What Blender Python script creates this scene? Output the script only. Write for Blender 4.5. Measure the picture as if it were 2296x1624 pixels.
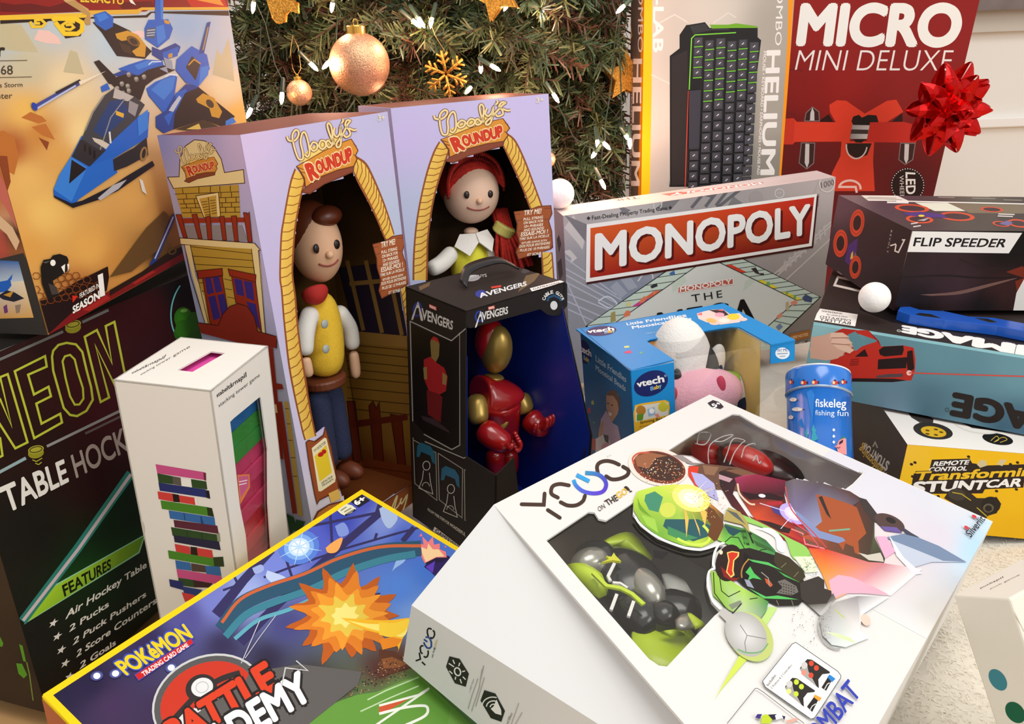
import bpy, bmesh, math, random
import numpy as np
from mathutils import Matrix, Vector
from mathutils.geometry import tessellate_polygon
for o in list(bpy.data.objects): bpy.data.objects.remove(o)
scene = bpy.context.scene
COL = scene.collection
random.seed(7); RNG = np.random.default_rng(7)

# ------------------------------------------------------------------ camera
PW, PH = 2296, 1624
FOC, CPITCH, CROLL, CH = 1810.43172, 0.38876937, 0.03671772, 0.52571465
def cam_rows():
    f = np.array([0, math.cos(CPITCH), -math.sin(CPITCH)]); r = np.array([1., 0, 0]); d = np.cross(f, r)
    c, s = math.cos(CROLL), math.sin(CROLL)
    return np.stack([c*r+s*d, -s*r+c*d, f])
RC = cam_rows(); CAM = np.array([0, 0, CH])
cd = bpy.data.cameras.new('camera'); cam = bpy.data.objects.new('camera', cd); COL.objects.link(cam)
cd.sensor_fit = 'HORIZONTAL'; cd.sensor_width = 36; cd.lens = FOC/PW*36; cd.clip_start = .01
M = Matrix.Identity(4)
for i in range(3):
    M[i][0] = RC[0][i]; M[i][1] = -RC[1][i]; M[i][2] = -RC[2][i]; M[i][3] = CAM[i]
cam.matrix_world = M; scene.camera = cam
def ray(px, py):
    return ((px-PW/2)/FOC)*RC[0] + ((py-PH/2)/FOC)*RC[1] + RC[2]
def at(px, py, y):                      # point of the place seen at a pixel, at world depth y
    d = ray(px, py); return CAM + d*(y/d[1])
def proj(X):
    q = RC @ (np.asarray(X)-CAM); return PW/2+FOC*q[0]/q[2], PH/2+FOC*q[1]/q[2]

# ------------------------------------------------------------------ light and exposure
scene.view_settings.view_transform = 'Standard'; scene.view_settings.look = 'None'
scene.view_settings.exposure = -0.08; scene.view_settings.gamma = 1; scene.view_settings.use_curve_mapping = False
w = bpy.data.worlds.new('room_light'); scene.world = w; w.use_nodes = True
w.node_tree.nodes['Background'].inputs[0].default_value = (1, .98, .955, 1); w.node_tree.nodes['Background'].inputs[1].default_value = .72
def area(name, loc, target, size, power, col):
    l = bpy.data.lights.new(name, 'AREA'); l.shape = 'RECTANGLE'; l.size = size[0]; l.size_y = size[1]; l.energy = power; l.color = col
    o = bpy.data.objects.new(name, l); COL.objects.link(o); o.location = loc
    o.rotation_euler = (Vector(target)-Vector(loc)).to_track_quat('-Z', 'Y').to_euler(); return o
area('ceiling_light', (.35, .1, 2.3), (.05, .75, 0), (1.3, 1.0), 25, (1, .97, .93))
area('front_fill_light', (1.9, -.9, 1.5), (.1, .8, .2), (1.0, 1.2), 21, (1, .99, .97))  # added frontal fill to balance the ceiling light, not a real window

# ------------------------------------------------------------------ materials
def lin(c):
    c = np.asarray(c, float)/255
    return np.where(c <= .04045, c/12.92, ((c+.055)/1.055)**2.4)
MATS = {}
def mat(name, col=(200, 200, 200), rough=.5, metal=0, bump=0, bscale=300, var=0, spec=.5, emit=None, estr=0, coat=0, vcol=False, sheen=0, alpha_film=None):
    if name in MATS: return MATS[name]
    m = bpy.data.materials.new(name); m.use_nodes = True; nt = m.node_tree; N = nt.nodes; b = N['Principled BSDF']; MATS[name] = m
    b.inputs['Roughness'].default_value = rough; b.inputs['Metallic'].default_value = metal
    b.inputs['Specular IOR Level'].default_value = spec; b.inputs['Coat Weight'].default_value = coat; b.inputs['Coat Roughness'].default_value = .15
    b.inputs['Sheen Weight'].default_value = sheen
    if vcol:
        a = N.new('ShaderNodeVertexColor'); a.layer_name = 'ink'; nt.links.new(a.outputs[0], b.inputs['Base Color'])
    else:
        b.inputs['Base Color'].default_value = (*lin(col), 1)
        if var:
            tc = N.new('ShaderNodeTexCoord'); n = N.new('ShaderNodeTexNoise'); n.inputs['Scale'].default_value = bscale; n.inputs['Detail'].default_value = 4
            r = N.new('ShaderNodeValToRGB'); c = lin(col)
            r.color_ramp.elements[0].color = (*(c*(1-var)), 1); r.color_ramp.elements[1].color = (*np.minimum(c*(1+var), 1), 1)
            r.color_ramp.elements[0].position = .3; r.color_ramp.elements[1].position = .7
            nt.links.new(tc.outputs['Object'], n.inputs['Vector']); nt.links.new(n.outputs[0], r.inputs[0]); nt.links.new(r.outputs[0], b.inputs['Base Color'])
    if bump:
        tc = N.new('ShaderNodeTexCoord'); n = N.new('ShaderNodeTexNoise'); n.inputs['Scale'].default_value = bscale; n.inputs['Detail'].default_value = 3
        bp = N.new('ShaderNodeBump'); bp.inputs['Strength'].default_value = bump; bp.inputs['Distance'].default_value = .001
        nt.links.new(tc.outputs['Object'], n.inputs['Vector']); nt.links.new(n.outputs[0], bp.inputs['Height']); nt.links.new(bp.outputs[0], b.inputs['Normal'])
    if emit is not None:
        b.inputs['Emission Color'].default_value = (*lin(emit), 1); b.inputs['Emission Strength'].default_value = estr
    return m
INK = mat('printed_gloss_card', vcol=True, rough=.48, spec=.22)
MATTE = mat('printed_matte_card', vcol=True, rough=.62, spec=.25)
def film_mat(name, tint=(255, 255, 255), base=.05, edge=.4):
    if name in MATS: return MATS[name]
    m = bpy.data.materials.new(name); m.use_nodes = True; nt = m.node_tree; N = nt.nodes; N.clear(); MATS[name] = m
    out = N.new('ShaderNodeOutputMaterial'); t = N.new('ShaderNodeBsdfTransparent'); g = N.new('ShaderNodeBsdfGlossy'); x = N.new('ShaderNodeMixShader'); f = N.new('ShaderNodeLayerWeight')
    pw = N.new('ShaderNodeMath'); pw.operation = 'POWER'; pw.inputs[1].default_value = 4; ad = N.new('ShaderNodeMath'); ad.operation = 'MULTIPLY_ADD'; ad.inputs[1].default_value = edge; ad.inputs[2].default_value = base
    g.inputs['Roughness'].default_value = .07; t.inputs[0].default_value = (*lin(tint), 1)
    nz = N.new('ShaderNodeTexNoise'); nz.inputs['Scale'].default_value = 22; tc = N.new('ShaderNodeTexCoord'); bp = N.new('ShaderNodeBump'); bp.inputs['Strength'].default_value = .2; bp.inputs['Distance'].default_value = .003
    nt.links.new(tc.outputs['Object'], nz.inputs['Vector']); nt.links.new(nz.outputs[0], bp.inputs['Height']); nt.links.new(bp.outputs[0], g.inputs['Normal'])
    nt.links.new(f.outputs['Facing'], pw.inputs[0]); nt.links.new(pw.outputs[0], ad.inputs[0]); nt.links.new(ad.outputs[0], x.inputs[0]); nt.links.new(t.outputs[0], x.inputs[1]); nt.links.new(g.outputs[0], x.inputs[2]); nt.links.new(x.outputs[0], out.inputs[0])
    return m
FILM = film_mat('clear_film')

# ------------------------------------------------------------------ object helpers
def newobj(name, mesh, parent=None, m=None):
    o = bpy.data.objects.new(name, mesh); COL.objects.link(o)
    if parent is not None: o.parent = parent
    if m is not None:
        mesh.materials.clear(); mesh.materials.append(m)
    return o
def mesh_from(name, vs, fs, smooth=False, cols=None):
    me = bpy.data.meshes.new(name); me.from_pydata([tuple(map(float, v)) for v in vs], [], [tuple(f) for f in fs])
    if cols is not None:
        a = me.color_attributes.new('ink', 'FLOAT_COLOR', 'POINT')
        c = np.ones((len(vs), 4), np.float32); c[:, :3] = cols; a.data.foreach_set('color', c.ravel())
    if smooth: me.polygons.foreach_set('use_smooth', [True]*len(me.polygons))
    me.update(); return me
def tag(o, label, cat, group=None, kind=None):
    if label: o['label'] = label
    if cat: o['category'] = cat
    if group: o['group'] = group
    if kind: o['kind'] = kind
    return o
def struct(o): o['kind'] = 'structure'; return o
def empty(name, label, cat, loc=(0, 0, 0), group=None, mtx=None):
    o = bpy.data.objects.new(name, None); COL.objects.link(o); o.empty_display_size = .02
    if mtx is not None: o.matrix_world = mtx
    else: o.location = [float(t) for t in loc]
    return tag(o, label, cat, group)
def R3(yaw, pitch, roll):
    cy, sy = math.cos(yaw), math.sin(yaw); cp, sp = math.cos(pitch), math.sin(pitch); cr, sr = math.cos(roll), math.sin(roll)
    return np.array([[cy, -sy, 0], [sy, cy, 0], [0, 0, 1]]) @ np.array([[1, 0, 0], [0, cp, -sp], [0, sp, cp]]) @ np.array([[cr, 0, sr], [0, 1, 0], [-sr, 0, cr]])
def mtx(R, t):
    m = Matrix.Identity(4)
    for i in range(3):
        for j in range(3): m[i][j] = R[i][j]
        m[i][3] = t[i]
    return m
class MB:                                # mesh builder, joins shapes of one part
    def __init__(s): s.v = []; s.f = []; s.c = []
    def add(s, vs, fs, col=None):
        n = len(s.v); s.v += [tuple(map(float, v)) for v in vs]; s.f += [tuple(i+n for i in f) for f in fs]
        s.c += [tuple(lin(col if col is not None else (200, 200, 200)))]*len(vs); return s
    def box(s, a, b, col=None):
        x0, y0, z0 = a; x1, y1, z1 = b
        return s.add([(x0,y0,z0),(x1,y0,z0),(x1,y1,z0),(x0,y1,z0),(x0,y0,z1),(x1,y0,z1),(x1,y1,z1),(x0,y1,z1)], [(0,3,2,1),(4,5,6,7),(0,1,5,4),(1,2,6,5),(2,3,7,6),(3,0,4,7)], col)
    def tube(s, pts, r, n=8, col=None, caps=True):
        pts = [Vector(p) for p in pts]; k = len(pts); rs = r if hasattr(r, '__len__') else [r]*k; vs = []; fs = []
        up = Vector((0, 0, 1))
        for i, p in enumerate(pts):
            t = (pts[min(i+1, k-1)]-pts[max(i-1, 0)]).normalized()
            a = t.cross(up)
            if a.length < 1e-3: a = t.cross(Vector((0, 1, 0)))
            a.normalize(); b = t.cross(a)
            for j in range(n):
                th = 2*math.pi*j/n; vs.append(p+(a*math.cos(th)+b*math.sin(th))*rs[i])
        for i in range(k-1):
            for j in range(n): fs.append((i*n+j, i*n+(j+1) % n, (i+1)*n+(j+1) % n, (i+1)*n+j))
        if caps: fs += [tuple(range(n-1, -1, -1)), tuple(range((k-1)*n, k*n))]
        return s.add(vs, fs, col)
    def sph(s, c, r, n=20, m=12, col=None, R=None):
        rx, ry, rz = r if hasattr(r, '__len__') else (r, r, r); vs = [(0, 0, rz)]; fs = []
        for i in range(1, m):
            ph = math.pi*i/m
            for j in range(n): vs.append((rx*math.sin(ph)*math.cos(2*math.pi*j/n), ry*math.sin(ph)*math.sin(2*math.pi*j/n), rz*math.cos(ph)))
        vs.append((0, 0, -rz)); L = len(vs)-1
        for j in range(n): fs.append((0, 1+j, 1+(j+1) % n)); fs.append((L, L-n+(j+1) % n, L-n+j))
        for i in range(m-2):
            for j in range(n): fs.append((1+i*n+j, 1+(i+1)*n+j, 1+(i+1)*n+(j+1) % n, 1+i*n+(j+1) % n))
        R = np.eye(3) if R is None else np.asarray(R)
        return s.add([R @ np.array(v)+np.array(c) for v in vs], fs, col)
    def lathe(s, prof, c=(0, 0, 0), n=32, R=None, col=None):
        vs = []; fs = []; k = len(prof); R = np.eye(3) if R is None else np.asarray(R)
        for r, z in prof:
            for j in range(n): vs.append(R @ np.array((r*math.cos(2*math.pi*j/n), r*math.sin(2*math.pi*j/n), z))+np.array(c))
        for i in range(k-1):
            for j in range(n): fs.append((i*n+j, i*n+(j+1) % n, (i+1)*n+(j+1) % n, (i+1)*n+j))
        fs += [tuple(range(n-1, -1, -1)), tuple(range((k-1)*n, k*n))]
        return s.add(vs, fs, col)
    def slab(s, loops, o, U, V, N, th, col=None):      # flat panel with holes: loops of (u,v); thickness th along -N
        o, U, V, N = map(np.asarray, (o, U, V, N)); flat = [p for l in loops for p in l]
        tris = tessellate_polygon([[Vector((p[0], p[1], 0)) for p in l] for l in loops]); n = len(flat)
        vs = [o+U*p[0]+V*p[1] for p in flat]; vs += [v-N*th for v in vs]; fs = []
        for t in tris:
            a, b, c = [Vector(flat[i]) for i in t]
            if (b-a).cross(c-a) < 0: t = t[::-1]
            fs.append(tuple(t)); fs.append(tuple(i+n for i in t[::-1]))
        k = 0
        for l in loops:
            for i in range(len(l)): fs.append((k+i, k+(i+1) % len(l), n+k+(i+1) % len(l), n+k+i))
            k += len(l)
        return s.add(vs, fs, col)
    def out(s, name, parent=None, m=None, smooth=False, bevel=0, sub=0):
        me = mesh_from(name, s.v, s.f, smooth, np.array(s.c) if len(s.c) else None); o = newobj(name, me, parent, m or MATTE)
        if bevel:
            b = o.modifiers.new('bevel', 'BEVEL'); b.width = bevel; b.segments = 2; b.limit_method = 'ANGLE'
        if sub:
            d = o.modifiers.new('sub', 'SUBSURF'); d.levels = sub; d.render_levels = sub
        return o
def smooth_by_angle(o):
    o.data.polygons.foreach_set('use_smooth', [True]*len(o.data.polygons)); return o
def skin(name, chains, parent, m, sub=2):      # chains of (x,y,z,r): one continuous tapering surface
    vs = []; es = []; rs = []; idx = {}
    for ch in chains:
        prev = None
        for x, y, z, r in ch:
            k = (round(x, 5), round(y, 5), round(z, 5))
            if k not in idx: idx[k] = len(vs); vs.append(k); rs.append(r)
            if prev is not None: es.append((prev, idx[k]))
            prev = idx[k]
    me = bpy.data.meshes.new(name); me.from_pydata(vs, es, []); o = newobj(name, me, parent, m)
    sk = o.modifiers.new('skin', 'SKIN'); sk.use_smooth_shade = True
    for i, v in enumerate(me.skin_vertices[0].data): v.radius = (rs[i], rs[i]); v.use_root = (i == 0)
    d = o.modifiers.new('sub', 'SUBSURF'); d.levels = sub; d.render_levels = sub
    return o

# ------------------------------------------------------------------ printed faces
ZO = dict(A=(0,0),B=(0,400),C=(0,800),D=(0,1200),E=(500,0),F=(350,200),G=(350,600),H=(850,200),I=(1050,0),J=(1696,0),K=(1200,380),L=(1696,380),M=(1250,650),N=(1696,780),O=(1696,1200),Q=(1150,880),S=(850,1200),T=(1350,1000),U=(1250,1200),V=(500,1050),X=(850,600),Y=(600,900))
ZS = 600/2296
def q(s):                                # 'A 10,20 30,40' -> points
    o = (0, 0); k = 1; r = []
    for w_ in s.split():
        if w_ in ZO: o = ZO[w_]; k = ZS
        elif w_ == 'P': o = (0, 0); k = 1
        else:
            x, y = w_.split(','); r.append((o[0]+float(x)*k, o[1]+float(y)*k))
    return r
GLY = {}
def glyphs(s, bold, res=3, spacing=1.0):
    k = (s, bold, spacing)
    if k not in GLY:
        cu = bpy.data.curves.new('t', 'FONT'); cu.body = s; cu.offset = bold; cu.resolution_u = res; cu.space_character = spacing; cu.fill_mode = 'FRONT'
        ob = bpy.data.objects.new('t', cu); me = bpy.data.meshes.new_from_object(ob)
        v = np.array([x.co[:2] for x in me.vertices]); f = [tuple(p.vertices) for p in me.polygons]
        bpy.data.objects.remove(ob); bpy.data.curves.remove(cu); bpy.data.meshes.remove(me); GLY[k] = (v, f)
    return GLY[k]
def homog(src, dst):
    A = []
    for (x, y), (u, v) in zip(src, dst): A += [[x,y,1,0,0,0,-u*x,-u*y],[0,0,0,x,y,1,-v*x,-v*y]]
    h = np.linalg.solve(np.array(A, float), np.array([c for p in dst for c in p], float)); return np.append(h, 1).reshape(3, 3)
class Face:
    STEP = 8e-6
    def __init__(s, owner, o, U, V, name='print', base=1.2e-4):
        s.owner = owner; m = np.array(owner.matrix_world); s.R = m[:3, :3]; s.t = m[:3, 3]
        s.o, s.U, s.V = [np.asarray(a, float) for a in (o, U, V)]; s.N = np.cross(s.U, s.V); s.N /= np.linalg.norm(s.N)
        s.vs = []; s.fs = []; s.cs = []; s.lay = base; s.name = name; s.clip = (0, 0, 1, 1)
    def loc(s, px, py, lift=0):
        d = s.R.T @ ray(px, py); c = s.R.T @ (CAM-s.t); return c + d*(((s.o-c) @ s.N+lift)/(d @ s.N))
    def uv(s, px, py):
        p = s.loc(px, py)-s.o; return (float(p @ s.U/(s.U @ s.U)), float(p @ s.V/(s.V @ s.V)))
    def px(s, P): return proj(s.R @ P+s.t)
    def _add(s, pts, fs, cols):             # points on the face plane, cut at the edges of the face
        s.lay += s.STEP
        if np.ndim(cols) == 1: cols = [cols]*len(pts)
        P = [s.loc(*p, 0) for p in pts]; lc = [lin(c) for c in cols]; up = s.N*s.lay; n = len(s.vs)
        if s.clip is None: s.vs += [p+up for p in P]; s.fs += [tuple(i+n for i in f) for f in fs]; s.cs += [tuple(c) for c in lc]; return s
        uu, vv = s.U @ s.U, s.V @ s.V; uv = [((p-s.o) @ s.U/uu, (p-s.o) @ s.V/vv) for p in P]; c0 = s.clip
        ins = [c0[0]-1e-6 <= a <= c0[2]+1e-6 and c0[1]-1e-6 <= b <= c0[3]+1e-6 for a, b in uv]
        if all(ins): s.vs += [p+up for p in P]; s.fs += [tuple(i+n for i in f) for f in fs]; s.cs += [tuple(c) for c in lc]; return s
        for f in fs:
            g = [(uv[i][0], uv[i][1], *lc[i]) for i in f]
            for ax, lim, sg in ((0, c0[0], 1), (0, c0[2], -1), (1, c0[1], 1), (1, c0[3], -1)):
                h = []
                for i in range(len(g)):
                    A, B = g[i-1], g[i]; da, db = sg*(A[ax]-lim), sg*(B[ax]-lim)
                    if (da >= 0) != (db >= 0): t = da/(da-db); h.append(tuple(A[k]+(B[k]-A[k])*t for k in range(5)))
                    if db >= 0: h.append(B)
                g = h
                if not g: break
            if len(g) >= 3:
                n = len(s.vs); s.vs += [s.o+s.U*x[0]+s.V*x[1]+up for x in g]; s.cs += [tuple(x[2:]) for x in g]; s.fs.append(tuple(range(n, n+len(g))))
        return s
    def poly(s, pts, col):
        if isinstance(pts, str): pts = q(pts)
        t = tessellate_polygon([[Vector((p[0], p[1], 0)) for p in pts]]); return s._add(pts, t, col)
    def polys(s, txt, col):
        for t in txt.split('|'): s.poly(t, col)
        return s
    def line(s, pts, w_, col, closed=False):
        if isinstance(pts, str): pts = q(pts)
        P = [np.array(p, float) for p in pts]; n = len(P); V = []; F = []
        ws = w_ if hasattr(w_, '__len__') else [w_]*n
        for i in range(n):
            a = P[i-1] if (i or closed) else P[i]; b = P[(i+1) % n] if (i < n-1 or closed) else P[i]
            d1 = P[i]-a; d2 = b-P[i]
            d1 = d1/(np.linalg.norm(d1) or 1); d2 = d2/(np.linalg.norm(d2) or 1); t = d1+d2
            if np.linalg.norm(t) < 1e-6: t = d2
            t /= np.linalg.norm(t); nn = np.array([-t[1], t[0]]); ref = d2 if np.linalg.norm(d2) else d1
            k = min(1/max(abs(nn @ np.array([-ref[1], ref[0]])), .3), 2)
            V += [P[i]+nn*ws[i]/2*k, P[i]-nn*ws[i]/2*k]
        for i in range(n if closed else n-1):
            j = (i+1) % n; F.append((2*i, 2*i+1, 2*j+1, 2*j))
        return s._add(V, F, col)
    def lines(s, txt, w_, col, closed=False):
        for t in txt.split('|'): s.line(t, w_, col, closed)
        return s
    def ell(s, c, rx, ry=None, rot=0, col=(0, 0, 0), n=28, edge=None, a0=0, a1=360):
        if isinstance(c, str): c = q(c)[0]
        ry = rx if ry is None else ry; r = math.radians(rot); pts = [c]; full = a1-a0 >= 360
        for i in range(n if full else n+1):
            t = math.radians(a0+(a1-a0)*i/n); x, y = rx*math.cos(t), ry*math.sin(t); pts.append((c[0]+x*math.cos(r)-y*math.sin(r), c[1]+x*math.sin(r)+y*math.cos(r)))
        k = len(pts)-1; fs = [(0, 1+i, 1+(i+1) % k) for i in range(k if full else k-1)]
        s._add(pts, fs, [col]+[edge if edge is not None else col]*k)
        if n <= 12: s.lay -= s.STEP*.97
        return s
    def ring(s, c, rx, ry, rot, w_, col, a0=0, a1=360, n=30):
        if isinstance(c, str): c = q(c)[0]
        r = math.radians(rot); pts = []; full = a1-a0 >= 360
        for i in range(n if full else n+1):
            t = math.radians(a0+(a1-a0)*i/n); x, y = rx*math.cos(t), ry*math.sin(t); pts.append((c[0]+x*math.cos(r)-y*math.sin(r), c[1]+x*math.sin(r)+y*math.cos(r)))
        return s.line(pts, w_, col, full)
    def text(s, txt, quad, col, bold=0, out=None, base=False, spacing=1.0):
        if isinstance(quad, str): quad = q(quad)                 # bottom-left, bottom-right, top-right, top-left in the photograph
        hgt = math.dist(quad[0], quad[3]); res = 9 if hgt > 60 else 5 if hgt > 22 else 3; thin = min(bold, 0)
        v0, f = glyphs(txt, thin, res, spacing); x0, y0 = v0.min(0); x1, y1 = v0.max(0)
        if base: y0 = 0
        Hm = homog([(x0, y0), (x1, y0), (x1, y1), (x0, y1)], quad)
        for b, c in ([(out[0]+max(bold, 0), out[1])] if out else [])+[(max(bold, 0), col)]:
            big = hgt > 22; st = [(0, 0)] if b <= 0 else [(b, b), (b, -b), (-b, b), (-b, -b)]+([(0, 0), (1.4*b, 0), (-1.4*b, 0), (0, 1.4*b), (0, -1.4*b)] if big else [])
            for dx, dy in st:
                v = v0+np.array((dx, dy)); p = np.c_[v, np.ones(len(v))] @ Hm.T; p = p[:, :2]/p[:, 2:]
                s._add([tuple(a) for a in p], f, c); s.lay -= s.STEP*.85
            s.lay += s.STEP
        return s
    def soft(s, rect, ctrl, n=(48, 36), noise=0, nscale=6, hole=None, power=3, seed=1):
        # colour wash: grid over rect (u0,v0,u1,v1 in face units), colours blended between control points given in photo pixels
        u0, v0, u1, v1 = rect; C = np.array([list(c[0])+list(lin(c[1])) for c in ctrl], float); nx, ny = n; P = []; cols = []
        rg = np.random.default_rng(seed); oct_ = [(k, rg.normal(size=(4, 2))*nscale*k, rg.uniform(0, 6.3, 4)) for k in (1, 2, 4, 8)]
        for j in range(ny+1):
            for i in range(nx+1):
                L = s.o+s.U*(u0+(u1-u0)*i/nx)+s.V*(v0+(v1-v0)*j/ny); p = s.px(L); P.append(L+s.N*(s.lay+s.STEP))
                d = np.hypot(C[:, 0]-p[0], C[:, 1]-p[1])+4; wgt = d**-power; c = (C[:, 2:]*wgt[:, None]).sum(0)/wgt.sum()
                if noise:
                    a, b = i/nx, j/ny; t = 0
                    for k, fr, ph in oct_: t += np.sin(fr @ np.array([a, b])+ph+2*math.sin(3*b*k+ph[0])).sum()/(4*k)
                    c = c*(1+noise*t)
                cols.append(np.clip(c, 0, 1))
        s.lay += s.STEP; m = len(s.vs); s.vs += P; s.cs += [tuple(c) for c in cols]
        for j in range(ny):
            for i in range(nx):
                k = j*(nx+1)+i
                if hole:
                    ctr = s.px((P[k]+P[k+nx+2])/2)
                    if any(inside(ctr, h) for h in hole): continue
                s.fs.append((m+k, m+k+1, m+k+nx+2, m+k+nx+1))
        return s
    def done(s, name=None, m=None):
        if not s.vs: return None
        return newobj(name or s.name, mesh_from(name or s.name, s.vs, s.fs, False, np.array(s.cs)), s.owner, m or INK)
def inside(p, poly):
    x, y = p; r = False; n = len(poly)
    for i in range(n):
        (x1, y1), (x2, y2) = poly[i], poly[i-1]
        if (y1 > y) != (y2 > y) and x < (x2-x1)*(y-y1)/(y2-y1)+x1: r = not r
    return r

# ------------------------------------------------------------------ where the boxes stand (position, yaw/pitch/roll, width/depth/height)
BX = {
'hockey':([-0.41727, 0.5427, -0.012],[1.25761, 0.01201, 0.01688],[0.36, 0.13, 0.32231]),
'lego':([-0.36872, 0.60876, 0.31431],[1.39743, 0.0103, -0.02733],[0.38798, 0.07315, 0.27563]),
'woody':([-0.20742, 0.69964, 0.01017],[0.99278, -0.03516, -0.00697],[0.19028, 0.11345, 0.44266]),
'jessie':([-0.11772, 0.97157, 0.00914],[0.46616, -0.03646, -0.01403],[0.21193, 0.12627, 0.43877]),
'aveng':([-0.0583, 0.74152, -0.00337],[0.74811, 0.05621, 0.02397],[0.13913, 0.09534, 0.28332]),
'mono':([0.0925, 1.16965, 0.00305],[0.22621, 0.04807, -0.05367],[0.43888, 0.05153, 0.27506]),
'vtech':([0.13557, 0.7737, -0.00674],[0.24722, -0.04119, -0.05298],[0.19498, 0.15676, 0.19865]),
'stack':([-0.32743, 0.58942, -0.0051],[-0.21424, 0.01019, 0.05654],[0.08334, 0.09305, 0.28985]),
'helium':([0.22199, 1.30981, 1e-05],[0.20843, -0.03312, 0.00134],[0.24948, 0.05586, 0.6]),
'micro':([0.44512, 1.47576, -0.00684],[0.32835, 0.04547, 0.04556],[0.41771, 0.1605, 0.67445]),
'flip':([0.45588, 0.90597, 0.20274],[0.05822, 0.02881, 0.05718],[0.2934, 0.1891, 0.09704]),
'laser':([0.34722, 0.88338, 0.11176],[-0.45135, -0.00952, 0.06105],[0.4915, 0.24443, 0.08971]),
'stunt':([0.41358, 0.75818, -4e-05],[-0.15208, -0.01841, 0.05142],[0.32, 0.22, 0.10279]),
'poke':([-0.11896, 0.27339, 0.03268],[0.95062, 0.19277, -0.01029],[0.30026, 0.26159, 0.04571]),
'puck':([0.33274, 0.36663, 0.01757],[-1.08137, -0.00295, -0.53507],[0.04067, 0.07758, 0.1682]),
}
YC = {'x': -0.01724, 'y': 0.50877, 'z': 0.20478, 'yaw': 0.84318, 'p': 0.16706, 'r': 0.1165, 'w': 0.34653, 'L': 0.27719, 'a': 0.07376, 'b': 0.05393, 'c': 0.10458, 'q': 0.09635, 'b2': 0.02029}
class Box:
    def __init__(s, key, name, label, cat, group=None):
        p, a, d = BX[key]; s.w, s.d, s.h = d; s.R = R3(*a); s.e = empty(name, label, cat, mtx=mtx(s.R, p), group=group)
    def face(s, side, name=None):
        w_, d, h = s.w, s.d, s.h
        o, U, V = dict(front=((0,0,0),(w_,0,0),(0,0,h)), left=((0,d,0),(0,-d,0),(0,0,h)), top=((0,0,h),(w_,0,0),(0,d,0)), right=((w_,0,0),(0,d,0),(0,0,h)))[side]
        return Face(s.e, o, U, V, name or side+'_print')
    def solid(s, col, m=None, bevel=.0012, top=None):
        b = MB().box((0, 0, 0), (s.w, s.d, s.h), col); return b.out('carton', s.e, m or MATTE, bevel=bevel)
    def at(s, px, py, y):                # local point at local depth y
        return Face(s.e, (0, y, 0), (1, 0, 0), (0, 0, 1)).loc(px, py)

# ------------------------------------------------------------------ the room
struct(MB().box((-3, -1.5, -.06), (3, 2.6, -.032), (196, 150, 96)).out('floor', None, mat('floor_wood', (206, 160, 106), rough=.45, var=.12, bscale=9, bump=.1)))
struct(MB().box((-3, 2.05, -.032), (3, 2.15, 2.4)).out('wall_back', None, mat('wall_paint', (243, 240, 233), rough=.7, bump=.05, bscale=60)))
t_ = MB()
def wallrow(py): return at(2250, py, 2.05)[2]
z0 = wallrow(70); z1 = wallrow(22)
struct(MB().box((.9, 2.03, z0), (3, 2.05, z1)).out('trim_1', None, mat('ledge_paint', (206, 198, 186), rough=.6)))
struct(MB().box((.9, 2.0, z1), (3, 2.05, z1+.12)).out('trim_2', None, mat('dark_ledge', (120, 108, 104), rough=.5, var=.15, bscale=20)))
struct(MB().box((.9, 2.035, wallrow(284)), (3, 2.05, wallrow(262))).out('baseboard_back', None, mat('trim_paint', (250, 248, 244), rough=.4), bevel=.003))
# fluffy white fleece the presents stand on
def fz(x, y):
    z = -.022+.004*math.sin(9*x+3*y)*math.sin(7*y-2*x)+.004*math.sin(23*x)*math.sin(19*y+1)
    for cx, cy, rx, ry, hh in ((.34,.36,.16,.16,.03),(.05,.2,.25,.1,.03),(.42,.55,.1,.1,.024),(-.1,.36,.12,.08,.03),(.62,.62,.12,.2,.02)):
        z += hh*math.exp(-((x-cx)/rx)**2-((y-cy)/ry)**2)
    return z
def fleece():
    nx, ny = 150, 150; x0, x1, y0, y1 = -.4, .95, .1, 1.75; vs = []; fs = []
    for j in range(ny+1):
        for i in range(nx+1):
            x = x0+(x1-x0)*i/nx; y = y0+(y1-y0)*j/ny; x += .012*math.sin(40*y) if i == 0 else 0
            vs.append((x, y, fz(x, y)))
    for j in range(ny):
        for i in range(nx):
            if vs[j*(nx+1)+i][0] < -.36 and vs[j*(nx+1)+i][1] > .42: continue
            k = j*(nx+1)+i; fs.append((k, k+1, k+nx+2, k+nx+1))
    o = newobj('fleece_blanket', mesh_from('fleece_blanket', vs, fs, True), None, mat('fleece', (236, 228, 212), rough=.95, bump=.6, bscale=90, sheen=.4, var=.05))
    tag(o, 'fluffy white fleece spread on the tan floor under all the presents', 'blanket')
    # pile: short curved tufts
    V = []; F = []; n = 60000
    X = RNG.uniform(x0+.02, .75, n); Y = RNG.uniform(.12, .8, n)
    for x, y in zip(X, Y):
        if x < -.36 and y > .42: continue
        z = fz(x, y); a = RNG.uniform(0, 6.28); l = RNG.uniform(.003, .006); b = a+RNG.normal()*.5; wd = .0003
        dx, dy = math.cos(a)*l, math.sin(a)*l; ex, ey = -math.sin(a)*wd, math.cos(a)*wd; k = len(V)
        V += [(x-ex, y-ey, z-.001), (x+ex, y+ey, z-.001), (x+dx*.6+ex, y+dy*.6+ey, z+l*.3), (x+dx*.6-ex, y+dy*.6-ey, z+l*.3), (x+dx+math.cos(b)*l*.3, y+dy+math.sin(b)*l*.3, z+l*.25)]
        F += [(k, k+1, k+2, k+3), (k+3, k+2, k+4)]
    p = newobj('pile', mesh_from('pile', V, F, True), o, mat('fleece_pile', (238, 231, 216), rough=.95, sheen=.3)); p['kind'] = 'stuff'
fleece()

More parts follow.
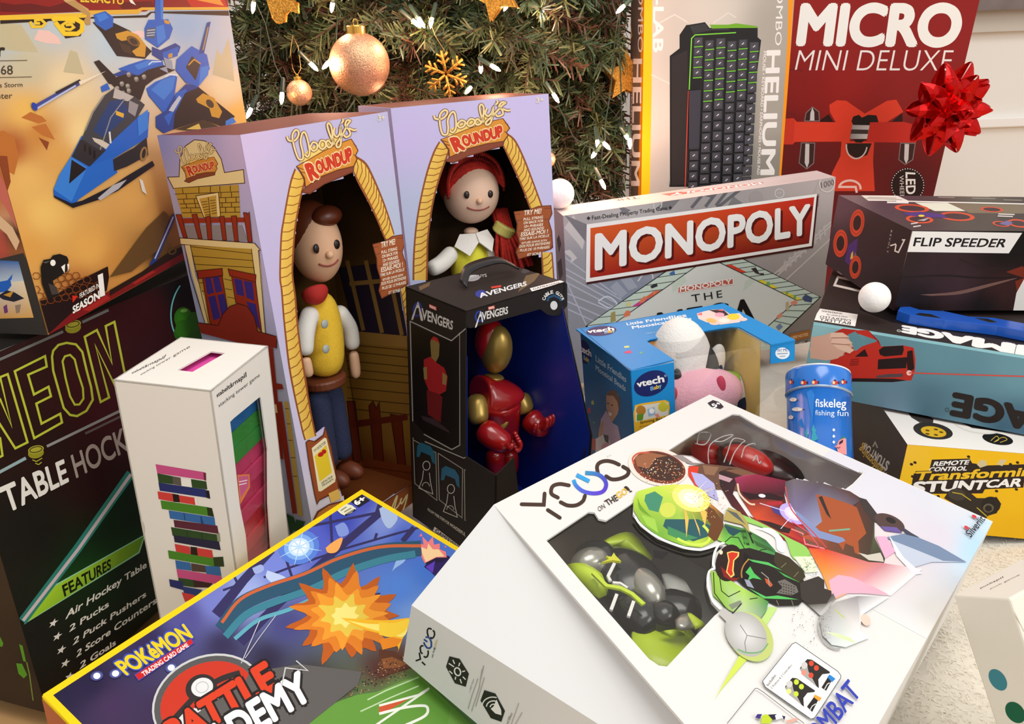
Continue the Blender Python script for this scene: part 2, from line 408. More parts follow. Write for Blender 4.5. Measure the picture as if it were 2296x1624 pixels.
# ------------------------------------------------------------------ christmas tree
TX, TY = -.14, 1.62
tree = empty('christmas_tree', 'artificial green pine christmas tree behind the presents, hung with gold ornaments and lights', 'christmas tree', (TX, TY, -.02))
def W2T(p): return (p[0]-TX, p[1]-TY, p[2]+.02)
MB().tube([(0, 0, .0), (0, 0, 1.3)], .016, 12).out('trunk', tree, mat('dark_metal_pole', (34, 22, 22), rough=.35), smooth=True)
lg = MB()
for a in (0, 2.09, 4.19): lg = MB().tube([(0, 0, .12), (.16*math.cos(a), .16*math.sin(a), .05), (.26*math.cos(a), .26*math.sin(a), .008)], .009, 8); lg.out('stand_leg', tree, MATS['dark_metal_pole'], smooth=True)
NV = []; NF = []; NC = []; BRM = MB()
def needles(p0, p1, n, L, col):
    p0, p1 = np.array(p0), np.array(p1); t = (p1-p0); ln = np.linalg.norm(t); t /= ln
    a = np.cross(t, [0, 0, 1.]); a /= np.linalg.norm(a)+1e-9; b = np.cross(a, t)
    for i in range(n):
        s = RNG.uniform(0, 1); c = p0+t*ln*s; th = RNG.uniform(0, 6.283); r = a*math.cos(th)+b*math.sin(th)
        d = r*.8+t*RNG.uniform(.35, .8); d /= np.linalg.norm(d); l = L*RNG.uniform(.75, 1.15)
        e = c+d*l+np.array([0, 0, -.15*l*RNG.uniform(0, 1)])
        ew = e+np.array((TX, TY, -.02))
        pp = proj(ew)
        if pp[0] > 1411-.016*pp[1]: continue
        sd = np.cross(d, RNG.normal(size=3)); sd *= 0.0012/(np.linalg.norm(sd)+1e-9); k = len(NV)
        NV.extend([c-sd, c+sd, e+sd*.8, e-sd*.8]); NF.append((k, k+1, k+2, k+3))
        g = col*RNG.uniform(.75, 1.25); NC.extend([g]*4)
greens = [lin((74, 94, 60)), lin((58, 82, 54)), lin((96, 108, 66)), lin((74, 76, 50)), lin((84, 58, 40))]  # last tone puts the tree's red-brown shading into some needles
BR_TIPS = []
def branch(tip, z_base, lead=.9):
    b = np.array([0, 0, z_base]); tip = np.array(W2T(tip)); mid = b*.5+tip*.5+np.array([0, 0, .04]); pts = []
    for s in np.linspace(0, 1, 9): pts.append((1-s)**2*b+2*s*(1-s)*mid+s*s*tip)
    BRM.tube(pts, [.004-.0003*i for i in range(9)], 5, (70, 50, 36))
    ln = np.linalg.norm(tip-b); g = greens[RNG.integers(5)]
    for i in range(2, 8):
        needles(pts[i], pts[i+1], int(70*ln), .026, g)
        for sd in (-1, 1):
            if i > 7: continue
            d = pts[i+1]-pts[i]; d /= np.linalg.norm(d); s = np.cross(d, [0, 0, 1.]); s /= np.linalg.norm(s)
            for rep in range(2):
                tl = RNG.uniform(.07, .13)*(1.15-.06*i); st = pts[i]*(1-rep*.5)+pts[i+1]*rep*.5; e = st+(d*.72+s*sd*RNG.uniform(.45, .8)+np.array([0, 0, RNG.uniform(-.3, .25)]))*tl
                BRM.tube([st, e], [.0017, .0012], 4, (78, 60, 40), caps=False); needles(st, e, int(tl*620), .024, greens[RNG.integers(5)])
    needles(pts[7], tip+(tip-pts[7])*.35, 40, .022, g); BR_TIPS.append(tip)
for row, (py, dep) in enumerate(((-190, 1.36), (-115, 1.32), (-40, 1.28), (40, 1.3), (105, 1.26), (170, 1.3), (235, 1.24), (300, 1.27), (365, 1.3), (430, 1.28))):
    for px in range(470, 1530, 105):
        if px > 1400: continue
        X = px+RNG.uniform(-45, 45)+(50 if row % 2 else 0); Y = py+RNG.uniform(-30, 30); dd = dep+RNG.uniform(-.05, .1)+.00018*abs(px-1000)
        p = at(X, Y, dd)
        if p[2] < .12: continue
        branch(p, p[2]+.12+RNG.uniform(-.03, .05))
for py in range(-30, 450, 38):
    for px in (1338, 1385): p = at(px+RNG.uniform(-12, 12), py+RNG.uniform(-16, 16), 1.4+RNG.uniform(-.05, .06)); branch(p, p[2]+.1)
o = newobj('needles', mesh_from('needles', NV, NF, False, np.array(NC)), tree, mat('needle_plastic', vcol=True, rough=.45)); o['kind'] = 'stuff'
BRM.out('branches', tree, mat('branch_bark', (74, 54, 38), rough=.8))['kind'] = 'stuff'
print('needles', len(NF))
GLIT = mat('gold_glitter', (214, 160, 66), rough=.34, metal=.75, bump=1.0, bscale=420, var=.45)
ROSE = mat('rose_gold_glitter', (226, 172, 132), rough=.36, metal=.6, bump=.9, bscale=520, var=.35)
GCAP = mat('gold_cap', (226, 178, 84), rough=.25, metal=.9)
def bauble(px, py, rpx, dep, label, thread):
    c = at(px, py, dep); r = rpx/FOC*np.linalg.norm(c-CAM)
    e = empty('bauble', label, 'christmas ornament', c, group='round ornaments on the tree')
    MB().sph((0, 0, 0), r, 36, 24).out('globe', e, ROSE, smooth=True)
    cp = MB().lathe([(r*.3, r*.93), (r*.31, r*1.17), (r*.29, r*1.2), (.001, r*1.2)], n=24)
    cp.out('cap', e, GCAP)
    lp = [(math.cos(t)*r*.07, 0, r*1.27+math.sin(t)*r*.13) for t in np.linspace(-.5, 3.64, 12)]
    MB().tube(lp, .0006, 6).out('wire_loop', e, GCAP, smooth=True)
    if thread: MB().tube([(r*.06, 0, r*1.35), (r*.35, .002, r*1.8), (r*.3, .004, r*3.4), (0, .004, r*4.2), (-r*.35, .004, r*3), (-r*.3, .002, r*1.8), (-r*.06, 0, r*1.35)], .0005, 5).out('thread', e, mat('gold_thread', (196, 160, 96), rough=.4), smooth=True)
bauble(806, 144, 62, 1.19, 'large rose gold glitter ball ornament hanging at centre of the tree', False)
bauble(671, 208, 26, 1.2, 'small rose gold glitter ball hanging left of the large one', True)
bauble(1228, 358, 17, 1.21, 'small glitter ball half hidden behind the right doll box edge', False)
def plate(name, label, cat, outline, c, th, scale, m, R, group=None):
    e = empty(name, label, cat, c, group=group); b = MB(); b.slab([[(x*scale, z*scale) for x, z in outline]], (0, -th/2, 0), R @ np.array((1, 0, 0)), R @ np.array((0, 0, 1)), R @ np.array((0, -1, 0)), th)
    b.out('ornament_body', e, m, bevel=th*.35); return e
def star_pts(n, r0, r1, a=90):
    return [(math.cos(math.radians(a+180*i/n))*(r0 if i % 2 == 0 else r1), math.sin(math.radians(a+180*i/n))*(r0 if i % 2 == 0 else r1)) for i in range(2*n)]
c = at(1402, 170, 1.375)
st = plate('star_ornament', 'gold glitter star hanging beside the keyboard box', 'christmas ornament', star_pts(5, 1, .55, 96), c, .016, .037, GLIT, R3(.3, 0, .1), 'gold star ornaments')
MB().tube([(0, 0, .035), (-.004, 0, .06), (.004, .003, .1), (.009, 0, .06), (.001, 0, .035)], .0005, 5).out('thread', st, MATS['gold_thread'], smooth=True)
c = at(1112, -14, 1.23)
plate('star_ornament', 'gold glitter star cut off by the top edge above the tree centre', 'christmas ornament', star_pts(5, 1, .52, 200), c, .016, .034, GLIT, R3(-.2, 0, .3), 'gold star ornaments')
c = at(632, -2, 1.2)
plate('boot_ornament', 'gold glitter boot ornament at the top left of the tree', 'christmas ornament', [(-.75,1.2),(-.72,.2),(-.62,-.9),(-.4,-1.15),(0,-1.1),(.1,-.75),(.35,-.6),(.75,-.72),(.85,-.3),(.4,.1),(.3,1.2)], c, .014, .025, GLIT, R3(.1, 0, -.05))
c = at(1000, 166, 1.2); sn = empty('snowflake_ornament', 'gold glitter snowflake hanging right of the large ball', 'christmas ornament', c)
for k in range(6):
    a = math.radians(60*k+38); u = np.array((math.cos(a), -.25*math.cos(a), math.sin(a))); s = np.array((-math.sin(a), .1, math.cos(a))); b = MB()
    b.tube([u*.002, u*.031], .0021, 6)
    for f in (.013, .021): b.tube([u*f, u*(f+.007)+s*.008], .0017, 6); b.tube([u*f, u*(f+.007)-s*.008], .0017, 6)
    b.out('arm', sn, GLIT, smooth=True)
MB().tube([(0, 0, .03), (-.012, .006, .05), (-.02, .01, .075)], .0005, 5).out('thread', sn, MATS['gold_thread'], smooth=True)
# string lights
BULBS = [(745,12,1.24),(700,146,1.19),(735,142,1.19),(632,216,1.17),(568,12,1.25),(942,47,1.21),(930,50,1.22),(967,48,1.22),(1107,150,1.2),(1078,152,1.22),(1244,216,1.24),(1340,322,1.22),(1333,345,1.22),(1358,325,1.22),(1394,18,1.24),(1404,305,1.26),(1412,318,1.26),(1138,8,1.24),(940,300,1.3),(560,250,1.2),(850,140,1.26),(1350,410,1.22),(1215,30,1.3),(1052,200,1.3)]
sl = empty('string_lights', 'string of small warm white fairy lights wound through the tree', 'string lights', at(1000, 200, 1.25))
s0 = np.array(sl.location); BU = mat('lit_bulb', (255, 240, 214), rough=.2, emit=(255, 214, 160), estr=26); SOCK = mat('green_socket', (30, 52, 40), rough=.4)
bm_ = MB().lathe([(.0008, -.011), (.0028, -.006), (.0031, 0), (.0024, .006), (.0022, .007)], n=12); bme = mesh_from('bulb', bm_.v, bm_.f, True)
sk_ = MB().lathe([(.0028, .005), (.0032, .008), (.003, .024), (.0015, .026)], n=10); sme = mesh_from('socket', sk_.v, sk_.f, False)
for i, (px, py, dep) in enumerate(BULBS):
    p = np.array(at(px, py, dep))-s0; R = R3(RNG.uniform(0, 6), RNG.uniform(-.9, .9), RNG.uniform(-.9, .9))
    b = newobj('bulb', bme, sl, BU); b.matrix_local = mtx(R, p); k = newobj('socket', sme, sl, SOCK); k.matrix_local = mtx(R, p)
    if i % 2 == 0:
        l = bpy.data.lights.new('bulb_light', 'POINT'); l.energy = .4; l.color = (1, .5, .34); l.shadow_soft_size = .012
        lo = bpy.data.objects.new('bulb_light', l); COL.objects.link(lo); lo.location = p+s0+np.array((0, -.03, 0))
wr = MB(); prs = sorted(BULBS, key=lambda b: b[0])
for a, b in zip(prs, prs[1:]):
    p, r = np.array(at(*a))-s0, np.array(at(*b))-s0; m_ = (p+r)/2+np.array((0, .03, -.02)); wr.tube([p+np.array((0, .012, .006)), p*.7+m_*.3+np.array((0, .03, 0)), m_, r*.7+m_*.3+np.array((0, .03, 0)), r+np.array((0, .012, .006))], .001, 5)
wr.out('wire', sl, SOCK, smooth=True)
# white balls
def foamball(px, py, rpx, dep, label):
    c = at(px, py, dep); r = rpx/FOC*np.linalg.norm(c-CAM); o = MB().sph((0, 0, 0), r, 40, 28).out('snowball', None, mat('white_foam', (250, 249, 246), rough=.85, bump=.6, bscale=260), smooth=True)
    o.location = [float(t) for t in c]; tag(o, label, 'decorative ball', 'white foam balls'); return o
foamball(1256, 424, 33, 1.17, 'white foam snowball on the left end of silver board game box top')
foamball(1961, 667, 31, .885, 'white foam snowball resting on the teal fronted box below the black car box')

# ------------------------------------------------------------------ boxes: shared builders
def shell(b, cols, holes={}, th=.0014, skip=(), name='carton', m=None):
    mb = MB()
    for side in ('front', 'left', 'right', 'top', 'back', 'bottom'):
        if side in skip: continue
        w_, d, h = b.w, b.d, b.h
        o, U, V = dict(front=((0,0,0),(w_,0,0),(0,0,h)), left=((0,d,0),(0,-d,0),(0,0,h)), top=((0,0,h),(w_,0,0),(0,d,0)), right=((w_,0,0),(0,d,0),(0,0,h)), back=((w_,d,0),(-w_,0,0),(0,0,h)), bottom=((0,d,0),(w_,0,0),(0,-d,0)))[side]
        U = np.array(U, float); V = np.array(V, float); N = np.cross(U, V); N /= np.linalg.norm(N); loops = [[(0, 0), (1, 0), (1, 1), (0, 1)]]
        for hl in holes.get(side, []):
            f = Face(b.e, o, U, V); loops.append([f.uv(*p) for p in hl])
        mb.slab(loops, o, U, V, N, th, cols.get(side, cols.get('all', (230, 228, 222))))
    return mb.out(name, b.e, m or MATTE)
def film(b, side, loop, name='window_film', back=.002):
    f = b.face(side); mb = MB(); fm = Face(b.e, f.o-f.N*back, f.U, f.V); mb.slab([[fm.uv(*p) for p in loop]], fm.o, fm.U, fm.V, fm.N, .0002); return mb.out(name, b.e, FILM)
def bar(f, pts, col, hi=None):           # printed little block, front and end
    f.poly(pts, col)

# ------------------------------------------------------------------ building set box (top left)
b = Box('lego', 'construction_set_box', 'large toy box with blue jet artwork standing on the black table hockey box', 'toy box')
b.solid((150, 96, 48)); f = b.face('front', 'front_print')
f.soft((0, 0, 1, 1), [((20,90),(188,198,196)),((120,60),(186,200,205)),((250,100),(186,206,218)),((340,140),(214,212,204)),((420,60),(150,180,214)),((500,120),(176,190,206)),((60,150),(205,196,164)),((150,190),(238,216,170)),((60,250),(240,190,96)),((190,300),(246,216,152)),((30,330),(176,92,44)),((90,300),(206,138,62)),((130,350),(222,166,86)),((60,400),(236,186,104)),((300,450),(226,172,92)),((380,500),(150,100,46)),((200,560),(232,174,88)),((100,480),(242,196,108)),((505,200),(240,216,172)),((535,262),(246,190,92)),((455,250),(226,162,72)),((350,560),(96,70,38)),((270,600),(206,144,68)),((330,480),(216,160,84)),((20,500),(230,170,90)),((180,640),(190,120,60)),((280,620),(214,150,74)),((60,560),(226,164,80))], (70, 56), .06, 5)
f.polys('A 150,440 0,420 0,200 180,210 330,450|A 540,620 600,430 660,450 720,640|A 1820,640 1860,420 1900,480 1960,320 1990,500 2010,700', (196, 186, 150))
f.poly('A 290,340 330,255 420,265 500,320 525,380 400,372', (240, 200, 190)); f.poly('A 1100,290 1180,262 1240,270 1240,330', (238, 205, 200))
f.polys('A -100,1150 30,1120 120,1180 160,1340 120,1500 -100,1380|A 270,1090 390,1060 470,1200 360,1160|A 180,1010 330,1060 400,1040 360,1000 260,960', (190, 112, 48)); f.polys('A -100,1330 60,1340 90,1560 40,1700 -100,1640|A 330,1180 420,1220 400,1290', (140, 66, 32))
f.poly('P -70,-60 520,-60 512,19 344,17 326,26 180,27 -62,37', (140, 24, 22)); f.polys('A 0,20 120,40 260,30 420,60 560,20 700,100 300,110 0,100|A 1000,20 1300,10 1320,60 1050,80', (98, 12, 18)); f.polys('A 1600,0 1900,-60 1950,60 1640,60', (190, 40, 26)); f.poly('A 1680,0 1880,-10 1920,50', (225, 150, 60))
f.text('LEGACY', 'A 690,15 1000,30 1000,-50 690,-60', (244, 204, 60), .02, (.04, (110, 60, 20)), base=True); f.ring('A 1030,10', 6, 6, 0, 3, (244, 204, 60)); f.poly('A 1080,-40 1110,-30 1165,45 1120,25', (240, 235, 225)); f.polys('A 520,-20 600,-20 760,80 740,130 560,20', (206, 168, 112))
f.poly('A 0,165 250,160 330,240 440,160 560,330 690,310 720,200 780,145 1250,130 1290,100 1960,92 1965,135 1300,110 1260,150 760,160 0,205', (30, 24, 20))
f.line('A -240,160 700,132 780,128', 11, (238, 194, 52)); f.line('A 700,110 1180,100 1215,75 1960,72', [10]*2+[6]*2, (226, 176, 60))
f.line('A 450,180 470,160 640,160 705,195 700,260 660,290 550,290 470,190', 10, (244, 206, 40)); f.line('A 560,215 610,210 630,235 600,255 550,250 530,215 570,188 640,190', 6, (238, 200, 46)); f.line('A 255,185 275,230 360,228 385,200 350,168 300,172 300,200 340,200', 6, (238, 200, 46))
f.text('r', 'A -20,480 35,480 35,410 -20,410', (40, 36, 30), .03); f.text('70668', 'A -150,640 108,640 105,560 -150,565', (52, 46, 38), 0); f.line('A -150,524 230,518', 1.5, (80, 70, 50)); f.line('A -150,668 270,660', 1.5, (80, 70, 50)); f.text("'s Storm", 'A -20,752 190,745 188,705 -20,710', (58, 50, 40)); f.text('Fighter', 'A -120,850 102,845 102,795 -120,800', (58, 50, 40), base=True)
BL = (30, 98, 196); BL2 = (54, 128, 218); BL3 = (20, 66, 146); BK = (30, 29, 33); GD = (206, 152, 52)
f.poly('A 560,20 640,0 770,110 775,210 740,216 712,180 745,130', (186, 148, 92)); f.poly('A 790,190 960,190 1110,262 1300,440 1240,505 1000,480 870,280', BK); f.poly('A 800,125 900,95 970,150 965,230 900,262 815,205', BL); f.poly('A 820,130 895,108 930,150 850,190', BL2)
f.poly('A 985,290 1090,262 1180,300 1250,390 1240,490 1165,482 1128,440 1190,400 1120,340 1040,352 1000,330', GD); f.ell('A 1140,352', 17, 9, 32, (120, 84, 40)); f.ell('A 1143,356', 10, 6, 32, (48, 42, 40)); f.polys('A 1010,360 1110,400 1130,470 1050,440', (60, 48, 36))
f.poly('A 1325,-40 1398,-40 1395,200 1328,200', BL); f.poly('A 1370,-40 1398,-40 1395,200 1378,200', BL2); f.poly('A 1270,170 1440,165 1480,245 1450,330 1350,412 1240,335 1235,245', BL); f.poly('A 1335,230 1400,210 1420,330 1350,390', BL2); f.poly('A 1250,245 1335,235 1322,332 1243,322', (78, 92, 116)); f.lines('A 1258,262 1328,255|A 1256,285 1326,278|A 1254,306 1322,300', 2, (190, 205, 225)); f.poly('A 1400,168 1450,180 1450,210 1410,200', GD)
f.poly('A 1300,400 1370,430 1500,370 1545,400 1530,450 1380,520 1300,470', BL3); f.poly('A 1390,450 1530,400 1520,480 1400,520', BL); f.poly('A 1440,465 1475,455 1475,490 1440,500', GD)
f.poly('A 1010,590 1100,555 1240,510 1390,520 1400,560 1250,620 1180,650 1060,620', BL); f.poly('A 1150,560 1260,520 1390,525 1290,560 1180,600', BL2); f.line('A 1270,555 1300,530 1380,528', 2.5, (220, 230, 245)); f.poly('A 960,640 1060,600 1180,650 1240,740 1100,690', BL3)
f.poly('A 1180,650 1260,600 1400,560 1500,600 1320,680 1240,740', BK); f.poly('A 800,530 845,515 985,655 1050,720 930,720', BK); f.poly('A 858,745 915,712 940,765 870,792', BL); f.poly('A 920,690 1060,640 1270,650 1250,720 1200,860 1000,770', BK)
for c in ((1100,640),(1165,680),(1000,760),(1050,800),(1100,780),(1040,720),(1090,740),(1230,660)): f.ell(q('A %d,%d' % c)[0], 5, 6, 0, (120, 118, 112)); f.ell(q('A %d,%d' % (c[0]-4, c[1]-8))[0], 4, 3, 0, (170, 166, 156))
f.poly('A 1250,760 1330,700 1490,640 1515,665 1490,830 1400,975 1270,820', BL); f.poly('A 1290,770 1380,690 1500,650 1480,760 1400,860', BL2); f.line('A 1410,660 1440,640 1520,645', 3, (226, 234, 246)); f.polys('A 1395,490 1470,520 1480,600 1420,580|A 1360,590 1420,570 1440,630', (150, 160, 176))
f.poly('A 1510,510 1640,395 1770,470 1795,590 1690,745 1590,710 1500,600', BL); f.poly('A 1640,480 1715,545 1672,692 1588,578', (44, 42, 44)); f.line('A 1610,560 1660,510 1715,548', 3, GD); f.poly('A 1715,580 1790,560 1780,640 1700,740', BL2); f.poly('A 1772,195 1802,185 1745,455 1700,462', BL3); f.line('A 1780,230 1735,430', 3, (170, 140, 60))
f.poly('A 1490,820 1590,720 1700,745 1720,800 1640,900 1500,980 1400,980', BL3); f.poly('A 1500,800 1590,760 1610,900 1580,1050 1500,960', BL); f.poly('A 1580,800 1700,750 2010,1000 1910,1090 1740,1025 1470,1115 1500,960', BK); f.poly('A 1675,850 1735,800 1830,840 1900,960 1875,1015 1810,1000 1790,930 1690,880', GD); f.ell('A 1795,890', 11, 7, 50, (70, 56, 44)); f.poly('A 1930,1040 1990,1005 2022,1048 1930,1085', BL2)
f.poly('A 1330,1000 1500,900 1480,1110 1400,1145 1330,1090', BL3); f.poly('A 1400,1000 1490,940 1440,1080', BL); f.polys('A 1440,950 1470,900 1530,820 1550,840 1480,960', (188, 196, 206)); f.poly('A 1500,1110 1740,1025 1900,1100 1720,1130', (60, 50, 34)); f.polys('A 1590,1110 1700,1060 1720,1110', (220, 190, 90))
f.poly('A 690,1170 600,1345 500,1500 B 450,95 455,150 605,220 640,215 A 960,1365 1260,1180 1275,960', BL); f.poly('A 600,1345 500,1500 B 450,95 605,200 A 740,1435', BL2); f.poly('A 740,1435 960,1350 1000,1480 B 640,200 605,200', (32, 104, 202)); f.poly('A 605,1370 732,1450 583,1578', (24, 22, 26)); f.poly('B 452,145 605,215 700,190 960,60 1080,-20 A 1300,1380 1320,1420 1000,1640 B 835,185 620,254 455,162', (24, 26, 38))
f.poly('A 960,1370 1100,1290 1140,1270 1250,1180 1265,1330 1080,1430 970,1470', (40, 40, 46)); f.ring('A 1225,1320', 6, 14, 10, 4, (160, 124, 70)); f.poly('B 830,170 960,60 1080,10 1010,90 850,190', (180, 180, 190)); f.poly('A 680,1200 740,1190 900,1290 760,1430 608,1345', (40, 40, 46)); f.lines('A 720,1240 720,1300|A 760,1260 765,1330|A 800,1290 800,1360', 5, (14, 14, 18))
f.poly('A 975,755 885,820 790,960 722,1120 690,1195 860,1295 960,1205 1165,1015 1235,900 1150,830', (58, 62, 70)); f.poly('A 975,755 1140,830 1090,870 960,840', (188, 182, 176)); f.poly('A 930,870 1050,850 1090,930 1060,1020 970,1100 870,1180 790,1120', (26, 62, 116)); f.poly('A 985,950 1055,975 1050,1012 985,985', (226, 176, 60)); f.lines('A 1060,850 940,1010 850,1285|A 885,820 790,960 722,1120', 2.5, (140, 140, 138)); f.poly('A 1100,860 1180,900 1150,1000 1090,960', (150, 146, 150)); f.poly('A 1170,1010 1260,940 1265,1100 1180,1170', BL2); f.polys('A 780,1180 860,1200 930,1240 900,1280 800,1215', (206, 196, 180)); f.line('A 930,1130 940,1230', 4, (220, 220, 220))
f.line('A 285,925 665,712', 11, (62, 76, 150)); f.line('A 300,935 640,735', 4, (186, 194, 226)); f.line('A 470,800 680,690', 6, (34, 34, 50)); f.ell('A 285,915', 6, 10, -25, (36, 66, 170)); f.poly('A 665,700 900,610 680,730', (238, 226, 200))
f.line('B 1490,310 1300,740', 10, (44, 62, 130)); f.line('B 1478,330 1320,690', 3, (196, 200, 220)); f.ell('B 1300,740', 6, 12, 25, (30, 60, 150)); f.poly('B 1185,0 1215,20 1250,140 1210,110', (230, 228, 220))
f.poly('B 930,850 1100,620 1250,420 1400,280 1450,330 1340,620 1120,800 1000,830', (104, 74, 38))
f.poly('B 400,1345 600,1235 930,1050 1580,690 1560,600 1400,690 1210,810 920,970 620,1120', (126, 22, 24)); f.polys('B 700,1130 900,1000 940,1030 760,1140|B 1100,890 1290,790 1330,800 1150,910', (168, 40, 34)); f.polys('B 930,960 1210,800 1400,660 1560,580 1560,640 1300,790 930,1010', (40, 22, 14)); f.ring('B 1470,625', 8, 6, -30, 3, (120, 96, 50)); f.line('B 1500,600 1570,570', 3, (110, 88, 46))
f.poly('B 290,1060 420,1030 640,890 915,755 925,850 905,965 620,1140 400,1340 330,1130', (30, 14, 14))
for i in range(9):
    for j in range(5):
        c = (300+62*i+(31 if j % 2 else 0), 1010-58*j-20*i*.6+60)
        if (c[0]-300)/560+j/6 < 1.15 and not (330 < c[0] < 470 and j > 1): f.ring(q('B %d,%d' % c)[0], 9, 8, 0, 1.6, (120, 60, 22), n=6)
f.poly('B 335,760 360,700 420,690 440,660 500,648 560,670 575,700 560,800 500,840 440,880 460,960 500,1000 400,1040 345,900', (26, 23, 22)); f.ell('B 440,725', 6, 7, 0, (250, 248, 240)); f.polys('B 510,760 545,735 540,815|B 562,735 580,735 572,800', (250, 246, 238)); f.polys('B 400,900 470,930 490,990 430,1000', (70, 62, 58)); f.polys('B 350,720 420,705 380,730', (90, 84, 80))
f.poly('B 605,1005 655,1010 610,1068', (216, 40, 30)); f.text('FEATURED IN', 'B 672,1030 838,935 835,895 668,990', (250, 248, 240), .012); f.text('SEASON', 'B 612,1160 842,1030 835,965 610,1100', (252, 250, 244), .03); f.text('1', 'B 846,1020 888,1003 868,812 824,832', (252, 250, 244), 0)
f.done()
f = b.face('left', 'side_print'); f.soft((0, 0, 1, 1), [((0,430),(196,110,60)),((10,480),(206,150,110)),((30,520),(60,40,30)),((40,560),(150,90,50)),((5,545),(200,80,70)),((60,600),(70,62,54)),((0,640),(60,56,52)),((80,720),(58,54,50))], (20, 20))
f.poly('B 0,690 200,640 260,760 400,1340 0,1345', (54, 50, 48)); f.soft((.1, .05, .12, .06), [((0,0),(54,50,48))], (1, 1)); f.poly('B -60,700 160,712 290,1195 -60,1205', (226, 190, 130)); f._add(q('B -60,700 160,712 205,880 -60,900'), [(0, 1, 2, 3)], [(50, 90, 160), (60, 110, 180), (190, 206, 220), (180, 200, 220)]); f._add(q('B -60,900 205,880 290,1195 -60,1205'), [(0, 1, 2, 3)], [(200, 206, 210), (236, 222, 190), (222, 170, 90), (214, 160, 80)])
f.polys('B -20,890 90,870 100,920 60,970 0,980|B 60,880 110,820 100,870', BL); f.poly('B -20,1010 60,960 130,980 210,1030 120,1060 30,1040', (34, 34, 50)); f.polys('B 30,1000 120,965 90,1020', GD); f.polys('B 30,1100 60,1080 70,1150 40,1160', (110, 60, 120)); f.polys('B 130,1090 180,1080 170,1150 140,1160', (150, 130, 110)); f.poly('B -10,-60 60,90 130,360 150,440 60,260 -10,160', (206, 110, 96)); f.poly('B -10,310 110,420 170,540 140,620 60,480 -10,420', (226, 190, 150)); f.done()

# ------------------------------------------------------------------ table hockey box
b = Box('hockey', 'table_hockey_box', 'tall black game box with neon green outline lettering at far left', 'game box')
b.solid((20, 18, 15)); f = b.face('front', 'front_print')
f.soft((0, 0, 1, 1), [((60,800),(44,18,16)),((200,780),(58,16,18)),((330,700),(54,14,18)),((240,900),(66,18,24)),((100,1000),(38,18,14)),((230,1080),(40,12,12)),((60,1200),(22,20,16)),((260,1250),(12,32,14)),((200,1280),(16,42,16)),((40,1450),(16,16,14)),((250,1480),(12,14,12)),((410,650),(14,14,16))], (40, 40), .05)
YG = (190, 200, 62)
for p, w_ in (('C -60,200 65,150 235,735 130,787 -40,520', 5), ('C -60,700 0,700 20,850 -60,890', 5), ('C -60,320 0,365 100,602 0,175', 4.5)): f.line(p, w_, YG)
f.line('C 125,125 385,-5 400,85 240,155 290,325 415,258 436,340 310,403 355,575 515,490 531,565 292,700', 5, YG, True)
f.line('B 445,1530 455,1480 500,1430 570,1412 650,1425 705,1490 740,1640 C 780,260 795,370 740,465 660,510 600,500 545,440 500,280 455,120', 5, YG, True); f.line('B 535,1570 555,1528 600,1515 640,1555 665,1660 C 710,270 715,360 680,410 640,412 600,340 560,180', 4.5, YG, True)
f.line('B 725,1360 830,1302 960,1590 905,1268 980,1232 1062,1640 1100,1790 1010,1830 815,1430 935,1881 862,1920', 5, YG, True)
GR = (150, 150, 146)
f.lines('B 705,1235 930,1130|B -60,1500 190,1385|B -60,1580 540,1315|B 1510,785 1590,750', 6, (112, 116, 112)); f.line('C 400,770 1080,440', 6, GR); f.line('C 730,660 1060,500', 5, (104, 92, 88)); f.line('C -60,1020 220,870', 7, (150, 178, 180))
for o, (cx, cy) in (('B', (625, 1268)), ('C', (306, 812))):
    f.ell(q('%s %d,%d' % (o, cx, cy+15))[0], 18, 12, -12, (150, 146, 40)); f.ell(q('%s %d,%d' % (o, cx, cy-15))[0], 18, 9, -12, (176, 170, 56)); f.ring(q('%s %d,%d' % (o, cx, cy-15))[0], 14, 6, -12, 2, (60, 56, 20))
f.lines('C 275,885 310,900 360,870|C 300,915 330,925 355,905', 2, (190, 186, 60))
f.text('TABLE', 'P 16,1150 153,1079 142,1031 -3,1096', (238, 236, 228), .018); f.text('HOCKEY', 'P 171,1072 336,984 322,934 158,1022', (172, 158, 150), .012)
f._add(q('C 1120,1000 700,1623 D 470,430 1240,0 1290,-160'), [(0, 1, 2, 3, 4)], [(8, 30, 14), (14, 44, 18), (20, 66, 20), (16, 46, 18), (8, 30, 14)])
f._add(q('D 455,440 1240,0 1190,150 210,760'), [(0, 1, 2, 3)], [(170, 212, 50), (98, 146, 30), (104, 152, 34), (158, 206, 44)]); f.line('D 455,440 1240,0 1190,150 210,760', 3, (150, 214, 170), True); f.line('C 1120,1000 660,1650 D 190,740', 20, (46, 130, 116)); f.line('C 1120,1010 670,1650 D 195,735', 7, (206, 190, 196))
f.text('FEATURES', 'D 553,527 948,292 945,205 530,435', (22, 26, 12), .02)
for i, (t, s) in enumerate((('Air Hockey Table', 'D 560,722 1255,275 1250,225 575,650'), ('2 Pucks', 'D 592,832 930,612 925,565 600,775'), ('2 Puck Pushers', 'D 622,945 1250,525 1245,480 635,885'), ('2 Score Counters', 'D 652,1050 1340,580 1335,530 662,990'), ('2 Goals', 'D 682,1150 990,940 985,895 690,1090'))):
    f.text(t, s, (240, 238, 230), .02, base=True)
    c = q('D %d,%d' % (455+34*i, 755+115*i))[0]; f.poly([(c[0]+11*x*1.0+2*y, c[1]-10*y-5*x) for x, y in star_pts(5, 1, .42, 80)], (240, 238, 232))
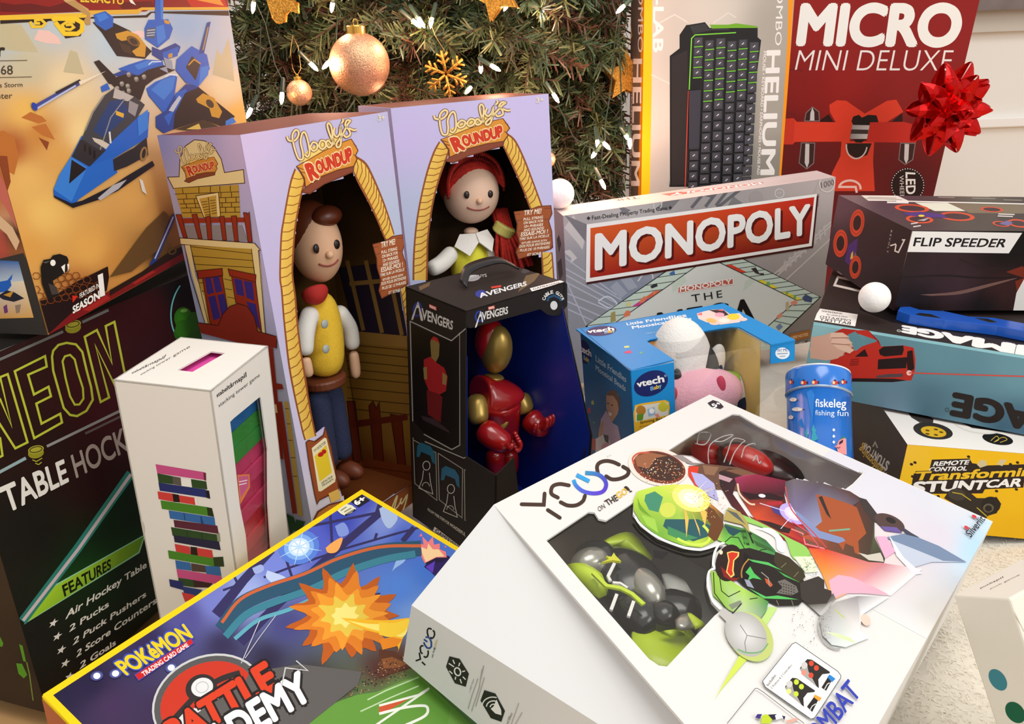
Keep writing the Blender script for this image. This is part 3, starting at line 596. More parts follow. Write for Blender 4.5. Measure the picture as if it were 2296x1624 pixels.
f.ring('B 1660,1120', 50, 78, 12, 3, (110, 206, 206), 115, 215, 24); f.ell('B 1640,1330', 40, 26, 0, (40, 104, 24)); f.ell('B 1570,1200', 21, 25, 0, (62, 150, 28), edge=(40, 112, 18)); f.ell('B 1660,1230', 16, 22, 0, (46, 112, 24)); f.ell('B 1570,1290', 18, 20, 0, (48, 118, 22)); f.ell('B 1575,1135', 8, 4, -10, (130, 200, 90))
f.done()
f = b.face('left', 'side_print'); f.soft((0, 0, 1, 1), [((10,1300),(52,40,30)),((10,1450),(40,30,22)),((60,1540),(48,36,26)),((80,1500),(18,16,14))], (10, 20)); f.polys('D -20,860 0,870 30,930 20,960 -20,950|D 165,935 195,950 225,1090 200,1080|D 140,1100 190,1105 235,1200 205,1230 160,1190', (84, 156, 34)); f.line('D 230,1090 255,1200 285,1420', 2.5, (120, 150, 60)); f.done()

# ------------------------------------------------------------------ stacking tower game
b = Box('stack', 'stacking_game_box', 'tall white box with printed tower of coloured blocks and side window', 'game box')
win = q('C 1975,560 2005,530 2230,345 2240,360 2300,800 P 602,1130 612,1290 577,1400 560,1300 P 551,1200 C 2060,1290 2000,760'); slot = q('G 180,880 470,718 592,735 312,896')
shell(b, dict(all=(240, 237, 229)), {'right': [win], 'top': [slot]}); film(b, 'right', win)
f = b.face('top', 'top_print'); f.text('stabeltårnspil', 'C 1135,152 P 366,807 P 373,795 C 1128,135', (70, 66, 60), .01); f.text('stacking tower game', 'C 1210,165 P 427,781 P 425,774 C 1205,148', (100, 96, 88)); f.done()
f = b.face('right', 'side_print'); f.text('stabeltårnspil', 'C 1862,360 2115,185 2110,130 1855,318', (40, 38, 36), .015); f.text('stacking tower game', 'C 1880,445 2230,178 2225,138 1870,408', (60, 58, 54)); f.done()
f = b.face('front', 'front_print')
PK=(206,84,142); DG=(44,76,38); NB=(34,48,112); RD=(214,66,62); GN=(74,138,40); SB=(52,110,176); MR=(92,38,58)
for s_, c in (('C 1335,922 1745,990 1750,1058 1350,1000',PK),('C 1745,990 1768,998 1770,1065 1750,1058',(110,40,66)),('C 1350,1000 1480,1025 1485,1095 1362,1080',DG),('C 1480,1025 1550,1038 1560,1108 1485,1095',(94,88,80)),('C 1640,1050 1770,1070 1780,1140 1650,1122',DG),('C 1360,1080 1765,1140 1775,1210 1372,1150',NB),('C 1765,1145 1795,1150 1805,1220 1775,1212',(22,20,34)),('C 1352,1155 1480,1175 1490,1245 1362,1222',RD),('C 1480,1175 1535,1185 1545,1250 1490,1245',(26,20,18)),('C 1535,1188 1670,1210 1680,1272 1545,1250',RD),('C 1378,1232 1775,1290 1785,1365 1390,1305',GN),('C 1775,1290 1820,1300 1838,1375 1785,1365',(34,50,24)),('C 1448,1318 1840,1378 1850,1450 1460,1388',SB),('C 1720,1370 1730,1368 1750,1435 1725,1430',(30,66,120)),('C 1490,1400 1865,1450 1878,1520 1500,1462',MR),('C 1468,1462 1860,1525 1870,1597 1482,1535',DG),('C 1860,1525 1885,1510 1893,1585 1870,1597',(150,156,130)),('D 1490,0 1880,55 1895,130 1500,60',(34,36,66)),('D 1500,75 1630,100 1640,172 1512,140',RD),('D 1635,98 1690,105 1700,180 1640,170',(40,26,22)),('D 1690,108 1820,130 1832,200 1700,178',RD),('D 1442,130 1830,198 1840,268 1452,200',GN),('D 1830,190 1915,185 1925,270 1840,268',(44,62,30)),('D 1505,215 1635,238 1645,305 1515,288',SB),('D 1640,240 1765,262 1770,320 1648,308',(84,66,60)),('D 1762,262 1888,270 1900,350 1772,330',SB),('D 1515,290 1900,352 1905,375 1870,420 1528,362',PK),('D 1530,365 1660,385 1668,448 1540,430',DG),('D 1660,385 1830,415 1790,450 1668,448',(60,34,36)),('D 1452,378 1570,398 1575,472 1462,440',NB),('D 1570,440 1740,470 1690,520 1580,505',(40,62,130)),('D 1560,490 1660,510 1690,530 1590,572',RD)): f.poly(s_, c)
f.lines('C 1580,1340 1590,1405|C 1600,1490 1612,1550|C 1730,1510 1740,1570', 1.2, (30, 60, 60)); f.polys('C 1553,1040 1638,1052 1650,1120 1560,1108|C 1670,1212 1690,1210 1700,1275 1680,1272', (246, 244, 238)); f.done(); f = b.face('front', 'thumb_notch'); f.ell('P 313,1184', 12, 23, -12, (206, 200, 190), a0=-95, a1=85); f.done()
bw = (b.w-.012); wood = {}
def wblock(col, lx, ly, lz, sx, sy, sz, label, group, cat='toy block'):
    m = mat('painted_wood_%d_%d_%d' % col, col, rough=.4, var=.08, bscale=60); o = MB().box((-sx/2, -sy/2, 0), (sx/2, sy/2, sz)).out('wooden_block', None, m, bevel=.0008)
    o.matrix_world = b.e.matrix_world @ Matrix.Translation((lx, ly, lz)); return tag(o, label, cat, group)
hz = .0152; ztop = b.h-.0045
rows = [('blue',(40,112,178),0),('green',(60,150,62),0),('green',(60,150,62),0),('pink',(212,70,116),1),('pink',(212,70,116),0),('pink',(206,64,106),1),('pink',(210,66,108),0),('red',(200,44,62),1),('red',(204,44,58),0),('red',(200,40,56),1),('red',(196,40,54),0),('red',(196,38,52),1),('red',(190,36,50),0)]
for i, (nm, col, o_) in enumerate(rows):
    z = b.h-.040-hz*(i+1); nlab = {'blue': 'blue wooden block at the top of the stack behind the clear side window', 'green': 'green wooden block in second or third layer behind the side window', 'pink': 'pink wooden block in the middle layers behind the side window', 'red': 'red wooden block in the bottom layers behind the side window'}[nm]
    if o_ == 0: wblock(col, b.w-.008-.0115, b.d/2, z, .023, b.d-.012, hz-.0004, nlab, nm+' blocks in the window')
    else:
        for k in range(3): wblock(col, b.w/2-.001, .006+(b.d-.012)*(k+.5)/3, z, b.w-.018, (b.d-.012)/3-.0005, hz-.0004, nlab, nm+' blocks in the window')
tl = b.face('top'); pc = tl.loc(*np.mean(slot, axis=0)); wblock((236, 88, 176), float(pc[0]), float(pc[1]), b.h-.022, .034, .075, .016, 'bright pink wooden block showing through the slot in white box top', None)
f = Face(b.e, (b.w+.0004, 0, 0), (0, b.d, 0), (0, 0, b.h), 'sticker'); f.poly('C 2035,1015 2140,1008 2145,1120 2060,1270', (230, 130, 80)); f.poly('C 2045,1030 2130,1022 2130,1110 2065,1210', (206, 96, 140)); f.lines('C 2050,1075 2120,1060|C 2050,1100 2115,1085', 2, (250, 240, 240)); f.done()

# ------------------------------------------------------------------ the two lavender doll boxes
ROPE_S = ['1118,405 1135,440 1185,440 1215,400 1215,362 1190,352 1165,395 1172,460 1195,545 1222,600 1255,595 1252,530', '1252,530 1235,455 1245,390 1265,368 1285,400 1305,480 1312,545 1295,580 1270,560', '1330,470 1320,500 1345,530 1375,510 1375,470 1345,455 1330,470', '1400,455 1395,490 1420,515 1450,490 1445,450 1415,440 1400,455', '1500,470 1470,440 1455,465 1475,500 1505,480 1510,430 1500,330 1475,290 1465,320 1490,400 1525,470', '1525,330 1520,380 1545,410 1570,380 1575,320 1582,400 1577,480 1552,500 1542,470 1590,400', '1592,245 1600,270 1586,293', '1590,400 1640,300 1662,272 1632,268 1618,310 1650,350 1660,390 1625,412 1600,385', '1650,335 1690,352 1715,348']
def affine(src, dst):
    A = np.array([[x, y, 1] for x, y in src], float); return np.linalg.solve(A, np.array(dst, float)).T
def sm(pts, n=5):                        # Catmull-Rom smoothing of a stroke
    P = [np.array(p, float) for p in pts]; P = [2*P[0]-P[1]]+P+[2*P[-1]-P[-2]]; r = []
    for i in range(1, len(P)-2):
        for t in np.linspace(0, 1, n, endpoint=False):
            r.append(.5*(2*P[i]+(P[i+1]-P[i-1])*t+(2*P[i-1]-5*P[i]+4*P[i+1]-P[i+2])*t*t+(3*P[i]-P[i-1]-3*P[i+1]+P[i+2])*t**3))
    return r+[P[-2]]
def mapped(T, txt):
    return [tuple(T @ np.array((*[float(v) for v in t.split(',')], 1))) for t in txt.split()]
BRN = (112, 56, 32); CRM = (246, 222, 160)
def rope_word(f, T, k):
    st = [sm(mapped(T, s), 4) for s in ROPE_S]
    for s in st: f.line(s, 6.6*k, BRN)
    for s in st: f.line(s, 4.2*k, CRM)
def sign(f, T, k):
    f.poly(mapped(T, '1225,635 1262,560 1330,500 1440,440 1560,400 1585,440 1460,530 1300,610'), (248, 214, 120)); f.poly(mapped(T, '1196,662 1300,604 1420,534 1560,464 1672,424 1696,460 1734,525 1712,570 1726,600 1696,664 1690,712 1560,768 1440,818 1315,902 1244,886 1272,845 1262,766 1226,704'), BRN)
    f.poly(mapped(T, '1207,662 1300,612 1420,542 1560,472 1668,432 1688,462 1724,526 1702,572 1716,600 1688,658 1560,688 1420,743 1282,836 1274,762 1236,700'), (224, 150, 56)); f.poly(mapped(T, '1284,846 1420,755 1560,698 1688,668 1684,702 1558,758 1438,808 1315,890 1254,880'), (140, 72, 50))
    for l in ('1215,672 1260,690', '1240,710 1275,720', '1690,470 1716,490', '1690,560 1705,572'): f.line(mapped(T, l), 1.6*k, BRN)
    qd = mapped(T, '1326,780 1682,612 1668,500 1276,655'); f.text('R', [qd[0], tuple(np.array(qd[0])*.82+np.array(qd[1])*.18), tuple(np.array(qd[3])*.83+np.array(qd[2])*.17), qd[3]], (212, 62, 36), .05, (.05, (250, 226, 170)))
    a = lambda t, u: tuple((np.array(qd[0])*(1-t)+np.array(qd[1])*t)*(1-u)+(np.array(qd[3])*(1-t)+np.array(qd[2])*t)*u)
    f.text('OUNDUP', [a(.2, .18), a(.99, .02), a(.99, .98), a(.2, .95)], (212, 62, 36), .05, (.05, (250, 226, 170)))
def rope_band(f, outer, inner, n, flip=False):
    o, i = sm(outer, 4), sm(inner, 4)
    def rs(P, n):
        d = np.r_[0, np.cumsum([np.hypot(*(np.array(a)-b)) for a, b in zip(P[1:], P)])]; return [np.array((np.interp(t, d, [p[0] for p in P]), np.interp(t, d, [p[1] for p in P]))) for t in np.linspace(0, d[-1], n)]
    o, i = rs(o, n*3+1), rs(i, n*3+1); m_ = len(o)
    oo = [a+(a-b)*.16 for a, b in zip(o, i)]; ii = [b+(b-a)*.16 for a, b in zip(o, i)]
    f._add([tuple(p) for p in oo+ii], [(k, k+1, m_+k+1, m_+k) for k in range(m_-1)], (150, 84, 44)); f._add([tuple(p) for p in o+i], [(k, k+1, m_+k+1, m_+k) for k in range(m_-1)], [(244, 204, 98)]*m_+[(232, 184, 78)]*m_)
    for k in range(0, m_-4, 3):
        a, b = (o[k], i[min(k+3, m_-1)]) if flip else (i[k], o[min(k+3, m_-1)]); md = (a+b)/2+(b-a)[::-1]*np.array((.12, -.12)); f.line([a, md, b], 2, (160, 98, 40))
def try_tag(f, T, n):
    f.poly(mapped(T, '1850,1330 1960,1300 2020,1260 2110,1245 2127,1330 2110,1400 2142,1500 2162,1640 2166,1660 2152,1680 2040,1742 1930,1800 1903,1730 1920,1640 1888,1530 1884,1450 1868,1400'), (110, 56, 34)); f.poly(mapped(T, '1856,1334 1960,1308 2022,1268 2105,1253 2119,1330 2103,1402 2134,1500 2155,1640 2146,1674 2038,1734 1934,1790 1911,1728 1928,1640 1896,1530 1892,1450 1876,1400'), (166, 88, 48))
    for l in ('1860,1360 1900,1350', '1880,1420 1920,1405', '2060,1280 2115,1275', '2070,1390 2105,1385', '1900,1520 1930,1510', '1925,1600 1980,1590', '2090,1560 2140,1545', '1910,1740 1960,1720'): f.line(mapped(T, l), 1.2, (110, 56, 34))
    for t, y, h, x0, x1 in (('TRY ME!', 0, 48, 1925, 2045), ('PULL STRING', 52, 26, 1928, 2062), ('ON BACK FOR', 88, 26, 1932, 2068), (n+' PHRASES', 124, 26, 1940, 2070), ('AND SOUNDS!', 160, 26, 1940, 2080), ('ESSAIE-MOI !', 210, 40, 1925, 2110), ('TIRE SUR LA FICELLE', 248, 24, 1918, 2124), ('SITUÉE DANS SON', 284, 24, 1938, 2112), ('DOS POUR ENTENDRE', 322, 25, 1926, 2138), ('PLUS DE '+n[:2]+' PHRASES', 360, 25, 1934, 2138), ('ET SONS !', 398, 25, 1990, 2098)):
        sl = -.26; y0 = 1362+y+.0*x0; pts = [(x0, y0), (x1, y0+sl*(x1-x0)), (x1, y0+sl*(x1-x0)-h), (x0, y0-h)]
        f.text(t, [tuple(T @ np.array((*p, 1))) for p in pts], (250, 236, 214), .02)
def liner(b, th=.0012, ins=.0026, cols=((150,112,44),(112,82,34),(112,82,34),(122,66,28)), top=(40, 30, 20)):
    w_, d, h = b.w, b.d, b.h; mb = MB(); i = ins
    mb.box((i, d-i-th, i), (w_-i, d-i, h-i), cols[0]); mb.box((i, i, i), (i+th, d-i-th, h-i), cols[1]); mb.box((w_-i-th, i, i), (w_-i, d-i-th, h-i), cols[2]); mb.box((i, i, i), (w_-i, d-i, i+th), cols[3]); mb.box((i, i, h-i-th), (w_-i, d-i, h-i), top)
    mb.out('backdrop', b.e, MATTE); return Face(b.e, (0, d-i-th, 0), (w_, 0, 0), (0, 0, h), 'backdrop_print')
LAV = (202, 192, 236)
def lav(f, hole): f.soft((0, 0, 1, 1), [((560,300),(216,196,236)),((700,320),(200,192,232)),((860,280),(196,194,232)),((600,600),(202,192,232)),((660,1000),(214,208,236)),((690,1150),(226,222,236)),((880,500),(190,200,228)),((905,650),(186,198,226)),((900,300),(206,192,238)),((1200,230),(208,196,240)),((1235,500),(206,200,238)),((930,500),(190,200,228))], (40, 80), 0, hole=hole)
T0 = affine([(1118,405),(1715,350),(1222,600)], q('F 1118,405 1715,350 1222,600'))
# left box -----------------------------------------------------------
b = Box('woody', 'doll_box', 'lavender doll box with brown haired doll in yellow shirt behind rope arch window', 'doll box', 'lavender doll boxes'); wb = b
hole = q('F 1250,882 1315,893 1440,812 1560,762 1690,708 1740,790 1830,960 1900,1110 1960,1260 1985,1300 1990,1480 G 2010,150 2100,210 2155,530 P 921,820 925,960 928,1085 859,1127 775,1160 766,1110 757,1083 742,1024 728,958 G 1360,1440 1310,1200 1270,950 1230,700 1200,450 1185,250 1170,100 1162,0 F 1165,1450 1185,1200 1215,1020')
shell(b, dict(all=LAV, top=(120, 60, 50)), {'front': [hole]})
f = b.face('front', 'front_print'); lav(f, [hole])
rope_band(f, q('F 1200,690 1165,790 1135,930 1100,1130 1080,1280 1070,1600 G 1085,200 1100,400 1120,600 1150,850 1200,1120 1262,1400 1285,1480'), q('F 1278,760 1242,880 1213,1020 1183,1200 1165,1450 1162,1600 G 1185,250 1200,450 1230,700 1270,950 1310,1200 1355,1420 1362,1450'), 30)
rope_band(f, q('F 1712,590 1790,650 1850,760 1920,920 1980,1080 2035,1250'), q('F 1694,700 1740,790 1830,960 1900,1110 1960,1260 1985,1300'), 14, True); rope_band(f, q('G 2140,150 2160,330 2168,520'), q('G 2098,190 2125,350 2152,520'), 6, True)
sign(f, T0, 1); rope_word(f, T0, 1); try_tag(f, T0, '12+'); f.text('3+', 'F 1898,270 1956,265 1952,218 1896,222', (238, 230, 190), .015)
f.poly('Y 320,350 345,328 395,340 470,285 488,212 515,300 545,400 600,700 612,765 440,850 418,888 395,800 350,560', (100, 50, 28)); f.poly('Y 328,354 350,338 400,350 476,296 490,240 506,300 536,400 590,700 600,758 434,842 420,870 403,800 358,560', (160, 82, 42)); f.poly('Y 372,402 385,390 480,312 498,316 578,650 572,690 452,772 430,770', (250, 240, 200)); f.poly('Y 395,470 498,372 545,610 440,690', (244, 212, 50))
f.text('TOY DETECTOR', 'Y 392,438 492,362 488,338 388,418', (100, 76, 30), .02); f.ell('Y 450,455', 7, 5, -30, (200, 40, 36)); f.ell('Y 478,430', 5, 5, -30, (200, 40, 36)); f.text('DÉTECTEUR', 'Y 458,712 550,650 548,630 455,692', (70, 54, 24), .02); f.text('DE JOUETS', 'Y 465,735 558,678 555,660 462,715', (70, 54, 24), .02)
f.polys('Y 515,790 600,750 625,830 540,870', (240, 196, 96)); f.poly('Y 380,1020 420,940 520,880 640,850 760,900 700,1050', (112, 56, 32)); f.poly('Y 400,1010 435,950 520,895 630,865 740,900 680,1040', (196, 124, 50)); f.done()
lip = MB(); lf = Face(b.e, (0, -.0006, 0), (b.w, 0, 0), (0, 0, b.h), 'front_lip'); lf.poly('Y 980,880 1240,715 1250,1010 1240,1040 980,1000', (150, 84, 42)); rope_t = q('Y 1120,800 1200,790 1160,870 1130,960'); lf.line(sm(q('Y 1060,930 1100,830 1112,820 1085,930 1125,890 1150,830'), 4), 3, (236, 220, 160)); lf.line(sm(q('Y 1140,840 1150,880 1200,800 1160,940 1130,960'), 4), 3, (236, 220, 160)); lf.line(q('Y 980,878 1240,713'), 2, (100, 50, 30)); lf.done('front_lip')
# printed saloon on the left side
f = b.face('left', 'side_print'); f.soft((0, 0, 1, 1), [((360,320),(176,172,222)),((450,310),(188,178,226)),((540,300),(216,192,232)),((400,500),(176,178,220)),((580,600),(198,190,228)),((430,700),(176,186,220)),((640,900),(196,202,226))], (14, 40))
BKL = (70, 34, 24); GO = (196, 158, 60); GOD = (150, 112, 36); RDB = (158, 50, 30)
f.poly('F 198,752 206,600 250,490 330,434 420,444 500,500 560,600 588,716 750,690 762,806 150,852 100,755', CRM); f.line('F 198,752 206,600 250,490 330,434 420,444 500,500 560,600 588,716 750,690 762,806 150,852 100,755', 1.8, BKL, True)
T1 = affine([(1118,405),(1715,350),(1222,600)], q('F 165,520 515,520 236,640')); T1s = affine([(1207,662),(1724,526),(1315,890)], q('F 218,665 528,640 282,800')); sign(f, T1s, .6); rope_word(f, T1, .58)
f.poly('F 160,852 710,818 725,1100 230,1100', GO)
for a, c in (('165,900','715,880'),('185,945','718,925'),('205,985','720,970'),('215,1020','722,1010'),('225,1060','724,1055')): f.line('F %s %s' % (a, c), 1.5, BKL)
for s_ in ('230,850 235,895','370,838 372,890','470,832 470,885','550,830 552,880','640,826 642,876','260,900 268,940','560,884 560,930','650,880 652,925','240,945 246,985','330,942 335,980','600,932 602,972','690,928 692,970','260,985 268,1020','340,985 345,1020','570,975 572,1012','650,972 652,1010','300,1025 305,1060','600,1015 602,1055','680,1012 682,1052'): f.line('F '+s_, 1.5, BKL)
f.poly('F 345,915 540,885 558,1095 415,1100', CRM); f.line('F 345,915 540,885 558,1095 415,1100', 1.6, BKL, True); f.poly('F 375,940 520,910 530,1095 425,1098', (206, 166, 70)); f.line('F 452,925 470,1095', 1.5, BKL)
for k in range(6): f.line('F %d,%d %d,%d' % (392+7*k, 970+22*k, 445+5*k, 962+22*k), 1.3, BKL); f.line('F %d,%d %d,%d' % (465+4*k, 958+22*k, 512+3*k, 950+22*k), 1.3, BKL)
f.poly('F 250,1168 740,1165 790,1300 260,1290', (150, 142, 146)); f.poly('F 205,1108 790,1100 800,1140 225,1150', RDB)
for s_ in ('175,1075 220,1075 275,1275 240,1275','312,1075 355,1070 402,1285 368,1280','430,1095 470,1085 488,1290 450,1290','550,1092 588,1088 612,1295 578,1295','650,1088 695,1085 712,1305 680,1305','755,1058 785,1060 790,1075 805,1052 830,1310 795,1310'): f.poly('F '+s_, RDB); f.line('F '+s_, 1.4, BKL, True)
f.poly('F 208,1275 850,1320 902,1382 215,1330', CRM); f.line('F 208,1275 850,1320 902,1382 215,1330', 1.6, BKL, True)
f.poly('F 300,1338 830,1370 862,1640 G 1000,1000 1100,1640 1010,1640 950,700 450,480 350,40', GO)
for a, c in (('305,1350','840,1412'),('318,1430','846,1470'),('330,1500','850,1530'),('342,1560','856,1590')): f.line('F %s %s' % (a, c), 1.4, BKL)
f.poly('F 250,1335 300,1338 345,1600 G 420,250 455,480 425,470 300,0', CRM); f.poly('F 825,1368 885,1380 G 905,0 945,560 915,560 850,0', CRM); f.lines('F 250,1335 300,1600 G 425,470|F 300,1338 G 455,480|F 825,1368 G 915,560|F 885,1380 G 945,560', 1.5, BKL)
f.poly('G 570,10 630,20 650,170 700,290 640,330 590,150', (204, 166, 68)); f.lines('G 380,130 410,128|G 395,200 425,200|G 590,95 655,110|G 600,180 660,190|G 620,250 690,265', 1.3, BKL)
for fr, panes in (('G 405,90 575,70 640,480 530,500 470,480', ('G 425,90 475,80 505,215 448,230','G 492,80 545,72 575,200 520,215','G 455,250 515,238 560,430 500,450','G 535,235 590,222 620,360 570,420')), ('G 655,70 860,120 915,560 860,480 760,320 690,300', ('G 675,90 745,105 765,245 700,230','G 760,110 835,125 850,285 785,255','G 780,290 862,310 905,540 870,480'))):
    f.poly(fr, RDB); f.line(fr, 1.5, BKL, True)
    for p in panes: f.poly(p, (62, 46, 130))
f.polys('G 360,25 575,5 580,65 370,95|G 625,10 865,60 862,122 640,68', RDB); f.lines('G 360,25 575,5 580,65 370,95|G 625,10 865,60 862,122 640,68', 1.5, BKL, True)
f.poly('G 362,470 540,495 580,400 640,330 710,308 790,330 850,420 880,545 1045,590 1040,690 700,640 395,560', (150, 50, 36)); f.line('G 362,470 540,495 580,400 640,330 710,308 790,330 850,420 880,545 1045,590 1040,690', 1.8, BKL)
f.polys('G 940,680 1010,690 1100,1640 1060,1640|G 990,980 1090,1000 1100,1040 1000,1045', RDB); f.poly('G 1010,1165 1065,1180 1075,1250 1025,1240', CRM); f.poly('Y 80,0 130,0 260,960 220,960', RDB); f.poly('Y 150,0 185,0 310,980 270,980', (212, 176, 80)); f.lines('Y 155,60 190,60|Y 170,190 205,190|Y 185,330 220,330|Y 205,480 245,480|Y 225,640 262,640', 1.3, BKL); f.polys('Y 170,960 230,990 260,1080 200,1140|Y 250,1010 330,1030 300,1100 240,1110', (40, 84, 40)); f.done()
# barn interior print, with the shade under the box top painted into its wash
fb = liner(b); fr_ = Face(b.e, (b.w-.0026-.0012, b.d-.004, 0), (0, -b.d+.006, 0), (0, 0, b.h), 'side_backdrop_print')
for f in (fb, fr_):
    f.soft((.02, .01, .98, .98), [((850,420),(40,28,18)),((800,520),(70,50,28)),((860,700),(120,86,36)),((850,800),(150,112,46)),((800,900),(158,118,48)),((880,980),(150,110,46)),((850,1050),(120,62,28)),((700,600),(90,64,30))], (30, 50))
    for y in (640, 700, 780, 850, 920, 1010, 1100, 1190): f.line('G 1640,%d 2200,%d' % (y+20, y+75), 2, (78, 54, 22))
    if f is fr_:
        f.poly('G 1560,0 2160,-60 2160,600 1700,545', (40, 32, 52)); f.lines('G 1640,-60 1780,540|G 1800,-60 1940,560|G 1980,-60 2110,580', 9, (150, 116, 60)); f.line('G 1660,140 2110,100', 10, (150, 116, 60)); f.poly('G 1700,545 2180,590 2180,690 1720,650', (160, 122, 60))
    for p in ('Y 560,120 650,90 745,560 655,600', 'Y 680,0 750,0 810,520 740,520', 'Y 870,40 905,0 935,60 960,0 1000,550 920,525', 'Y 1055,110 1150,130 1190,590 1125,575'): f.poly(p, (112, 44, 26)); f.line(p, 2, (60, 26, 16), True)
    f.polys('Y 560,190 1200,110 1205,160 570,250', (104, 40, 24)); f.poly('Y 600,620 850,490 1250,560 1250,900 600,900', (134, 66, 30)); f.lines('Y 640,680 850,560 1250,620|Y 640,740 850,630 1250,690|Y 640,810 850,700 1250,760', 2, (96, 44, 20)); f.done()
# plain cloth dolls (soft, generic) ------------------------------------
def dp(b, px, py, y): return [float(t) for t in b.at(px, py, y)]
SKIN = mat('doll_vinyl', (234, 188, 152), rough=.5, spec=.3); SKIN2 = mat('doll_vinyl_fair', (242, 204, 176), rough=.5, spec=.3); EYE = mat('doll_eye', (40, 28, 24), rough=.2); MOUTH = mat('doll_mouth', (150, 70, 60), rough=.5); YEL = mat('yellow_cloth', (240, 196, 52), rough=.85, bump=.4, bscale=500, var=.06); RED = mat('red_cloth', (188, 40, 34), rough=.8, bump=.3, bscale=400); DEN = mat('denim_cloth', (44, 52, 84), rough=.9, bump=.5, bscale=600, var=.2); WHC = mat('white_cloth', (238, 234, 226), rough=.9, bump=.3, bscale=400); LEA = mat('brown_leather', (110, 54, 30), rough=.5); YARN = mat('red_yarn', (190, 38, 24), rough=.85, bump=.8, bscale=260, var=.25); HAIR = mat('brown_hair_plastic', (96, 44, 24), rough=.35)
def face_bits(e, c, R, rx, ry, rz, eye, head):
    for s_ in (-1, 1):
        x = s_*.42*rx; z = .04*rz; y = -ry*math.sqrt(max(0, 1-(x/rx)**2-(z/rz)**2)); MB().sph((0, 0, 0), (.0042, .002, .005), 14, 10).out('eye', head, EYE, smooth=True).matrix_local = Matrix.Translation(Vector(c)+Vector(R @ np.array((x, y, z))))
    pts = []
    for t in np.linspace(-1, 1, 11):
        x = t*.4*rx; z = -.46*rz+.1*rz*t*t; y = -ry*math.sqrt(max(0, 1-(x/rx)**2-(z/rz)**2))-.0004; pts.append(np.array(c)+R @ np.array((x, y, z)))
    MB().tube(pts, .0011, 6).out('mouth', head, MOUTH, smooth=True)
    MB().sph(np.array(c)+R @ np.array((0, -ry-.001, -.16*rz)), (.0042, .0042, .0042), 12, 8).out('nose', head, None or SKIN, smooth=True)
D = .06; c = dp(b, 708, 548, D); Rh = R3(-.35, 0, 0)
e = empty('toy_doll', 'doll with brown hair, yellow shirt and blue trousers standing inside the left lavender box', 'doll', mtx=b.e.matrix_world.copy()); K = float(np.linalg.norm(np.array(dp(b, 708, 548, D))-np.array(dp(b, 708, 648, D))))/100
hd = MB().sph(c, (.027, .03, .041), 32, 24, R=Rh); hd = hd.out('head', e, SKIN, smooth=True); face_bits(e, c, Rh, .027, .03, .041, 0, hd)
hb = MB(); hb.sph(np.array(c)+np.array((0, .006, .013)), (.029, .029, .034), 28, 20); hb.sph(np.array(c)+np.array((.004, -.018, .03)), (.018, .014, .011), 20, 14); hb.out('hair', e, HAIR, smooth=True)
nk = dp(b, 712, 652, D); tp = dp(b, 722, 700, D); md = dp(b, 728, 780, D); hp = dp(b, 726, 850, D); 
skin('shirt', [[(*nk, .014), (*tp, .021), (*md, .024), (*hp, .022)]], e, YEL)
skin('neck_scarf', [[(*dp(b, 700, 640, D-.004), .015), (*dp(b, 708, 664, D-.008), .017), (*dp(b, 716, 676, D-.018), .006)]], e, RED)
for nm, pts in (('sleeve', ((700, 690, D), (684, 745, D-.01), (684, 800, D-.014))), ('sleeve', ((752, 690, D), (784, 735, D), (792, 785, D)))): skin(nm, [[(*dp(b, *p), r) for p, r in zip(pts, (.011, .0105, .009))]], e, WHC)
for pts in (((684, 800, D-.014), (690, 832, D-.016), (694, 846, D-.016)), ((792, 785, D), (797, 830, D), (799, 850, D))): skin('hand', [[(*dp(b, *p), r) for p, r in zip(pts, (.006, .0065, .005))]], e, SKIN)
MB().lathe([(.023, -.005), (.0245, -.003), (.0245, .003), (.023, .005)], dp(b, 726, 852, D), n=28).out('belt', e, LEA); kn = MB(); 
for sx in (-.011, .012):
    h0 = np.array(dp(b, 724, 862, D)); skin('trouser_leg', [[(h0[0]+sx*.8, h0[1], h0[2], .014), (h0[0]+sx, h0[1], h0[2]-.045, .013), (h0[0]+sx, h0[1], h0[2]-.1, .0125)]], e, DEN)
    MB().sph((h0[0]+sx, h0[1]-.008, h0[2]-.112), (.011, .02, .011), 16, 10).out('shoe', e, LEA, smooth=True)
for y in (727, 783): MB().sph(dp(b, 728 if y < 760 else 731, y, D-.0255), (.0048, .002, .0048), 16, 10).out('button', e, mat('grey_button', (176, 184, 180), rough=.4), smooth=True)
# right box ------------------------------------------------------------
b = Box('jessie', 'doll_box', 'lavender doll box with red yarn haired doll, standing right of and behind its twin', 'doll box', 'lavender doll boxes'); jb = b
T2 = affine([(1118,405),(1715,350),(1222,600)], q('H 470,225 1125,182 547,388')); T2s = affine([(1207,662),(1724,526),(1315,890)], q('H 535,432 1113,335 640,625'))
hole = q('H 562,610 640,628 760,575 900,530 1062,486 1110,560 1170,690 1240,850 1300,1010 1310,1040 1330,1400 1395,1440 1405,1640 P 1220,900 960,900 H 400,1640 405,1480 410,1300 430,1130 460,950 510,760')
shell(b, dict(all=(206, 196, 238), top=(104, 60, 50)), {'front': [hole]}); f = b.face('front', 'front_print'); lav(f, [hole])
rope_band(f, q('H 525,455 480,540 430,680 385,850 345,1050 318,1250 305,1450 302,1640'), q('H 600,500 560,612 508,760 458,950 428,1130 408,1300 404,1480 400,1640'), 20); rope_band(f, q('H 1095,390 1160,450 1230,590 1290,740 1350,900 1390,1010'), q('H 1068,480 1110,560 1170,690 1240,850 1300,1010 1312,1030'), 12, True); rope_band(f, q('H 1475,1400 1485,1520 1492,1640'), q('H 1400,1400 1408,1520 1412,1640'), 4, True)
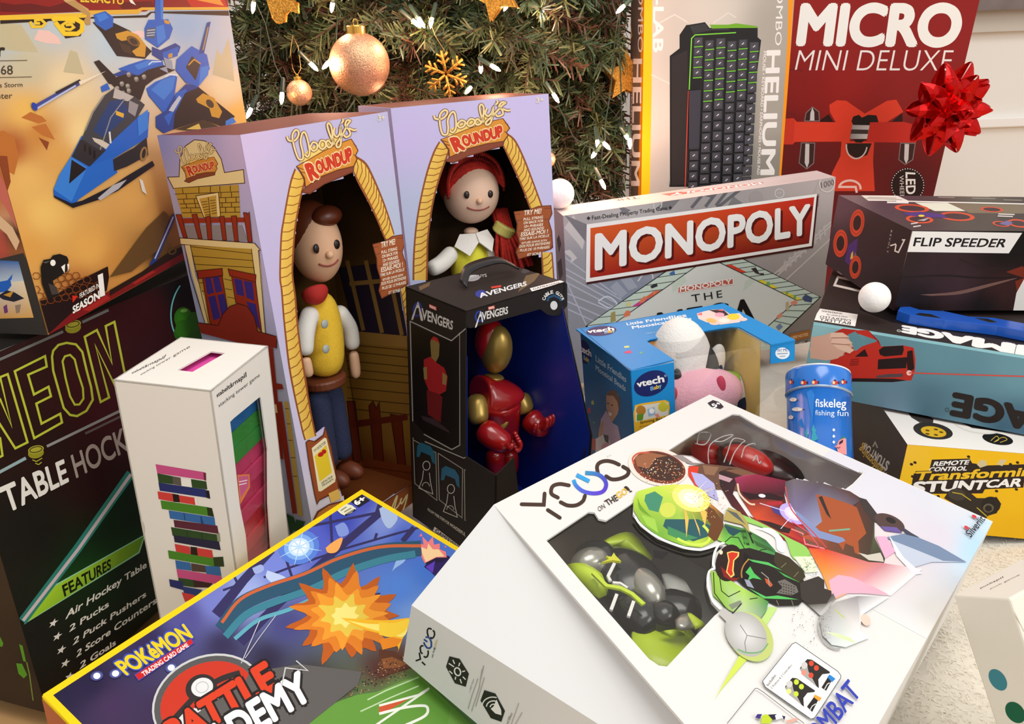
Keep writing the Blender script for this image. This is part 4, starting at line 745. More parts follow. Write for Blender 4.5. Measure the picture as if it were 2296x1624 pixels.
sign(f, T2s, 1.05); rope_word(f, T2, 1.05); TT = affine([(1850,1330),(2110,1245),(1930,1800)], q('H 1152,1050 1475,995 1192,1462')); try_tag(f, TT, '10+'); f.text('3+', 'H 1345,118 1410,108 1405,68 1345,74', (240, 230, 196), .015); f.done()
f = b.face('left', 'side_print'); f.soft((0, 0, 1, 1), [((820,243),(196,180,220)),((880,300),(170,170,220))], (6, 12)); f.done()
f = liner(b, cols=((110,80,36),(80,58,26),(80,58,26),(90,50,24))); f.soft((.02, .1, .98, .98), [((1100,360),(30,20,14)),((1180,480),(60,42,24)),((1200,600),(100,72,34))], (16, 20)); f.lines('H 1100,830 1330,840|H 1100,920 1340,930', 2, (60, 42, 20)); f.done()  # backdrop wash darkens upward: shade inside the box painted as colour
D = .06; c = dp(b, 1056, 432, D); Rh = R3(-.12, 0, .08)
e = empty('toy_doll', 'doll with red yarn hair, white collar and yellow top inside the right lavender box', 'doll', mtx=b.e.matrix_world.copy())
hd = MB().sph(c, (.038, .036, .041), 32, 24, R=Rh); hd = hd.out('head', e, SKIN2, smooth=True); face_bits(e, c, Rh, .038, .036, .041, 0, hd)
hb = MB(); C0 = np.array(c)
hb.sph(C0+np.array((0, .008, .012)), (.041, .036, .037), 32, 22)
for k in range(44):
    a = math.radians(-96+k*192/43); r1 = np.array((math.sin(a)*.041, -.024, math.cos(a)*.043+.004)); m_ = np.array((math.sin(a)*.03, .002, math.cos(a)*.03+.026)); hb.tube([C0+r1*(1, .7, .92), C0+r1+np.array((0, .004, .006)), C0+m_, C0+np.array((0, .03, .03))], [.002, .0026, .0026, .002], 6)
hb.out('hair', e, YARN, smooth=True); pb = MB()
P0 = np.array(dp(b, 1118, 470, D+.005)); P1 = np.array(dp(b, 1130, 515, D-.015)); P2 = np.array(dp(b, 1150, 600, D-.018))
for k in range(46):
    r = RNG.uniform(0, 1)**.5; a = RNG.uniform(0, 6.28); o_ = np.array((math.cos(a), math.sin(a)*.7, 0))*r; pb.tube([P0+o_*.012, P1+o_*.012, P1*.5+P2*.5+o_*.024+np.array((0, 0, .002)), P2+o_*.03+RNG.normal(size=3)*.002], .0026, 6)
pb.out('ponytail', e, YARN, smooth=True)
rb = MB().lathe([(.0135, -.007), (.0155, -.005), (.0155, .005), (.0135, .007)], P1, n=24, R=R3(0, .3, .5)); rb.out('hair_ribbon', e, mat('pale_yellow_satin', (216, 206, 110), rough=.35))
nk = dp(b, 1056, 508, D); ch = dp(b, 1052, 560, D); wt = dp(b, 1055, 640, D); skin('neck', [[(*nk, .012), (*dp(b, 1056, 530, D), .012)]], e, SKIN2)
skin('shirt', [[(*dp(b, 1053, 535, D), .016), (*ch, .027), (*dp(b, 1054, 600, D), .03), (*wt, .027)]], e, mat('bright_yellow_cloth', (226, 220, 60), rough=.85, bump=.4, bscale=500)); skin('waistband', [[(*dp(b, 1056, 612, D-.004), .0335), (*dp(b, 1056, 640, D-.002), .033)]], e, RED)
cl = MB(); cz = np.array(dp(b, 1054, 532, D))
for s_ in (-1, 1): cl.add([cz+np.array(p)*(s_, 1, 1) for p in ((.0, -.026, -.001), (.0, -.018, .008), (.02, -.012, .009), (.029, -.012, -.006), (.016, -.031, -.018), (.0, -.0265, -.003))], [(0, 1, 2, 3, 4, 5)])
co = cl.out('collar', e, WHC); so = co.modifiers.new('thick', 'SOLIDIFY'); so.thickness = .0016
skin('sleeve', [[(*dp(b, 1020, 560, D), .012), (*dp(b, 990, 592, D-.01), .0125), (*dp(b, 962, 606, D-.02), .011)]], e, WHC); skin('sleeve', [[(*dp(b, 1088, 560, D), .012), (*dp(b, 1112, 600, D), .0115), (*dp(b, 1118, 650, D), .01)]], e, WHC)

# ------------------------------------------------------------------ black figure box with open blue inside
def panel(owner, o, U, V, loops, th, col, name, m=None, uvs=None):
    f = Face(owner, o, U, V); L = [[(f.uv(*p) if uvs is None else p) for p in l] for l in loops]
    return MB().slab(L, f.o, f.U, f.V, f.N, th, col).out(name, owner, m or MATTE), f
b = Box('aveng', 'figure_box', 'black open fronted box with handle on top, blue inside and red gold figure', 'toy box')
W_, D_, H_ = b.w, b.d, b.h; KB = (34, 28, 25); BLU = (22, 44, 140)
_, tf = panel(b.e, (0,0,H_), (W_,0,0), (0,D_,0), [[(0,0),(1,0),(1,1),(0,1)]], .0014, KB, 'top_panel', uvs=1)
hp_ = q('X 745,377 1590,125 1614,140 1616,325 1580,372 1550,408 1490,415 1440,402 1385,358 782,522 757,515'); _, hf = panel(b.e, (0,0,0), (W_,0,0), (0,0,H_), [hp_], .0014, KB, 'header_panel')
lw = q('P 911,643 1045,699 1051,735 1043,1023 1112,1067 1108,1140'); lface = Face(b.e, (0,D_,0), (0,-D_,0), (0,0,H_)); l5 = [lface.uv(*p) for p in lw]; ymax = l5[4][0]
panel(b.e, (0,D_,0), (0,-D_,0), (0,0,H_), [[(0,0),(0,1),(1,1),(1,l5[2][1]),l5[3],l5[4],(ymax,0)]], .0014, KB, 'side_panel', uvs=1)
yf = -D_*(ymax-1); rf = Face(b.e, (W_,0,0), (0,D_,0), (0,0,H_)); r1 = rf.uv(1328, 975); r0 = rf.uv(1272, 690)
panel(b.e, (W_,0,0), (0,D_,0), (0,0,H_), [[(r1[0],0),(1,0),(1,1),(0,1),(0,r0[1]),(r1[0],r1[1])]], .0014, KB, 'side_panel', uvs=1)
MB().box((0, D_-.0014, 0), (W_, D_, H_), KB).box((0, min(yf, r1[0]*D_), 0), (W_, D_, .0014), KB).out('back_panel', b.e)
li = MB(); li.slab([[(r1[0]+.02,0),(1,0),(1,.93),(0,.93),(0,r0[1]),(r1[0]+.02,r1[1])]], (W_-.0018,0,0), (0,D_,0), (0,0,H_), (1,0,0), .0006, BLU); li.box((.001, D_-.003, 0), (W_-.001, D_-.002, H_*.93), (14, 24, 84)); li.box((.0016, -.0, .12), (.0022, D_-.003, H_*.83), BLU); li.box((0, min(yf, r1[0]*D_)+.002, .002), (W_, D_-.002, .003), (20, 40, 130)); li.out('backdrop', b.e, mat('blue_backdrop', vcol=True, rough=.3))
ff_o = (0, yf, 0); fl = [(0,0),(1,0),(1,rf.uv(1328,975)[1]),(.93,.165),(.84,.2),(.72,.14),(.3,.13),(.18,l5[4][1]+.04),(0,l5[4][1])]; fl = [(u, v if v > 0 else 0) for u, v in fl]
panel(b.e, ff_o, (W_,0,0), (0,0,H_), [fl], .0014, (40, 30, 24), 'front_lip', uvs=1)
SIL = (206, 204, 200)
def logoA(f, at4, k, sh=True):            # round blue swirl with big A then the word
    f.text('AVENGERS', at4, SIL, .02, (.02, (60, 56, 54)))
f = Face(b.e, (0,0,H_), (W_,0,0), (0,D_,0), 'top_print'); f.poly('X 340,165 440,125 430,160 350,200', (104, 78, 44)); f.poly('X 1190,215 1260,70 1390,40 1330,120', (104, 84, 52)); f.ell('X 870,225', 12, 8, -10, (50, 60, 150)); f.text('AVENGERS', 'X 870,262 1265,155 1262,120 850,225', (226, 226, 226), .025); f.poly('X 960,165 1045,152 1050,168 965,182', (214, 60, 50)); f.done(); f = Face(b.e, (0,0,H_), (W_,0,0), (0,D_,0), 'label_print'); f.poly('X 1293,180 1575,105 1603,118 1315,210', (240, 238, 234)); f.text('GAMERVERSE', 'X 1320,195 1550,135 1548,122 1318,180', (96, 60, 60), .02); f.done(); f = Face(b.e, (0,0,H_), (W_,0,0), (0,D_,0), 'rear_print'); f.text('CABLE GUYS', 'X 690,110 925,80 920,55 700,85', (220, 220, 216), .02); f.ell('X 800,92', 18, 7, -8, (206, 210, 214)); f.done(); f = Face(b.e, (0,0,H_), (W_,0,0), (0,D_,0), 'hang_hole_print'); f.poly('X 1215,40 1240,5 1285,10 1290,40 1240,55', (60, 58, 58)); f.done()
ha = MB(); hpts = [tf.loc(*p) for p in q('X 720,180 760,130 900,90 1040,60 1170,45')]; dirv = np.array(tf.loc(*q('X 760,190')[0]))-np.array(tf.loc(*q('X 740,150')[0]))
top_ = []; 
for i, p in enumerate(hpts): top_.append(np.array(p)+np.array((0, 0, (.003, .0125, .016, .015, .006)[i])))
vs = []; fs = []
tp_ = sm([tuple(p) for p in top_], 6); tp_ = [np.array(p) for p in tp_]; acr = np.array((.0, -.006, .0))
for p in tp_: vs += [p+acr+np.array((0,0,.0)), p-acr+np.array((0,0,.004))]
for i in range(len(tp_)-1): fs.append((2*i, 2*i+2, 2*i+3, 2*i+1))
ho = newobj('carry_handle', mesh_from('carry_handle', vs, fs, True), b.e, mat('black_card', (26, 24, 26), rough=.35)); sd = ho.modifiers.new('thick', 'SOLIDIFY'); sd.thickness = .0016
f = Face(b.e, (0,0,0), (W_,0,0), (0,0,H_), 'header_print'); f.ell('X 855,420', 9, 13, 8, (46, 66, 160)); f.ell('X 858,420', 6, 9, 8, KB); f.text('A', 'X 828,500 890,455 880,372 862,378', (228, 228, 226), .02); f.text('VENGERS', 'X 885,452 1104,395 1104,336 882,385', (224, 222, 218), .025); f.poly('X 935,338 990,325 992,352 938,366', (222, 80, 64)); f.text('MARVEL', 'X 940,360 988,348 986,330 938,342', (250, 236, 230), .03)
for i, ch in enumerate('CABLE GUYS'):
    if ch == ' ': continue
    a = math.radians(200+140*i/9.0); c0 = q('X 1492,300')[0]; rx, ry = 21.5, 23; c = np.array((c0[0]+rx*math.cos(a), c0[1]+ry*math.sin(a))); t = np.array((-math.sin(a), math.cos(a))); n_ = np.array((math.cos(a), math.sin(a))); f.text(ch, [tuple(c-t*2.6-n_*3), tuple(c+t*2.6-n_*3), tuple(c+t*2.6+n_*4), tuple(c-t*2.6+n_*4)], (240, 240, 238), .03)
f.line(q('X 1440,290 1455,255 1500,240 1545,262 1560,285'), 5, (40, 84, 120)); f.ell('X 1498,325', 8, 10, 0, (226, 228, 228)); f.done()
f = Face(b.e, (0,D_,0), (0,-D_,0), (0,0,H_), 'side_print'); f.ell('X 330,360', 11, 17, 8, (40, 54, 140)); f.ell('X 333,362', 7, 12, 8, KB); f.text('A', 'X 285,425 372,428 345,292 325,296', SIL, .02); f.text('VENGERS', 'X 368,440 630,535 636,462 368,350', SIL, .02); f.poly('X 430,312 494,338 494,370 432,345', (206, 60, 48)); f.text('MARVEL', 'X 434,342 490,366 490,345 434,318', (250, 230, 226), .03)
f.lines('X 265,460 622,628 755,515|X 268,465 290,1320|X 385,1430 625,1562 693,1525 690,560', 2.4, (170, 168, 164)); f.poly('X 275,500 620,640 690,580 690,1520 625,1550 390,1425 300,1320', (20, 16, 15))
# plain rounded figure in the picture (generic)
f.poly('X 440,640 460,600 495,600 520,660 515,760 490,810 450,780', (128, 108, 60)); f.poly('X 440,625 470,590 505,610 520,650 470,620', (170, 36, 40)); f.polys('X 385,790 440,765 500,820 560,860 590,940 575,1060 520,1090 430,1060 385,950', (160, 32, 38)); f.polys('X 380,860 410,850 415,960 390,960|X 545,900 585,930 575,1010 545,1000', (140, 118, 66)); f.polys('X 410,1050 500,1080 545,1110 530,1330 480,1300 420,1260', (110, 26, 30)); f.poly('X 360,1270 480,1300 600,1400 605,1420 380,1310', (58, 44, 50))
f.lines('Y 1250,310 1265,705 1455,850 1445,440 1250,330|Y 1465,445 1475,845 1670,1000 1675,580 1465,445|Y 1690,585 1695,1020 1930,1190 1945,700 1690,585', 1.8, (168, 164, 158)); f.lines('Y 1690,480 1985,645 2120,600|Y 1350,345 1690,490', 2.2, (176, 174, 170))
for (x, y, c) in ((1360, 440, (40, 104, 134)), (1570, 640, (46, 104, 140)), (1790, 930, (90, 116, 44))):
    o_ = q('Y %d,%d' % (x, y))[0]; k = lambda dx, dy: (o_[0]+dx*ZS, o_[1]+dy*ZS+dx*ZS*.42)
    f.poly([k(-75,-30),(k(-40,-70)),k(40,-70),k(75,-30),k(80,70),k(55,60),k(40,10),k(-40,10),k(-55,60),k(-80,70)], c); f.ring(k(5, 110), 8, 10, 0, 1.6, (220, 220, 216)); f.line([k(-20,160),k(-30,240),k(-60,330),k(60,330),k(40,240),k(30,160)], 1.6, (214, 214, 210)); f.ring(k(0, 290), 8, 9, 0, 1.5, (200, 200, 196), 180, 360)
f.polys('Y 1740,690 1790,680 1795,625 1770,620 1790,560 1832,620 1815,625 1810,690 1760,700', (100, 140, 196)); f.line('Y 1785,735 1800,755 1820,730', 2, (130, 170, 60)); f.text('FOLLOW THESE STEPS FOR WONDERFUL', 'Y 1375,935 1700,1160 1702,1130 1378,915', (210, 206, 200), .02); f.poly('Y 1435,1075 1650,1240 1620,1280 1415,1125', (226, 224, 220)); f.text('GAMERVERSE', 'Y 1440,1125 1640,1270 1650,1245 1448,1090', (60, 50, 50), .03); f.done()
# generic red and gold toy figure inside (plain, no particular character)
RG = mat('red_gloss_plastic', (160, 22, 24), rough=.22, coat=.5); GG = mat('gold_paint', (176, 146, 74), rough=.32, metal=.55)
e = empty('toy_figure', 'red and gold plastic figure with arms held out in the black open fronted box', 'toy figure', mtx=b.e.matrix_world.copy())
y0 = .055
c = np.array(dp(b, 1112, 783, y0)); hd = MB().sph(c, (.0175, .019, .029), 28, 20, R=R3(.25, .1, 0)).out('head', e, GG, smooth=True); MB().sph(c+np.array((-.002, .008, .008)), (.0185, .017, .0265), 24, 18).out('hood', e, RG, smooth=True)
skin('neck', [[(*dp(b, 1108, 838, y0), .013), (*dp(b, 1106, 852, y0), .015)]], e, GG)
skin('torso', [[(*dp(b, 1108, 862, y0), .02), (*dp(b, 1112, 895, y0-.004), .033), (*dp(b, 1118, 930, y0-.002), .027), (*dp(b, 1124, 968, y0), .022), (*dp(b, 1126, 1000, y0), .021)], [(*dp(b, 1108, 862, y0), .02), (*dp(b, 1078, 872, y0), .018)], [(*dp(b, 1108, 862, y0), .02), (*dp(b, 1148, 872, y0), .018)]], e, RG)
skin('belly_plate', [[(*dp(b, 1112, 938, y0-.015), .017), (*dp(b, 1126, 946, y0-.014), .015)]], e, GG)
for sh, el, wr_, hn in (((1066, 880, y0), (1074, 955, y0-.02), (1120, 990, y0-.045), (1160, 1006, y0-.055)), ((1160, 880, y0), (1180, 930, y0-.015), (1212, 960, y0-.035), (1236, 955, y0-.05))):
    S_, E_, Wp, Hd = [np.array(dp(b, *p)) for p in (sh, el, wr_, hn)]
    skin('upper_arm', [[(*S_, .014), (*(S_*.4+E_*.6), .0135), (*E_, .0125)]], e, GG); skin('forearm', [[(*E_, .0135), (*(E_*.5+Wp*.5), .0165), (*Wp, .014), (*(Wp*.45+Hd*.55), .013)]], e, RG)
    dr = Hd-Wp; dr /= np.linalg.norm(dr); sd_ = np.cross(dr, (0, 0, 1)); sd_ /= np.linalg.norm(sd_)
    for k in range(4):
        p_ = Hd-dr*.008+sd_*(k-1.5)*.0062; skin('finger', [[(*p_, .0042), (*(p_+dr*.007+np.array((0,0,.002))), .004), (*(p_+dr*.0095+np.array((0,0,.010))), .0036), (*(p_+dr*.006+np.array((0,0,.0155))), .003)]], e, RG, 1)
    p_ = Hd-dr*.018+sd_*.013; skin('thumb', [[(*p_, .0042), (*(p_+sd_*.004+dr*.005+np.array((0,0,.006))), .0038), (*(p_+sd_*.003+dr*.007+np.array((0,0,.012))), .003)]], e, RG, 1)
for sx in (1108, 1140): skin('leg', [[(*dp(b, sx, 1004, y0), .014), (*dp(b, sx+2, 1040, y0), .012), (*dp(b, sx+4, 1070, y0), .011)]], e, RG)

# ------------------------------------------------------------------ silver board game
b = Box('mono', 'board_game_box', 'silver grey board game box with red title banner behind the blue cow toy box', 'board game')
b.solid((150, 146, 146)); bpy.data.objects['snowball'].location = [float(t) for t in np.array(BX['mono'][0])+b.R @ np.array((.008, .04, b.h+.0222))]; f = b.face('front', 'front_print')
f.soft((0, 0, 1, 1), [((1270,490),(178,172,172)),((1400,470),(196,190,190)),((1600,450),(170,164,164)),((1860,410),(196,182,180)),((1850,520),(176,166,164)),((1290,600),(160,160,166)),((1300,700),(150,152,160)),((1400,640),(140,148,166)),((1850,600),(168,160,156)),((1820,740),(140,130,122)),((1290,800),(150,150,156)),((1500,800),(190,190,190)),((1750,800),(110,100,94))], (40, 30), .05)
WL = (214, 210, 210); DGR = (112, 112, 120)
f.polys('K 190,560 210,490 240,560 240,620|K 250,500 330,390 425,600 405,690 370,640|K 230,700 300,690 360,760 300,810 310,760', (206, 202, 200)); f.polys('K 250,390 440,470 430,620|K 1640,330 1700,230 1780,290|K 700,300 820,350 760,390|K 1020,350 1120,260 1240,260 1160,350', (128, 126, 130))
f.lines('K 185,650 240,900 440,1340|K 200,560 260,760 700,1080|K 240,840 740,1120|K 250,900 700,1150|K 250,960 690,1190|K 260,1060 640,1210|K 270,1130 560,1260|K 280,1200 500,1300', 3, (186, 190, 202)); f.line(sm(q('K 540,1130 620,1090 700,1150 640,1190 540,1140'), 5), 3, (214, 220, 232)); f.polys('K 640,1010 700,960 790,1060 730,1110|K 720,930 800,900 880,1010 800,1040', (164, 170, 184)); f.line(sm(q('K 880,960 930,900 1000,900 1010,940'), 5), 3, WL)
f.lines('K 1340,330 1440,210 1520,230|K 1460,320 1560,190|K 1550,310 1650,180|K 1560,330 1760,170', 7, (104, 104, 110)); f.ring('K 1050,300', 9, 14, 10, 2, WL); f.ell('K 1895,240', 16, 15, 0, (166, 158, 158)); f.ring('K 2095,205', 10, 10, 0, 2, WL); f.text('1000', 'K 2075,215 2115,207 2113,192 2073,200', WL)
f.lines('L 640,450 150,900|L 650,470 170,920|L 500,610 190,880|L 640,590 250,950', 3, (206, 198, 194))
for k in range(9): f.poly(q('L %d,%d %d,%d %d,%d %d,%d' % (230+42*k, 800-38*k, 250+42*k, 770-38*k, 262+42*k, 860-38*k, 246+42*k, 880-38*k)), (196, 188, 184))
f.ring('L 605,120', 17, 19, 8, 2.5, (226, 218, 216)); f.text('1000', 'L 555,165 665,130 660,85 552,110', (120, 104, 104)); f.text('BRAND', 'L 522,210 516,318 532,320 538,212', (130, 112, 108)); f.line('L 545,80 490,215', 2, (190, 180, 178))
f.text('Fast-Dealing Property Trading Game', 'K 488,432 1132,345 1130,313 485,397', (44, 40, 40), .004, base=True); f.polys('K 440,418 457,402 474,418 457,435|K 1143,327 1158,312 1174,327 1158,342', (60, 56, 56))
# printed board
f.poly('K 430,1345 1150,850 1760,752 L 552,1095 L 235,1400 P 1640,900 1450,900', (28, 28, 30)); f.poly('K 445,1340 1155,856 1758,760 L 543,1094 L 230,1390 P 1640,895 1455,895', (204, 222, 208)); f.poly('K 690,1312 1400,816 1560,788 L 345,1122 L 100,1342 P 1600,880 1480,860', (222, 226, 220))
f.polys('K 1150,900 1250,870 1300,960 1180,1060|K 1800,960 1900,900 1890,960 1780,1050|K 950,1040 1000,1010 990,1100', (206, 220, 206))
for k in range(7):
    t = k/7; a = np.array(q('K 445,1340')[0])*(1-t)+np.array(q('K 1155,856')[0])*t; c = np.array(q('K 690,1312')[0])*(1-t)+np.array(q('K 1400,816')[0])*t; f.line([a, c], 1.3, (40, 44, 44))
    if k in (2, 3): t2 = t+.13; c2 = np.array(q('K 690,1312')[0])*(1-t2)+np.array(q('K 1400,816')[0])*t2; f.poly([c, c2, c2*.72+np.array(q('K 445,1340')[0])*0+(np.array(q('K 445,1340')[0])*(1-t2)+np.array(q('K 1155,856')[0])*t2)*.28, c*.72+a*.28], ((206, 70, 140), (224, 110, 80))[k % 2])
for k in range(10):
    t = k/10; a = np.array(q('K 1758,760')[0])*(1-t)+np.array(q('L 543,1094')[0])*t; c = np.array(q('K 1560,788')[0])*(1-t)+np.array(q('L 345,1122')[0])*t; f.line([a, c], 1.2, (40, 44, 44))
    if k in (1, 2, 5, 6, 8, 9): t2 = t+.1; a2 = np.array(q('K 1758,760')[0])*(1-t2)+np.array(q('L 543,1094')[0])*t2; c2 = np.array(q('K 1560,788')[0])*(1-t2)+np.array(q('L 345,1122')[0])*t2; f.poly([c, c2, c2*.75+a2*.25, c*.75+a*.25], (222, 70, 50) if k < 3 else (236, 222, 70))
for k in range(5):
    t = k/5; a = np.array(q('L 543,1094')[0])*(1-t)+np.array(q('L 230,1390')[0])*t; c = np.array(q('L 345,1122')[0])*(1-t)+np.array(q('L 100,1342')[0])*t; f.line([a, c], 1.2, (40, 44, 44))
f.lines('K 690,1312 1400,816 1560,788 L 345,1122 100,1342', 1.6, (40, 44, 44)); f.polys('K 760,1240 780,1210 810,1210 815,1250 760,1270|K 905,1110 940,1085 960,1100 930,1140 890,1150|K 1000,1050 1050,1035 1020,1080', (232, 130, 96)); f.polys('K 645,1310 650,1230 685,1215 690,1300', (170, 154, 96)); f.polys('L 250,1180 250,1140 275,1130 280,1200 260,1225', (200, 180, 140)); f.polys('L 290,1140 340,1115 350,1150 300,1170|L 170,1260 215,1225 220,1260 180,1285', (232, 150, 120)); f.polys('L 390,1100 420,1070 480,1100 470,1140 410,1130', (70, 84, 120)); f.polys('L 165,1350 200,1320 225,1350 190,1380', (120, 140, 176)); f.polys('K 1150,890 1190,865 1200,900 1160,910', (70, 110, 170)); f.polys('K 985,1000 1040,975 1050,1000 1000,1020', (50, 50, 60)); f.ell('K 800,1155', 6, 5, -30, (220, 214, 150)); f.polys('K 1850,850 1890,840 1920,890 1960,890 1960,910 1890,890', (60, 50, 50)); f.polys('L 90,960 120,980 110,1000 80,990|L 250,1050 270,1040 270,1070 250,1070|L 315,1085 335,1070 340,1105 315,1110', (120, 180, 110)); f.polys('K 1990,970 2010,960 2010,990 1990,990', (120, 180, 110))
f.text('THE', 'K 1345,1140 1605,1095 1598,1036 1335,1077', (26, 24, 24), 0, spacing=1.35); f.text('MEGA', 'K 1050,1480 1900,1340 1880,1105 1050,1235', (18, 17, 18), .02, base=True); f.poly('K 1222,1060 1696,982 1694,935 1226,1008', (196, 96, 76)); f.line('K 1222,1060 1696,982 1694,935 1226,1008', 1.5, (250, 246, 240), True); f.text('MONOPOLY', 'K 1240,1050 1680,978 1678,940 1242,1010', (250, 246, 242), .02)
f.poly('L 285,1412 458,1374 452,1440 284,1482', (176, 108, 40)); f.text('1000 NOTES', 'L 300,1455 440,1425 440,1400 300,1430', (240, 214, 170), .01); f.polys('L 330,1530 440,1460 420,1520 340,1590', (90, 86, 84)); f.ring('L 385,1505', 9, 6, -25, 2, (190, 186, 180))
# title banner
f.poly('K 448,490 L 530,225 L 484,672 K 440,985', (70, 20, 16)); f.poly('K 440,470 L 516,209 L 471,656 K 432,968', (250, 248, 244)); f._add(q('K 472,502 L 494,236 L 448,634 K 468,930'), [(0, 1, 2, 3)], [(226, 96, 40), (206, 44, 30), (126, 22, 16), (170, 36, 24)])
mq = q('K 522,856 L 448,548 L 452,303 K 524,560'); off = [(x+5, y+5) for x, y in mq]; f.text('MONOPOLY', off, (92, 16, 12), .025); f.text('MONOPOLY', mq, (250, 249, 246), .025); f.done()
f = b.face('left', 'side_print'); f.soft((0, 0, 1, 1), [((1250,480),(160,154,156)),((1262,600),(120,120,128)),((1270,700),(140,140,148))], (4, 20), .1); f.polys('K 185,600 205,560 225,640 205,720|K 190,800 225,760 238,900 210,960', (60, 60, 70)); f.done()
f = b.face('top', 'top_print'); f.soft((0, 0, 1, 1), [((1300,460),(206,196,194)),((1450,435),(190,180,178)),((1600,420),(214,202,200)),((1800,400),(206,190,188))], (20, 4), .06)
f.poly('K 1080,212 1950,110 1960,122 1160,228', (206, 110, 100)); f.text('MONOPOLY', 'K 1925,112 1175,205 1160,224 1950,124', (250, 244, 242), .03); f.text('THE MEGA', 'K 880,232 440,290 470,300 900,250', (110, 104, 104), .02); f.polys('K 230,330 420,290 700,262 560,300 300,345', (226, 220, 216)); f.done()

# ------------------------------------------------------------------ blue cow toy box with clear window
b = Box('vtech', 'baby_toy_box', 'bright blue baby toy box with plush cow behind a clear window', 'toy box'); W_, D_, H_ = b.w, b.d, b.h
CY = (28, 142, 214); CYD = (30, 104, 160)
panel(b.e, (0,0,H_), (W_,0,0), (0,D_,0), [q('P 1291,738 1415,830 M 1000,600 M 765,440 795,424 1480,315 1560,320 1832,468 P 1783,762 1624,681')], .0014, CY, 'top_panel', INK)
fu = Face(b.e, (0,0,0), (W_,0,0), (0,0,H_)); us = fu.uv(1511, 807)[0]; panel(b.e, (0,0,0), (W_,0,0), (0,0,H_), [[(0,0),(us,0),(us,1),(0,1)]], .0014, CY, 'front_strip', INK, 1); panel(b.e, (0,0,0), (W_,0,0), (0,0,H_), [q('M 1832,468 2037,432 2035,604 2010,612 1828,636')], .0014, CY, 'corner_tab', INK)
MB().box((0, 0, 0), (.0014, D_, H_), CYD).out('side_panel', b.e, INK); MB().box((0, D_-.0014, 0), (W_, D_, H_), CY).out('back_panel', b.e, INK); MB().box((0, 0, 0), (W_, D_, .0014), CY).out('bottom_panel', b.e, INK)
cb = MB(); n_ = 24; prof = [(W_-.012-.02*(1-math.cos(t)), D_-.004-.03*(1-math.sin(t))) for t in np.linspace(0, math.pi/2, n_)]; prof = [(W_-.03, .02)]+[(W_-.03-.03*(1-math.cos(t)), D_-.04+.03*math.sin(t)) for t in np.linspace(0, math.pi/2, 12)]+[(.004, D_-.01)]
vs = [(x, y, z) for z in (.002, H_-.004) for x, y in prof]; k = len(prof); bd = newobj('backdrop', mesh_from('backdrop', vs, [(i, i+1, k+i+1, k+i) for i in range(k-1)], True, np.array([lin((206, 172, 92))]*len(vs))), b.e, MATTE); so = bd.modifiers.new('thick', 'SOLIDIFY'); so.thickness = .0008
f = Face(b.e, (0, D_-.0108, 0), (W_,0,0), (0,0,H_), 'backdrop_print'); f.poly('M 1120,330 1600,310 1850,420 1780,520 1480,560 1180,560', (122, 66, 34)); f.polys('M 1190,520 1230,450 1330,470 1350,540 1250,570|M 1510,440 1560,390 1680,400 1640,460 1540,470|M 1400,610 1500,560 1620,560 1560,600 1460,640', (196, 190, 176)); f.ell('M 1430,470', 16, 14, 0, (196, 44, 30)); f.polys('M 1330,420 1370,420 1360,490 1330,480', (230, 226, 216)); f.done()
wl = q('P 1511,807 M 765,440 795,424 1480,315 1560,320 1832,468'); panel(b.e, (0,0,H_-.0016), (W_,0,0), (0,D_,0), [wl], .0002, (255,)*3, 'window_film', FILM)
panel(b.e, (0,.0016,0), (W_,0,0), (0,0,H_), [[(us,0),(1,0),(1,1),(us,1)]], .0002, (255,)*3, 'window_film', FILM, 1); panel(b.e, (W_-.0004,0,0), (0,D_,0), (0,0,H_), [[(0,0),(1,0),(1,1),(0,1)]], .0002, (255,)*3, 'window_film', FILM, 1)
NV_ = (28, 40, 104)
def vlogo(f, c, rx, ry, rot, tq, bq):
    f.ell(c, rx, ry, rot, NV_, 32); f.text('vtech', tq, (250, 250, 250), .03); 
    Q = q(bq) if isinstance(bq, str) else bq; a = lambda t, u: tuple((np.array(Q[0])*(1-t)+np.array(Q[1])*t)*(1-u)+(np.array(Q[3])*(1-t)+np.array(Q[2])*t)*u)
    for i, (ch, col) in enumerate(zip('Baby', ((120, 190, 240), (240, 180, 60), (250, 220, 90), (120, 200, 220)))):
        x0, x1 = (0, .3, .55, .8)[i], (.27, .52, .78, 1)[i]; lo = -.3 if ch == 'y' else 0; hi = .72 if ch in 'ay' else 1; f.text(ch, [a(x0, lo), a(x1, lo), a(x1, hi), a(x0, hi)], col, .02)
f = Face(b.e, (0,0,H_), (W_,0,0), (0,D_,0), 'top_print'); vlogo(f, 'M 376,354', 34, 11, -5, 'M 265,372 485,350 478,318 255,345', 'M 405,376 492,362 488,340 400,352')
f.text('Little Friendlies', 'M 598,306 1108,232 1098,206 590,286', (226, 240, 250), .025); f.text('Moosical Beads', 'M 645,338 1150,258 1142,236 636,314', (226, 240, 250), .025); f.text('Have a moosical good time!', 'M 765,384 1210,316 1205,296 760,372', (170, 210, 238), .01)
